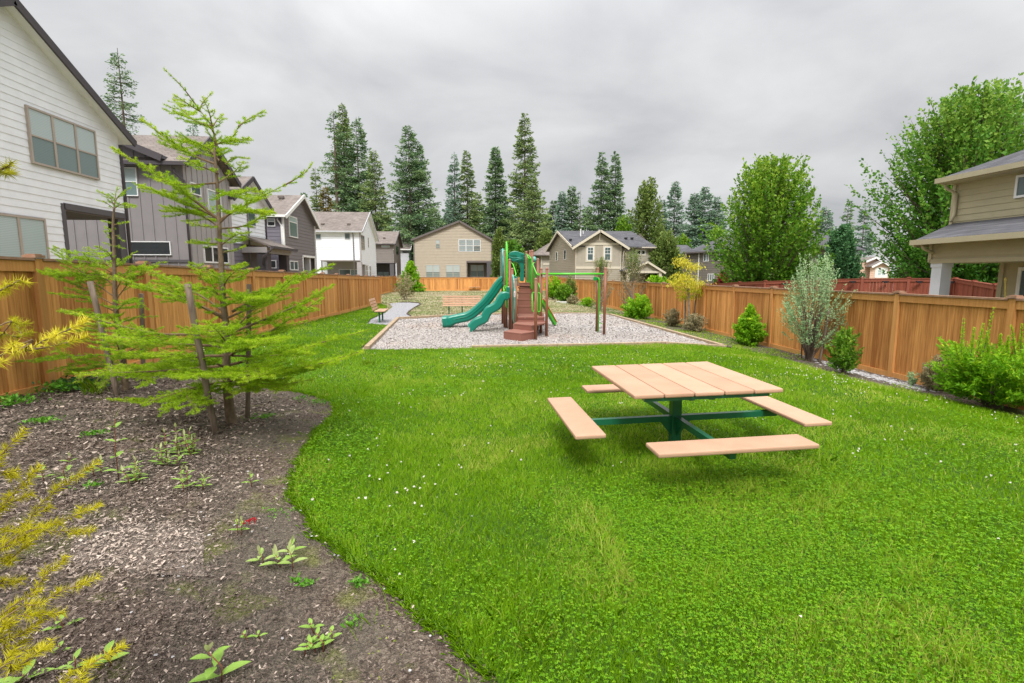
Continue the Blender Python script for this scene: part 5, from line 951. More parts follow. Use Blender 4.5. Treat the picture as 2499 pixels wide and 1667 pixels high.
def conifer(label, u, vt, d, hw, m, vb=690, dens=1.0, bare=.0, sparse=0.0, trunkw=None, group='tall conifers beyond the houses', lean=0, seed=0, name='conifer_tree', taper=1.0, droop=.35, fsz=1.0):
    """top pixel (u,vt) at depth d; hw = half width of the crown in px near its base"""
    rs = np.random.default_rng(seed+int(u)); tp = at(u, vt, d); b = tp; base = np.array([b[0], b[1], -.2]); Hh = tp[2]-base[2]; Rm = hw/FPX*d*1.28
    t = empty(name, base, label, 'tree', group)
    q = MB(); r0 = trunkw or Hh*.011; q.tube([(base[0]+lean*f, base[1], base[2]+Hh*f) for f in (0, .3, .6, .85, 1)], [r0, r0*.8, r0*.5, r0*.22, .02], 8)
    VV, AA = [], []; z = bare; nb = 0
    while z < .995:
        f = (z-bare)/(1-bare); prof = (1-f)**(.74*taper)*(1 if f > .12 else .72+2.3*f); k = rs.integers(4, 7)
        for _ in range(k):
            if rs.random() < sparse: continue
            a = rs.random()*6.283; L_ = Rm*prof*rs.uniform(.55, 1.18)+.12; rise = .35*(f-.45)+rs.normal(0, .1); bv = rs.normal(0, .08)
            n = max(10, int(L_*34*dens/ (d/90))); s = rs.random(n)**.75; D = np.array([math.cos(a), math.sin(a)]); sag = droop*L_*.5
            px = base[0]+lean*z+D[0]*s*L_; py = base[1]+D[1]*s*L_; pz = base[2]+Hh*z+rise*s*L_-sag*s*(1-s)*1.6
            wv = (1-s)*.36*L_+.16; side = rs.normal(0, 1, n)*wv; px = px-D[1]*side; py = py+D[0]*side; pz = pz-np.abs(side)*.30+rs.normal(0, .07, n)
            dd = np.stack([D[0]*(.8)+rs.normal(0, .5, n)-D[1]*np.sign(side)*.5, D[1]*.8+rs.normal(0, .5, n)+D[0]*np.sign(side)*.5, rs.normal(-.18, .28, n)+.2*f], 1)
            l = (.24+.30*rs.random(n))*(d/90)*fsz; 
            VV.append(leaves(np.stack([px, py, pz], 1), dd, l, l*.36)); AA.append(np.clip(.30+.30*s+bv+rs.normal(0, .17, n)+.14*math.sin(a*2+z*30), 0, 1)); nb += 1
            if L_ > .6 and rs.random() < .6: q.tube([(base[0]+lean*z, base[1], base[2]+Hh*z), (base[0]+lean*z+D[0]*L_*.5, base[1]+D[1]*L_*.5, base[2]+Hh*z+rise*.5*L_-sag*.4), (base[0]+lean*z+D[0]*L_*.9, base[1]+D[1]*L_*.9, base[2]+Hh*z+rise*.9*L_-sag*.14)], [.05, .03, .012], 4, False)
        z += rs.uniform(.24, .50)/Hh*(1.0+.3*sparse)*(d/90)**.5
    build('trunk', q, m_bark, t); npmesh('crown', np.concatenate(VV), 4, np.concatenate(AA), m, t); return t
nn_ = 0
CON = [ # label, u, vtop, d, hw, mat, kwargs
 ('tall open fir with thin tufted branches rising behind the near white house', 286, 117, 46, 66, m_con, dict(sparse=.42, bare=.30, dens=.8, seed=1)),
 ('fir tip just showing over the roof behind the young fir', 469, 296, 60, 34, m_con3, dict(sparse=.3, bare=.5)),
 ('tallest dense fir of the left cluster, with a narrow crooked tip', 834, 249, 94, 52, m_con2, dict(taper=1.15, seed=2, bare=.05)),
 ('old fir with a long bare pale trunk and tufted top, left cluster', 813, 266, 90, 34, m_con, dict(sparse=.62, bare=.55, trunkw=.42)),
 ('fir on the right of the left cluster, with gaps showing its trunk', 869, 285, 92, 66, m_con, dict(sparse=.30, bare=.1, seed=4)),
 ('lower wide fir leaning out on the right edge of the left cluster', 912, 368, 88, 52, m_con2, dict(sparse=.2, bare=.08, seed=5)),
 ('thin ragged cedar with grey green top above the white house roof', 769, 408, 82, 26, m_ald, dict(sparse=.35, seed=6)),
 ('rusty yellow cedar low behind the white house roof', 793, 455, 80, 34, m_rust, dict(sparse=.1, seed=7)),
 ('small dark fir left of the rusty cedar', 740, 470, 84, 22, m_con, dict(seed=8)),
 ('broad dark fir standing alone with a double crown, left half', 996, 304, 88, 66, m_con, dict(sparse=.22, bare=.16, seed=9)),
 ('broad dark fir standing alone with a double crown, right half', 1018, 345, 90, 62, m_con, dict(sparse=.25, bare=.16, seed=10)),
 ('crooked topped fir with one long bare arm, left of the taller centre firs', 1108, 370, 92, 34, m_con3, dict(sparse=.3, seed=11)),
 ('slim fir right beside the crooked topped one', 1139, 368, 93, 38, m_con2, dict(sparse=.18, seed=12)),
 ('full dense fir above the right slope of the beige house', 1209, 357, 92, 50, m_con, dict(dens=1.25, seed=13)),
 ('tallest centre fir with a ragged irregular crown above the play structure', 1281, 276, 90, 56, m_con2, dict(sparse=.22, seed=14, dens=1.1)),
 ('wide leafy fir filling the space under the tallest centre fir', 1300, 430, 84, 62, m_con2, dict(seed=15)),
 ('small dark fir left of the tan house, first in its row', 1351, 489, 100, 30, m_con, dict(seed=16)),
 ('medium fir behind the left end of the tan house', 1372, 466, 98, 32, m_con3, dict(seed=17)),
 ('pointed fir behind the tan house, tallest of its small row', 1396, 451, 99, 36, m_con, dict(seed=18)),
 ('thin nearly bare spiky snag behind the tan house', 1417, 466, 97, 18, m_con, dict(sparse=.75, seed=19)),
 ('left one of the two tall slim firs above the tan house', 1470, 369, 96, 44, m_con, dict(sparse=.15, seed=20)),
 ('right one of the two tall slim firs above the tan house', 1503, 369, 97, 36, m_con, dict(sparse=.15, seed=21)),
 ('faint bluish fir right of the alder behind the tan house', 1649, 441, 120, 36, m_con3, dict(sparse=.12, bare=.12, seed=22)),
 ('short bluish fir beside the alder crown', 1618, 486, 118, 22, m_con3, dict(seed=23)),
 ('bluish fir with bare lower trunk, left of the round maple', 1696, 468, 122, 36, m_con3, dict(bare=.22, seed=24)),
 ('full bluish fir, highest of those just left of the round maple', 1723, 455, 121, 42, m_con3, dict(bare=.18, seed=25)),
 ('bluish fir half covered by the left side of the round maple', 1752, 480, 120, 42, m_con3, dict(seed=26)),
 ('broad bluish fir just right of the round maple', 2017, 503, 100, 42, m_con3, dict(seed=27)),
 ('narrow wispy dark fir standing between the two maples', 2072, 491, 98, 24, m_con, dict(sparse=.4, seed=28)),
 ('pale fir touching the left side of the big maple', 2112, 500, 100, 34, m_con3, dict(sparse=.3, seed=29)),
]
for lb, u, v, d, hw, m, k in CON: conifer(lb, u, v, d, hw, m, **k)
for i, (u, v, hw, m) in enumerate([(880, 470, 52, m_con), (935, 500, 48, m_con2), (1060, 500, 46, m_con), (1100, 480, 42, m_con3), (1165, 470, 44, m_con2), (1240, 500, 50, m_con), (1330, 520, 46, m_con2), (1435, 500, 36, m_con), (1535, 520, 34, m_con3), (1010, 520, 50, m_con)]):
    nm = ['behind the taupe house roof', 'left of the lone double fir', 'behind the left roof slope of the beige house', 'under the crooked topped fir', 'behind the peak of the beige house', 'behind the beige house, right roof slope', 'left of the tan house gable', 'behind the tan house ridge', 'between the slim firs and the alder', 'under the lone double fir']
    conifer('low dark fir filling in '+nm[i], u, v, 104+i*1.3, hw, m, seed=50+i, dens=1.1)
def leaftree(label, u, vt, d, hw, m, base_v=None, shoots=200, per=60, lsz=.2, up_=.75, trunk=.25, name='maple_tree', cat='tree', low=.12, group=None, rnd=1.0, bark=m_bark, seed=0, base=None, wy=1.0, flat=0, tint=.16, stems=1, asp=.6, spread=.13, narrow=None, fill=.35, into=None, plume=0.0):
    """crown of leafy shoots radiating from the limbs to an uneven envelope"""
    rs = np.random.default_rng(seed+int(u)+100); tp = at(u, vt, d)
    if base is None: b = tp; base = np.array([b[0], b[1], float(H(np.clip(b[0], -12, 12), min(b[1], 70)))-.1])
    if base_v: base = G(u, base_v)
    base = np.array(base, float); Hh = tp[2]-base[2]; Rm = hw/FPX*d
    t = into or empty(name, base, label, cat, group); q = MB(); tr = .02*Hh if trunk else .01*Hh
    zc_ = low*Hh
    if stems == 1: q.tube([base+np.array([0, 0, -.1]), base+np.array([0, 0, zc_]), base+np.array([0, 0, Hh*.5]), base+np.array([rs.normal()*.1, 0, Hh*.8])], [tr, tr*.85, tr*.45, tr*.1], 8)
    VV, AA = [], []
    ph = rs.random(8)*6.28
    for i in range(shoots):
        a = rs.random()*6.283; f = rs.random()**.9   # f: height parameter 0..1
        zf = low+(1-low)*f; pr_ = math.sin(math.pi*min(1, (zf-low)/(1-low)*.93+.07)**.75)**.48 if narrow is None else narrow(zf)
        rr = Rm*pr_*(1+.15*math.sin(3*a+ph[0]+5*zf)+.12*math.sin(5*a+ph[1]-9*zf))*rs.uniform(.74, 1.12)
        end = base+np.array([math.cos(a)*rr, math.sin(a)*rr*wy, zf*Hh+rs.normal()*.02*Hh]); end[2] = min(end[2]+plume*Hh*rs.random(), tp[2]+.02*Hh*rs.random())
        st = base+np.array([0, 0, max(low*.6, zf-up_*(.28+.3*rs.random()))*Hh]) if stems == 1 else base+np.array([rs.normal()*.04*Rm, rs.normal()*.04*Rm, 0])
        md = st*(.45)+end*.55-np.array([0, 0, .04*Hh]) if stems == 1 else st*.5+end*.5+np.array([(end-st)[0]*-.08, (end-st)[1]*-.08, .05*Hh])
        if i % 3 == 0: q.tube([st, md, end], [tr*.22+.004, tr*.13+.003, .003] if stems == 1 else [.008, .005, .002], 4, False)
        n = int(per*rs.uniform(.6, 1.3)); s = 1-(1-fill)*(1-rs.random(n)**.75) if True else 0; s = fill+(1-fill)*rs.random(n)**.8
        P_ = (1-s)[:, None]**2*st+2*((1-s)*s)[:, None]*md+(s**2)[:, None]*end
        P_ = P_+rs.normal(0, 1, (n, 3))*(spread*Rm*(1.15-s))[:, None]*rnd
        dirn = nrm((end-md)[None]); D = dirn+rs.normal(0, .75, (n, 3)); D[:, 2] += -.15
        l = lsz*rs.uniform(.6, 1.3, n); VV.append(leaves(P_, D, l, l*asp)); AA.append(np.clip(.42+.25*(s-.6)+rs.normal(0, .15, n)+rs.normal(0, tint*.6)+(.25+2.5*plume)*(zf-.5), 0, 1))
    if into is None: build('trunk' if cat == 'tree' else 'stem', q, bark, t)
    npmesh('green_tip' if into else 'crown' if cat == 'tree' else 'foliage', np.concatenate(VV), 4, np.concatenate(AA), m, t); return t
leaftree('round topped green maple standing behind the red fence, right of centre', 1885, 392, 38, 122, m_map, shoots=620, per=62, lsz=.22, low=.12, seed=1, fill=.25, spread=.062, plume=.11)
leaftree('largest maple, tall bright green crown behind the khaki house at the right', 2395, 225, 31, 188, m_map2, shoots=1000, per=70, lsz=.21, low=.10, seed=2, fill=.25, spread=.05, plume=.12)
leaftree('olive green alder rising behind the right end of the tan house', 1583, 438, 84, 46, m_ald, shoots=260, per=50, lsz=.42, low=.05, seed=3, name='alder_tree')
leaftree('round grey green tree right against the tan house', 1628, 566, 57, 42, m_ald, shoots=220, per=60, lsz=.26, low=.02, seed=4, name='broadleaf_tree')
leaftree('dark green tree left of the peach house', 2060, 550, 46, 40, m_dk, shoots=240, per=60, lsz=.25, low=.02, seed=5, name='broadleaf_tree')
for i, (u, v, d, hw, m, lb) in enumerate([(1665, 570, 75, 26, m_map, 'yellowish green low tree behind the taupe hip roof, left end'), (1755, 555, 78, 40, m_map2, 'low bright tree between the bluish firs and the hip roof'), (2025, 585, 60, 36, m_map2, 'bushy tree behind the juniper, right of the round maple'), (2245, 560, 52, 42, m_map2, 'bushy green tree right of the peach house'), (2300, 560, 40, 62, m_map2, 'bushy tree seen through the porch, left part'), (2400, 560, 36, 70, m_map2, 'bushy tree seen through the porch, right part'), (1520, 520, 80, 26, m_map, 'low yellow green tree above the right roof of the tan house'), (1250, 585, 76, 36, m_map2, 'green bushy tree seen through the play structure arch'), (1217, 560, 66, 17, m_ald, 'slim light green tree at the right corner of the beige house'), (1334, 560, 80, 34, m_ald, 'olive bushy tree left of the tan house')]):
    leaftree(lb, u, v, d, hw, m, shoots=150, per=55, lsz=.055*d**.42*1.0, low=.0, seed=20+i, name='broadleaf_tree')
# shrubs inside the park
def shrub(label, u, vt, vb, hw, m, n=90, per=45, l=.05, name='shrub', seed=0, group=None, **k):
    b = G(u, vb); d = float((b-CAM)@fh); return leaftree(label, u, vt, d, hw, m, base=b, shoots=n, per=per, lsz=l, name=name, cat='shrub', seed=seed, stems=3, bark=m_bark, low=k.pop('low', .15), trunk=0, group=group, **k)
GP = 'shrubs along the right fence'
leaftree('bright green fir sapling at the far left end of the dry lawn', 1003, 632, 50, 34, m_lime_l, base=G(1003, 712), shoots=220, per=45, lsz=.2, low=.03, seed=40, name='fir_sapling', narrow=lambda z: 1.05*(1-z)**.8+.08, flat=0)
shrub('sparse brownish twiggy shrub on the dry lawn beside the far fir sapling', 988, 664, 731, 30, m_brn, 70, 22, .13, seed=41)
shrub('bright yellow green fir shrub left of the small utility lid, nearest the play structure', 1349, 672, 731, 22, m_lime_l, 90, 40, .14, seed=42, group=GP)
shrub('full green bush in front of the far right fence', 1376, 694, 738, 23, m_map, 110, 45, .13, seed=43, group=GP)
shrub('tall thin loose shrub behind the full green bush', 1392, 672, 735, 17, m_ald, 60, 30, .14, seed=44, group=GP)
shrub('low grey brown bush beside the utility lid', 1397, 720, 742, 14, m_brn, 50, 30, .09, seed=45, group=GP)
shrub('low bright yellow green bush left of the climbing bar posts', 1435, 726, 748, 17, m_lime_l, 80, 40, .08, seed=46, group=GP, low=.1)
for (u, vt, vb, hw, lb, s) in [(1466, 627, 757, 26, 'tall scraggly grey pine just behind the pair of brown posts', 47), (1541, 606, 771, 34, 'tall scraggly grey green pine right of the climbing bar', 48)]:
    b = G(u, vb); d = float((b-CAM)@fh); sp = leaftree(lb, u, vt, d, hw, m_brn, base=b, shoots=120, per=26, lsz=.10, name='scraggly_pine', seed=s, low=.12, bark=m_barkg, narrow=lambda z: .55+.45*math.sin(3*z), asp=.25, group='scraggly pines by the right fence')
    leaftree(lb, u, vt, d, hw*.55, m_ald, base=b, shoots=60, per=40, lsz=.09, seed=s, low=.72, asp=.3, into=sp)
shrub('leafy green bush at the far right corner of the playground timber', 1556, 718, 779, 36, m_lime_l, 130, 50, .10, seed=49, group=GP, low=.1, tint=.1)
shrub('small olive and white bush left of the yellow tree', 1640, 752, 798, 21, m_brn, 80, 40, .06, seed=50, group=GP)
shrub('dry straw coloured bush under the yellow tree', 1696, 766, 811, 30, m_brn, 100, 40, .06, seed=51, group=GP)
# yellow tree
yb = G(1682, 806); yd = float((yb-CAM)@fh); yt = empty('yellow_sapling', yb, 'slender young tree with yellow drooping leaves held by stakes at the right fence', 'tree')
q = MB(); q.tube([yb+np.array([0, 0, -.1]), at(1680, 720, yd), at(1678, 680, yd), at(1666, 635, yd)], [.045, .035, .025, .008], 8)
VV, AA = [], []
for (u, v, su, sv, n) in [(1665, 638, 16, 10, 330), (1690, 650, 20, 9, 300), (1668, 676, 24, 9, 420), (1650, 690, 18, 8, 300), (1690, 690, 26, 8, 400), (1680, 705, 26, 9, 420), (1712, 708, 14, 8, 260), (1675, 722, 18, 8, 260)]:
    c = at(u, v, yd+RNG.uniform(-.3, .3)); P_ = c+RNG.normal(0, 1, (n, 3))*np.array([su, su, sv])*.62/FPX*yd; D = RNG.normal(0, .35, (n, 3)); D[:, 2] -= .9; l = RNG.uniform(.07, .13, n)
    VV.append(leaves(P_, D, l, l*.35)); AA.append(np.clip(RNG.normal(.45 if v < 700 else .2, .22, n), 0, 1))
    q.tube([at(1680, v+22, yd), at((u+1680)/2, v+6, yd), c], [.014, .010, .004], 5, False)
build('trunk', q, m_barkg, yt); npmesh('crown', np.concatenate(VV), 4, np.concatenate(AA), m_yellow, yt)
def stake(label, a, b, r=.032, m=m_stake):
    q = MB(); a = np.array(a, float); b = np.array(b, float); n = 7; q.tube([a+(b-a)*i/(n-1)+RNG.normal(0, .003, 3) for i in range(n)], [r*(1+RNG.normal(0, .03)) for _ in range(n)], 10); return tag(build('wooden_stake', q, m, loc=a, smooth=True), label, 'stake', 'tree stakes')
stake('pale upright stake left of the yellow tree trunk', G(1671, 803)-np.array([0, 0, .1]), at(1673, 732, float((G(1671, 803)-CAM)@fh)), .035, m_barkg)
stake('dark leaning stake right of the yellow tree trunk', G(1690, 803)-np.array([0, 0, .1]), at(1699, 717, float((G(1690, 803)-CAM)@fh)-.2), .03)
# right hand shrubs, nearer
shrub('rounded green bush with yellow tips in front of the right fence, left of the juniper', 1826, 745, 845, 37, m_lime_l, 170, 60, .075, seed=60, group=GP, low=.12, narrow=lambda z: .95*math.sin(math.pi*min(1, z*.55+.35))**.7*(1 if z < .62 else max(.12, 1-(z-.62)*2.3)))
jb = G(1975, 884); jd = float((jb-CAM)@fh)
jt = leaftree('silvery blue green juniper with bare brown inner twigs, against the right fence', 1980, 618, jd, 84, m_jun, base=jb, shoots=300, per=46, lsz=.046, name='juniper_tree', seed=61, low=.22, stems=3, trunk=0, bark=m_bark, fill=.6, spread=.05, narrow=lambda z: (.62+1.2*(z-.2) if z < .5 else 1.0-(z-.5)*1.35) if z > .2 else .6, asp=.4, up_=.5)
q = MB()
for i in range(5): a = i*1.25; q.tube([jb+np.array([math.cos(a)*.05, math.sin(a)*.05, -.05]), jb+np.array([math.cos(a)*.12, math.sin(a)*.12, .6]), jb+np.array([math.cos(a)*.22, math.sin(a)*.2, 1.3])], [.03, .022, .008], 6)
build('stem', q, m_bark, jt)
stake('grey leaning stake in front of the juniper, right side', G(1998, 888)-np.array([0, 0, .1]), at(2024, 752, float((G(1998, 888)-CAM)@fh)-.1), .032)
stake('thin upright stake inside the juniper, left side', G(1956, 877)-np.array([0, 0, .1]), at(1960, 770, float((G(1956, 877)-CAM)@fh)), .02)
shrub('small loose shrub with light green leaves just right of the juniper', 2058, 798, 915, 34, m_map, 110, 40, .055, seed=62, group=GP, tint=.2)
shrub('pale twiggy variegated shrub left of the large bright shrub', 2283, 868, 957, 34, m_brn, 110, 36, .045, seed=63, group=GP)
shrub('tiny grey weed at the foot of the right fence', 2225, 905, 945, 12, m_jun, 30, 20, .035, seed=64, group=GP)
# large bright shrub: dark lower leaves, limes shoots on top
bs = G(2415, 1000); bd = float((bs-CAM)@fh)
big = leaftree('large bright green shrub with tall upright shoots at the right edge of the lawn', 2415, 835, bd, 100, m_lime_l, base=bs, shoots=420, per=75, lsz=.07, name='shrub', cat='shrub', seed=65, low=.25, stems=3, trunk=0, asp=.28, fill=.45, spread=.08, narrow=lambda z: .95)
VV, AA = [], []; q = MB()
for (u0, v0, u1, v1) in [(2345, 870, 2352, 778), (2400, 860, 2425, 752), (2370, 865, 2378, 800), (2385, 860, 2400, 790), (2440, 860, 2442, 815), (2478, 865, 2468, 795), (2490, 865, 2494, 792), (2412, 870, 2408, 815), (2340, 880, 2330, 835), (2455, 870, 2462, 820)]:
    a, b = at(u0, v0, bd-.1), at(u1, v1, bd-.15); n = 190; s = RNG.random(n); P_ = a+(b-a)*s[:, None]; an = RNG.random(n)*6.28; D = np.stack([np.cos(an), np.sin(an), np.full(n, .9)], 1); l = .055*(1.15-.6*s); VV.append(leaves(P_, D, l, l*.3)); AA.append(np.clip(.7+RNG.normal(0, .14, n)+.2*s, 0, 1)); q.tube([a, b], [.006, .003], 5)
build('shoot_stem', q, m_bark, big); npmesh('top_shoots', np.concatenate(VV), 4, np.concatenate(AA), m_lime_l, big)
leaftree('small red japanese maple behind the right fence', 1768, 664, 44, 20, m_red_l, shoots=80, per=45, lsz=.16, low=.3, seed=66, name='red_maple')
leaftree('round green bush just behind the right fence, right of the tan house porch', 1602, 672, 46, 30, m_lime_l, shoots=90, per=45, lsz=.16, low=.4, seed=67, name='bush', cat='shrub')
# ------------------------------------------------------------------ young firs in the mulch bed
m_needle = leafmat('fir_needle', (.10, .23, .006), (.32, .52, .009), (.64, .75, .05), .4, .5)
m_needle_y = leafmat('fir_needle_yellow', (.22, .25, .008), (.50, .46, .010), (.76, .68, .06), .4, .5)
m_fbark = mat('fir_bark', (.21, .15, .10), (.12, .085, .055), 18, .9, .8, 60, (1, 1, .6)); m_twig = mat('fir_twig', (.20, .13, .07), (.12, .08, .045), 20, .8)
class Fir:
    def __init__(s, root, nl=.022, nw=.0026, dens=330, twsp=.045, seed=1): s.root = root; s.N = []; s.A = []; s.q = MB(); s.nl = nl; s.nw = nw; s.dens = dens; s.twsp = twsp; s.rs = np.random.default_rng(seed)
    def needles(s, P, col, den=1.0):
        P = np.asarray(P, float); seg = np.linalg.norm(np.diff(P, axis=0), axis=1); L_ = seg.sum(); n = int(L_*s.dens*den)
        if n < 3: return
        rs = s.rs; cs = np.r_[0, np.cumsum(seg)]; t = rs.random(n)*L_; i = np.clip(np.searchsorted(cs, t)-1, 0, len(seg)-1); f = ((t-cs[i])/seg[i])[:, None]
        p = P[i]*(1-f)+P[i+1]*f; ax = nrm(P[i+1]-P[i]); r = rs.normal(0, 1, (n, 3)); r[:, 2] *= .55; r = r-ax*(r*ax).sum(1, keepdims=True); r = nrm(r)
        D = nrm(r+ax*rs.uniform(.25, .8, (n, 1))); l = s.nl*rs.uniform(.7, 1.15, (n, 1))*np.where(t > L_-.01, .8, 1)[:, None]; S = nrm(np.cross(D, rs.normal(0, 1, (n, 3))))*s.nw/2
        s.N.append(np.stack([p-S, p+S, p+D*l+S*.25], 1).reshape(-1, 3)); s.A.append(np.clip(col+rs.normal(0, .10, n), 0, 1))
    def twig(s, p, d, L_, col, r=.0022, depth=1, den=1.0):
        rs = s.rs; k = 4; pts = [p]; d = d/np.linalg.norm(d)
        for j in range(k): d = nrm(d+np.array([0, 0, -.05+.07*j])+rs.normal(0, .05, 3)); pts.append(pts[-1]+d*L_/k)
        s.q.tube(pts, [r, r*.9, r*.75, r*.6, r*.4], 3, False); s.needles(pts, col, den)
        if depth > 0 and L_ > .09:
            n = int(L_/.045); sd = np.cross(d, [0, 0, 1.]); sd = nrm(sd)
            for j in range(n):
                f = (j+.8)/(n+.5); i = min(k-1, int(f*k)); q = pts[i]+(pts[i+1]-pts[i])*(f*k-i); sg = 1 if j % 2 else -1; l2 = min(.10, L_*.45*(1.15-f))*rs.uniform(.7, 1.2)
                if l2 > .02: s.twig(q, nrm(d*.75+sd*sg*.75+rs.normal(0, .12, 3)), l2, col+rs.normal(0, .05), r*.7, 0, den)
    def branch(s, pts, r0=.011, col=.5, full=1.0, start=.22, tl=.42, den=1.0):
        P = smooth3(pts, 6); n = len(P); rs = s.rs; seg = np.linalg.norm(np.diff(P, axis=0), axis=1); cs = np.r_[0, np.cumsum(seg)]; L_ = cs[-1]
        s.q.tube([tuple(p) for p in P], [max(.0022, r0*(1-.85*c/L_)) for c in cs], 6, False)
        i0 = int(n*.45); s.needles(P[i0:], col+.04, .6*den)
        x = start*L_; k = 0
        while x < L_*.985:
            i = int(np.clip(np.searchsorted(cs, x)-1, 0, n-2)); f = (x-cs[i])/seg[i]; p = P[i]+(P[i+1]-P[i])*f; ax = nrm(P[i+1]-P[i]); sd = nrm(np.cross(ax, [0, 0, 1.])); g = x/L_
            for sg in ((1, -1) if rs.random() < .55*full else (1 if k % 2 else -1,)):
                l2 = min(.40, tl*L_*(1.08-g)**.85)*rs.uniform(.6, 1.1)*(1 if g > .3 else .75)+.02
                s.twig(p, ax*.62+sd*sg*.8+np.array([0, 0, rs.normal(-.05, .15)]), l2, col-.10+.25*g+rs.normal(0, .07), .003, 1, den)
            x += s.twsp*rs.uniform(.8, 1.5); k += 1
        s.twig(P[-2], P[-1]-P[-2], .05, col+.2, .002, 0, 1.4)
    def done(s, m, trunk=None):
        if trunk: build('trunk', trunk, m_fbark, s.root, smooth=True)
        build('branch', s.q, m_twig, s.root); npmesh('needles', np.concatenate(s.N), 3, np.concatenate(s.A), m, s.root)
def smooth3(pts, n):
    pts = [np.array(p, float) for p in pts]
    if len(pts) == 2: return np.array([pts[0]+(pts[1]-pts[0])*i/n for i in range(n+1)])
    o = []; k = len(pts)
    for i in range(k-1):
        p0, p1, p2, p3 = (pts[max(0, min(k-1, j))] for j in (i-1, i, i+1, i+2))
        for j in range(n): t = j/n; o.append(.5*((2*p1)+(-p0+p2)*t+(2*p0-5*p1+4*p2-p3)*t*t+(-p0+3*p1-3*p2+p3)*t**3))
    return np.array(o+[pts[-1]])
# main fir
fb = G(567, 1035); D1 = float((fb-CAM)@fh); root = empty('fir_sapling', fb, 'tall young fir with a bent leader, in the mulch bed', 'tree')
TR = [(567, 1040), (556, 960), (553, 880), (552, 800), (545, 740), (541, 660), (537, 600), (534, 530), (531, 470), (528, 420), (523, 360)]
tq = MB(); tpts = [at(u, v, D1) for u, v in TR]; tpts[0] = fb-np.array([0, 0, .08]); rads = [.060, .048, .041, .036, .032, .028, .025, .022, .019, .016, .012]
tq.tube(smooth3(tpts, 4), list(np.interp(np.linspace(0, 10, 41), range(11), rads)), 12)
F1 = Fir(root, .027, .0036, 850, .050, 5)
a4 = lambda X, Y, dd=0: at(X/2.6122, 600+Y/2.612, D1+dd); a1 = lambda X, Y, dd=0: at(X/2.24, Y/2.24, D1+dd)
F1.branch([a1(1180, 800), a1(1160, 700), a1(1090, 600)], .012, .62, .7, .1, .5); F1.branch([a1(1090, 600), a1(1000, 480, -.1), a1(905, 385, -.15)], .009, .5, .15, .2, .10, 1.0)
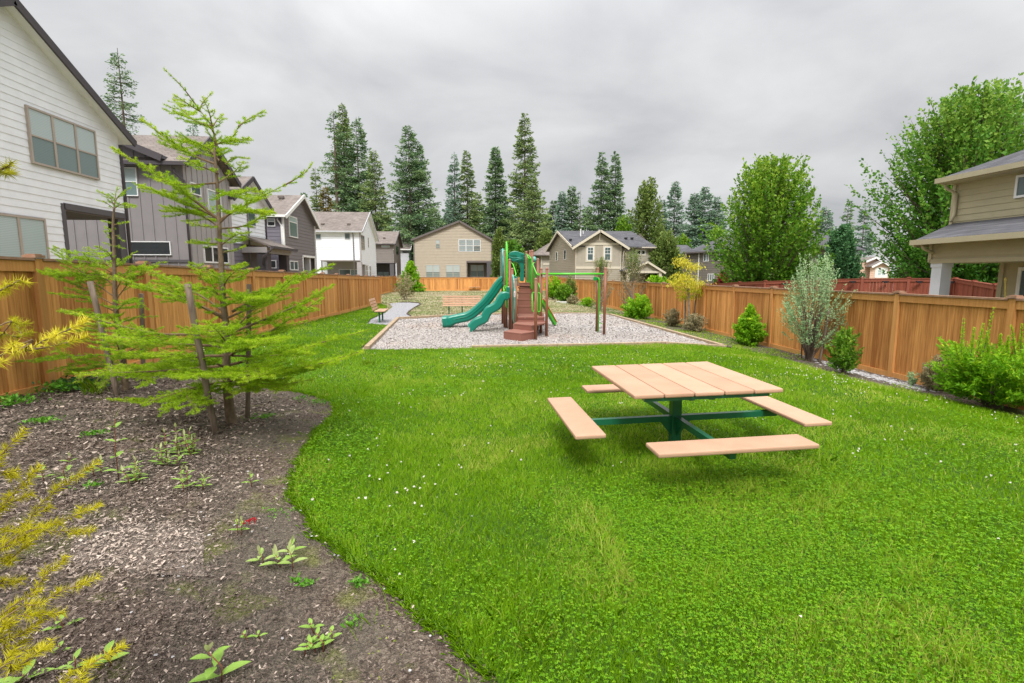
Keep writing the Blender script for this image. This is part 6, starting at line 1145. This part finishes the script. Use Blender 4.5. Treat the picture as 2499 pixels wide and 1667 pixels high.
BR = [ # crop coordinates 1 (upper) : base, mid, tip, depth offset at tip
 (1, (1180, 790), (1260, 760), (1305, 690), .1), (1, (1305, 690), (1360, 650), (1440, 608), .3), (1, (1230, 900), (1280, 860), (1350, 865), .3), (1, (1090, 600), (1110, 560), (1152, 515), .1), (1, (1095, 610), (1030, 570), (965, 525), -.3), (1, (1150, 690), (1050, 650), (945, 540), .3),
 (1, (1165, 720), (1145, 620), (1115, 545), -.2), (1, (1165, 690), (1190, 650), (1215, 630), .2), (1, (1200, 780), (1280, 770), (1360, 755), -.2),
 (1, (1185, 900), (1000, 820), (770, 645), .1), (1, (1190, 1000), (1000, 1010), (860, 980), -.5), (1, (1190, 1195), (930, 1000), (600, 800), -.2), (1, (1190, 1195), (980, 1090), (750, 1010), .3), (1, (1195, 1240), (1080, 1170), (890, 1130), .5),
 (1, (1195, 1000), (1290, 930), (1330, 885), .4), (1, (1195, 950), (1080, 900), (990, 860), -.4), (1, (1200, 880), (1120, 800), (1000, 770), .5), (1, (1200, 1050), (1280, 1060), (1400, 1030), -.5),
 (1, (1205, 1200), (1380, 1100), (1560, 1010), .1), (1, (1560, 1010), (1660, 950), (1700, 900), .1), (1, (1205, 1215), (1300, 1150), (1500, 1160), -.4), (1, (1205, 1250), (1350, 1230), (1480, 1150), .4), (1, (1205, 1230), (1130, 1240), (1040, 1220), -.2), (1, (1210, 1340), (1280, 1290), (1350, 1270), -.3),
 (1, (1210, 1330), (1130, 1330), (1040, 1325), .2), (1, (1215, 1380), (1280, 1370), (1330, 1350), .2), (1, (1215, 1450), (1290, 1450), (1330, 1440), .2),
 (4, (1480, 420), (1760, 270), (2130, 112), .2), (4, (1450, 460), (1700, 340), (1900, 180), -.4), (4, (1460, 560), (1850, 400), (2130, 245), .5), (4, (1450, 600), (1600, 420), (1830, 230), .8), (4, (1460, 700), (1700, 560), (2060, 330), -.3),
 (4, (1460, 760), (1900, 655), (2340, 540), .4), (4, (1480, 800), (1900, 780), (2330, 665), -.2), (4, (1490, 850), (1800, 800), (2180, 720), -.7), (4, (1480, 700), (1750, 700), (2020, 630), -.8), (4, (1480, 880), (1700, 900), (2000, 850), .2),
 (4, (1430, 450), (1130, 325), (640, 175), -.2), (4, (1440, 430), (1250, 300), (950, 150), .4), (4, (1430, 470), (1250, 370), (1000, 250), -.5), (4, (1440, 540), (1000, 560), (380, 402), -.5), (4, (1450, 640), (1050, 620), (620, 560), .4), (4, (1450, 700), (1000, 700), (560, 640), -.8),
 (4, (1460, 760), (1000, 800), (470, 815), -.6), (4, (1470, 850), (1100, 790), (740, 760), .5), (4, (1480, 900), (1050, 980), (700, 980), -.5), (4, (1480, 880), (1200, 930), (1270, 1060), -.9), (4, (1480, 900), (1300, 900), (1080, 1030), -.4), (4, (1460, 780), (1200, 700), (900, 690), -1.0),
 (4, (1440, 420), (1340, 230), (1210, 130), -.2), (4, (1430, 260), (1350, 180), (1230, 110), .2), (4, (1430, 230), (1520, 200), (1640, 140), .2), (4, (1430, 250), (1460, 200), (1560, 110), -.4), (4, (1440, 300), (1330, 270), (1140, 270), -.6), (4, (1440, 380), (1560, 330), (1700, 340), -.6), (4, (1440, 330), (1600, 300), (1780, 260), .5),
 (4, (1460, 640), (1400, 560), (1320, 480), -1.1), (4, (1470, 700), (1560, 620), (1700, 600), -1.2), (4, (1480, 820), (1600, 780), (1640, 840), -1.2), (4, (1480, 800), (1350, 800), (1150, 850), -1.1), (4, (1480, 850), (1600, 860), (1830, 920), -.6), (4, (1450, 600), (1500, 520), (1620, 470), 1.1), (4, (1460, 700), (1350, 620), (1150, 600), 1.1),
 (4, (1480, 860), (1250, 900), (900, 1010), -.7), (4, (1470, 760), (1300, 760), (1060, 740), .9), (4, (1480, 850), (1560, 900), (1500, 940), -.6)]
for i, (w_, b, m_, t_, dz) in enumerate(BR):
    f = a1 if w_ == 1 else a4; L_ = math.dist(b, t_)/ (2.24 if w_ == 1 else 2.612)
    F1.branch([f(*b), f(*m_, dz*.45), f(*t_, dz)], .006+.000035*L_, .50+.10*F1.rs.random()-(.06 if w_ == 4 else -.02), .7, .22 if L_ > 120 else .10, .34 if L_ > 150 else .46, .95)
F1.done(m_needle, tq)
# second fir behind, left
fb = G(306, 952); D2 = float((fb-CAM)@fh); root = empty('fir_sapling', fb, 'smaller young fir with a bare thin leader and tufted tip, left of the tall one', 'tree')
tq = MB(); tp2 = [at(u, v, D2) for u, v in [(310, 960), (303, 900), (295, 840), (285, 776), (281, 720), (279, 660), (278, 600), (276, 550), (279, 505)]]; tp2[0] = fb-np.array([0, 0, .08])
tq.tube(smooth3(tp2, 4), list(np.linspace(.045, .012, 33)), 10)
F2 = Fir(root, .026, .0042, 600, .055, 9)
a4b = lambda X, Y, dd=0: at(X/2.612, 600+Y/2.612, D2+dd); a1b = lambda X, Y, dd=0: at(X/2.24, Y/2.24, D2+dd)
for b, m_, t_, dz in [((625, 1130), (600, 1080), (540, 1045), 0), ((625, 1120), (650, 1070), (705, 1030), .1), ((625, 1130), (630, 1080), (640, 1030), .1), ((625, 1140), (680, 1110), (725, 1130), -.1), ((625, 1140), (580, 1110), (550, 1100), -.1), ((622, 1220), (595, 1215), (570, 1210), 0), ((622, 1230), (655, 1222), (690, 1215), 0), ((622, 1270), (600, 1255), (580, 1240), .1), ((622, 1290), (640, 1290), (665, 1310), 0), ((622, 1310), (600, 1300), (580, 1275), 0), ((622, 1345), (600, 1335), (580, 1330), 0), ((622, 1350), (640, 1345), (668, 1355), 0),
    ((625, 1500), (500, 1430), (290, 1345), -.3), ((625, 1500), (400, 1500), (215, 1475), 0), ((625, 1480), (560, 1420), (480, 1350), .4), ((625, 1470), (680, 1420), (740, 1380), .2), ((620, 1420), (580, 1370), (530, 1350), -.2), ((625, 1510), (760, 1470), (900, 1430), .2)]:
    F2.branch([a1b(*b), a1b(*m_, dz*.5), a1b(*t_, dz)], .007, .46, .8, .15, .5)
for b, m_, t_, dz in [((735, 330), (560, 200), (340, 10), 0), ((735, 380), (450, 230), (245, 160), -.2), ((735, 420), (550, 340), (320, 300), -.3), ((740, 470), (560, 420), (480, 410), .3), ((740, 400), (850, 350), (940, 400), .1), ((740, 340), (860, 200), (1000, 130), .1), ((745, 560), (500, 520), (330, 560), -.2), ((750, 640), (480, 600), (330, 680), -.4), ((760, 700), (500, 700), (110, 735), -.5), ((770, 760), (560, 740), (300, 800), -.3), ((780, 800), (600, 800), (480, 870), -.5), ((780, 800), (900, 760), (1080, 740), 0), ((770, 700), (900, 640), (1050, 640), .3), ((760, 600), (900, 560), (1040, 520), 0), ((750, 500), (860, 460), (1000, 450), .2), ((790, 840), (700, 850), (640, 900), -.5), ((780, 780), (820, 800), (960, 850), -.4), ((770, 700), (740, 620), (660, 560), -.8), ((770, 740), (820, 700), (900, 700), -.8), ((745, 520), (700, 450), (620, 440), -.6), ((740, 420), (780, 380), (860, 330), -.5), ((790, 820), (640, 760), (420, 820), .3), ((740, 260), (660, 200), (580, 130), .1), ((740, 280), (800, 190), (860, 180), -.2)]:
    F2.branch([a4b(*b), a4b(*m_, dz*.5), a4b(*t_, dz)], .009, .36, .9, .2, .42)
F2.done(m_needle, tq)
# near fir whose yellowed branches reach in from the left edge
fb = np.array([-1.95, 1.15, float(H(-1.95, 1.15))]); root = empty('fir_sapling', fb, 'near fir with yellowed needles reaching in from the left edge', 'tree')
tq = MB(); tq.tube([fb-np.array([0, 0, .1]), fb+np.array([.02, .02, .8]), fb+np.array([0, .05, 1.7]), fb+np.array([.02, .03, 2.3])], [.045, .036, .022, .008], 10)
F3 = Fir(root, .031, .0028, 1300, .060, 13)
tk = lambda z: fb+np.array([.01, .03, z])
k1 = lambda X, Y, d: at(X/2.351, 1000+Y/2.351, d)
for z, pts in [(.52, [(0, 800, 1.5), (130, 690, 1.62), (215, 560, 1.7), (330, 460, 1.75), (500, 335, 1.82)]), (.52, [(60, 760, 1.55), (250, 670, 1.66), (400, 620, 1.7), (495, 580, 1.74)]), (.50, [(100, 740, 1.55), (300, 700, 1.62), (450, 700, 1.65)]), (.6, [(0, 560, 1.6), (80, 480, 1.62), (170, 380, 1.66)]), (.66, [(-40, 300, 1.6), (30, 230, 1.62), (80, 180, 1.64)]), (.55, [(-60, 620, 1.6), (20, 560, 1.62), (90, 520, 1.64)]),
    (.36, [(0, 1180, 1.45), (150, 1080, 1.5), (230, 990, 1.53), (305, 915, 1.56)]), (.36, [(60, 1170, 1.45), (200, 1120, 1.5), (340, 1050, 1.55), (480, 990, 1.6)]), (.36, [(40, 1230, 1.42), (160, 1180, 1.45), (280, 1170, 1.5)]), (.45, [(-60, 900, 1.5), (20, 880, 1.52), (130, 800, 1.56)]), (.34, [(-30, 1260, 1.4), (60, 1310, 1.42), (150, 1270, 1.45)]), (.4, [(-60, 1040, 1.5), (0, 1000, 1.5), (50, 990, 1.52)]),
    (.18, [(-20, 1500, 1.30), (60, 1500, 1.33), (140, 1450, 1.36), (215, 1390, 1.4)]), (.16, [(380, 1580, 1.30), (450, 1530, 1.32), (540, 1450, 1.36), (625, 1400, 1.4)]), (.3, [(-60, 1340, 1.4), (40, 1380, 1.42), (200, 1370, 1.45)]), (.5, [(-80, 380, 1.6), (0, 360, 1.6), (40, 370, 1.62)])]:
    P_ = [k1(*p) for p in pts]; F3.branch([tk(z)]*0+[tk(z), (tk(z)+P_[0])/2+np.array([0, 0, .03])]+P_, .008, .45, .25, .35, .13, 1.0)
F3.branch([tk(1.15), at(0, 868, 1.3), at(60, 855, 1.33), at(110, 830, 1.36), at(178, 800, 1.4)], .007, .85, .1, .4, .10); F3.branch([at(60, 855, 1.33), at(110, 848, 1.38), at(170, 835, 1.42)], .004, .5, .1, .3, .12)
F3.branch([tk(1.3), at(-20, 720, 1.5), at(18, 703, 1.55)], .006, .45, .1, .5, .12); F3.branch([tk(1.2), at(-30, 810, 1.7), at(10, 815, 1.8), at(52, 822, 1.85), at(38, 790, 1.9)], .006, .2, .1, .5, .12); F3.branch([tk(1.75), at(-40, 425, 1.5), at(-12, 420, 1.52), at(6, 420, 1.55)], .005, .1, .1, .5, .1)
for z, dx, dy in [(1.0, -.8, .4), (.8, -.7, -.5), (1.3, -.5, .3), (.6, -.9, .1), (1.5, -.4, -.3), (1.0, .05, -.8), (1.8, -.3, .2), (.4, -.8, -.3)]: F3.branch([tk(z), tk(z)+np.array([dx*.5, dy*.5, .05]), tk(z)+np.array([dx, dy, .02])], .008, .45, .5, .3, .2)
F3.done(m_needle_y, tq)
# stakes beside the firs
stake('weathered wooden stake leaning in front of the tall young fir', G(530, 1060)-np.array([0, 0, .1]), at(456, 693, D1-.55), .032)
stake('upright wooden stake just right of the tall fir trunk', G(603, 1018)-np.array([0, 0, .1]), at(608, 694, D1+.35), .028)
stake('wooden stake leaning left of the smaller young fir', G(290, 968)-np.array([0, 0, .1]), at(220, 687, D2-.3), .034)
stake('short wooden stake half hidden behind the branches between the two firs', G(350, 935)-np.array([0, 0, .1]), at(345, 717, D2+.4), .03)
# ------------------------------------------------------------------ seedlings and weeds
m_seed = leafmat('seedling_leaf', (.15, .30, .04), (.30, .47, .09), (.62, .58, .34), .35, .5); m_weed = leafmat('weed_leaf', (.05, .18, .012), (.11, .30, .02), (.22, .42, .05), .3, .5); m_stem = mat('red_stem', (.25, .06, .04), (.18, .09, .04), 20)
def bigleaf(VV, AA, p, D, L_, W_, val, curl=.25):
    D = nrm(np.array(D, float)); S = nrm(np.cross(D, [0, 0, 1.])); U = np.cross(S, D); prof = [(0, .08), (.2, .7), (.45, 1), (.7, .75), (.9, .3), (1, .02)]
    pt = []
    for f, w_ in prof:
        c = p+D*L_*f-np.array([0, 0, 1.])*curl*L_*f*f; pt.append((c-S*W_*w_/2+U*W_*.12*w_, c, c+S*W_*w_/2+U*W_*.12*w_))
    for a, b in zip(pt[:-1], pt[1:]):
        VV.append(np.array([a[0], a[1], b[1], b[0]])); VV.append(np.array([a[1], a[2], b[2], b[1]])); AA += [val, val+.05]
def seedling(label, u, v, vt, n=3, L_=.09, seed=0, tip=True, group='broad leaved seedlings in the mulch bed', m=m_seed, asp=.36, val=.42, br=1):
    rs = np.random.default_rng(seed); b = G(u, v); d = float((b-CAM)@fh); h = float(at(u, vt, d)[2]-b[2]); t = empty('seedling', b, label, 'plant', group); q = MB(); VV, AA = [], []
    for s in range(br):
        off = np.array([rs.normal()*.05, rs.normal()*.05, 0])*(br > 1); hh = h*(1 if s == 0 else rs.uniform(.45, .95)); top_ = b+off+np.array([rs.normal()*.02, 0, hh]); q.tube([b+off-np.array([0, 0, .02]), b+off+np.array([rs.normal()*.008, 0, hh*.5]), top_], [.004, .003, .002], 6)
        for i in range(n):
            z = (i+.6)/(n+.2); a = i*1.571+rs.random()*.6; p = b+off+(top_-b-off)*z
            for k in (0, math.pi): D = np.array([math.cos(a+k), math.sin(a+k), .35+.3*z]); bigleaf(VV, AA, p, D, L_*rs.uniform(.75, 1.1)*(1.1-.45*z), L_*asp*(1.1-.4*z), val+rs.normal()*.06)
        if tip: bigleaf(VV, AA, top_, [rs.normal()*.3, rs.normal()*.3, 1], L_*.6, L_*.2, .8, 0); bigleaf(VV, AA, top_, [rs.normal()*.4, rs.normal()*.4, .9], L_*.4, L_*.16, .7, 0)
    build('stem', q, m_stem, t, smooth=True); npmesh('leaves', np.array(VV), 4, np.clip(AA, 0, 1), m, t); return t
for i, (u, v, vt, n, L_, br, lb) in enumerate([
 (290, 1170, 1022, 4, .135, 1, 'tallest broad leaved seedling with a red stem, left of the leafy clump'), (430, 1110, 1045, 3, .085, 6, 'dense clump of light green seedlings below the leaning stake'), (478, 1112, 1052, 3, .08, 4, 'right half of the leafy clump below the leaning stake'), (398, 1140, 1095, 3, .09, 4, 'small seedling cluster in front of the leafy clump'), (325, 1172, 1125, 3, .08, 4, 'low seedlings right at the foot of the tallest seedling'),
 (472, 1196, 1150, 3, .085, 2, 'seedling with drooping leaves in the middle of the bed, below the clump'), (435, 1192, 1155, 2, .08, 2, 'small seedling left of the drooping leaved one'), (162, 1180, 1115, 3, .095, 1, 'seedling with wide leaves behind the yellow fir branch'), (108, 1175, 1138, 2, .085, 1, 'small seedling furthest left behind the yellow fir branch'), (245, 1150, 1120, 2, .08, 2, 'low seedling just left of the tallest seedling'), (615, 1185, 1160, 2, .08, 1, 'thin leaved seedling near the lawn edge, above the red flower'),
 (697, 1396, 1352, 2, .11, 2, 'pale seedling pair near the lawn edge, right one with long leaves'), (665, 1368, 1335, 2, .10, 2, 'pale seedling behind the long leaved one near the lawn edge'), (610, 1300, 1262, 2, .07, 2, 'tiny seedling beside the red flower'), (540, 1663, 1590, 3, .135, 1, 'glossy seedling with big green leaves at the bottom of the bed'), (158, 1540, 1505, 2, .09, 1, 'small seedling with spread leaves at lower left'), (142, 1600, 1572, 2, .06, 1, 'narrow red stemmed sprout at lower left'), (180, 1640, 1602, 2, .08, 1, 'sprout left of the lowest yellow fir tip'), (268, 1625, 1585, 2, .11, 1, 'seedling with long leaf behind the lowest yellow fir tip'), (50, 1668, 1645, 2, .12, 1, 'seedling with long flat leaves at the bottom left corner'),
 (768, 1560, 1530, 2, .07, 4, 'yellow green weedy seedling near the bottom of the lawn edge'), (760, 1600, 1578, 2, .06, 3, 'small weedy seedling below the yellow green one'), (675, 1540, 1525, 2, .045, 2, 'tiny bright sprout in the bare soil')]):
    seedling(lb, u, v, vt, n, L_*1.08, 70+i, u < 700 and v < 1500 or i == 14, br=br, val=.36 if i not in (11, 12) else .55)
# red flower
b = G(611, 1286); q = MB()
for k in range(26): a = random.random()*6.28; p = Vector((b[0]+random.gauss(0, .018), b[1]+random.gauss(0, .014), b[2]+.02+random.random()*.03)); q.add([p, p+Vector((math.cos(a)*.012, math.sin(a)*.012, .012)), p+Vector((0, 0, .016)), p+Vector((-math.cos(a)*.01, .006, .01))], [(0, 1, 2), (0, 2, 3)])
tag(build('red_flower', q, mat('red_petal', (.55, .02, .03), (.4, .01, .02)), loc=b), 'small red flower head lying low in the bed near the lawn edge', 'flower')
# weeds: low rosettes
def weed(label, u, v, r, n=60, l=.035, m=m_weed, h=.05, asp=.5, name='weed', group='low weeds in the mulch bed'):
    b = G(u, v); P_ = b+RNG.normal(0, 1, (n, 3))*np.array([r, r*.8, 0])*.5+np.array([0, 0, .01])+np.array([0, 0, 1])*RNG.random((n, 1))*h*.5; a = RNG.random(n)*6.28; D = np.stack([np.cos(a), np.sin(a), RNG.uniform(.1, 1.2, n)], 1); lv = RNG.uniform(.6, 1.3, n)*l
    return tag(npmesh(name, leaves(P_, D, lv, lv*asp), 4, np.clip(RNG.normal(.5, .2, n), 0, 1), m, loc=b), label, 'weed', group)
for i, (u, v, r, n, l, lb) in enumerate([(98, 1031, .16, 160, .04, 'flat bright green weed patch at the far left of the bed'), (232, 1064, .11, 90, .04, 'round green weed left of the tallest seedling top'), (640, 1022, .14, 90, .035, 'low weeds right of the upright stake foot'), (228, 1190, .08, 70, .03, 'green weed right of the yellow fir branch'), (840, 1420, .0, 0, 0, ''), (875, 1432, .05, 70, .03, 'ferny pale weed near the lawn edge'), (665, 1250, .09, 40, .02, 'sparse green weeds above the lawn edge bend'), (690, 1262, .1, 40, .02, 'sparse green weeds close to the lawn edge bend'), (750, 1432, .05, 40, .03, 'small bright weed in the bare soil near the lawn'), (725, 1425, .04, 30, .03, 'small pale weed in the bare soil near the lawn'), (300, 1305, .03, 0, 0, ''), (860, 1530, .05, 40, .025, 'tiny weed right of the grass sprout'), (780, 985, .2, 150, .03, 'weeds filling the corner where the bed meets the lawn'), (735, 975, .12, 70, .03, 'weeds at the top of the bed beside the lawn')]):
    if n: weed(lb, u, v, r, n, l)
for (u, v, r, n, lb) in [(200, 945, .35, 420, 'leafy green weeds at the foot of the left fence beside the smaller fir'), (150, 955, .25, 260, 'weeds at the foot of the left fence post'), (25, 992, .25, 200, 'weeds under the left fence at the picture edge')]: weed(lb, u, v, r, n, .055, m_dk if v < 950 else m_weed, .22)
def tuft(label, u, v, n, l, m=m_grass, w_=.006, name='grass_tuft', spread=.06, flat=.6):
    b = G(u, v); P_ = b+RNG.normal(0, 1, (n, 3))*np.array([spread, spread, 0]); a = RNG.random(n)*6.28; ln = RNG.uniform(.5, 1.15, n)*l; D = np.stack([np.cos(a)*flat, np.sin(a)*flat, np.ones(n)], 1)*ln[:, None]; S = nrm(np.cross(D, [0, 0, 1.])+1e-6)*w_/2; md = P_+D*.55+np.array([0, 0, .06])*ln[:, None]; tp = P_+D*1.0-np.array([0, 0, .15])*ln[:, None]
    return tag(npmesh(name, np.stack([P_-S, P_+S, md+S*.8, tp, md-S*.8], 1).reshape(-1, 3), 5, np.clip(RNG.normal(.55, .15, n), 0, 1), m, loc=b), label, 'grass tuft', 'tall grass tufts in the lawn')
for u, v, n, l, lb in [(1310, 1570, 90, .16, 'large pale grass tuft spilling over at the bottom of the lawn edge'), (1250, 1500, 50, .13, 'tall grass tuft above the large pale one'), (900, 1020, 50, .16, 'grass tuft near the upper bed edge'), (900, 895, 70, .22, 'tall dark grass tuft left of the playground corner'), (960, 905, 70, .2, 'tall grass tuft in front of the near playground edge'), (1225, 885, 26, .18, 'rushy tuft in front of the stairs at the lawn far edge'), (1380, 905, 50, .2, 'grass tuft left of the picnic table far bench'), (2120, 1038, 50, .13, 'dark rushy tuft right of the picnic table'), (2190, 1085, 40, .12, 'rushy tuft further right of the picnic table'), (2050, 925, 60, .18, 'grass tuft near the right planting strip'), (232, 960, 60, .3, 'long grass at the left fence post'), (897, 1528, 12, .13, 'single upright grass sprout in the bare soil')]:
    tuft(lb, u, v, n, l*.8, m_grass, .0035 if v > 1000 else .007)
# dry grass clumps on the far lawn
m_hay = leafmat('dry_grass_blade', (.09, .19, .03), (.26, .27, .12), (.50, .43, .30), .3, .8)
DP = np.array([(-6.3, 22.5), (-3.4, 24), (0, 25.2), (7.4, 26), (9.3, 26), (9.4, 61.5), (-8.7, 61.5), (-8.7, 36.6), (-6.6, 36.3)]); PP = np.array(pathP)
BV, BA = [], []
for d0, d1, dens, wd in [(20, 35, 150, .03), (35, 66, 45, .06)]:
    Q = sample_ring(d0, d1, dens, 30); Q = Q[inpoly(Q, DP) & ~inpoly(Q, PP)]; n = len(Q); x, y = Q[:, 0], Q[:, 1]
    a = RNG.random(n)*6.28; h = RNG.uniform(.02, .06, n); D = np.stack([np.cos(a)*.7, np.sin(a)*.7, np.ones(n)], 1)*h[:, None]; S = np.stack([-np.sin(a), np.cos(a), np.zeros(n)], 1)*wd/2; P_ = np.stack([x, y, H(x, y)-.02], 1)
    g = .60+.8*(vnoise(x, y, .45, 51)-.5)+.3*(vnoise(x, y, 1.6, 52)-.5); g -= .5*np.exp(-((np.abs(x-8.3))/1.0)**2)+.35*np.exp(-((y-26)/1.2)**2)+.4*np.exp(-(((x+7.5)/1.5)**2+((y-45)/6)**2))
    BV.append(np.stack([P_-S, P_+S, P_+D+S*.5, P_+D*1.1, P_+D-S*.5], 1).reshape(-1, 3)); BA.append(np.clip(g+RNG.normal(0, .12, n), 0, 1))
tag(npmesh('dry_grass', np.concatenate(BV), 5, np.concatenate(BA), m_hay), 'dry yellowed grass with green patches on the far lawn', 'grass', kind='stuff')

# moss and seedling weeds on the bare soil, weeds between playground and right fence
def ground_leaves(name, label, Q, l, m, hgt, cat, spread=.3, asp=.6, zo=.0):
    n = len(Q); a = RNG.random(n)*6.28; P_ = np.stack([Q[:, 0], Q[:, 1], H(Q[:, 0], Q[:, 1])+zo+RNG.random(n)*hgt], 1); D = np.stack([np.cos(a), np.sin(a), RNG.uniform(.0, 1.0, n)], 1); lv = RNG.uniform(.5, 1.3, n)*l
    return tag(npmesh(name, leaves(P_, D, lv, lv*asp), 4, np.clip(RNG.normal(.5, .2, n), 0, 1), m), label, cat, kind='stuff')
ee = np.array(edge[2:-1:3]); Q = sample_ring(1.4, 9, 2600); Q = Q[inpoly(Q, MP)]; dd_ = np.sqrt(((Q[:, None, :]-ee[None])**2).sum(2)).min(1); k = vnoise(Q[:, 0], Q[:, 1], 4.5, 61)*.6+vnoise(Q[:, 0], Q[:, 1], 1.4, 62)*.4
Q = Q[RNG.random(len(Q)) < np.clip((k-.50)*3.0, 0, 1)*np.exp(-dd_/.30)*.8]
m_moss = leafmat('moss_leaf', (.08, .12, .01), (.19, .24, .02), (.34, .36, .05), .2, .9)
ground_leaves('moss', 'yellow green moss speckling the bare soil along the lawn edge', Q, .012, m_moss, .006, 'moss', zo=.012)
SP = np.array(stripP); Q = sample_ring(8, 30, 260, 40); Q = Q[inpoly(Q, SP)]; k = vnoise(Q[:, 0], Q[:, 1], 1.2, 63)+.35*(Q[:, 1] > 13); Q = Q[RNG.random(len(Q)) < np.clip((k-.55)*2, 0, 1)]
ground_leaves('strip_weeds', 'low green weeds and grass between the playground timber and the right fence', Q, .07, m_grass, .03, 'weeds', asp=.25, zo=.02)
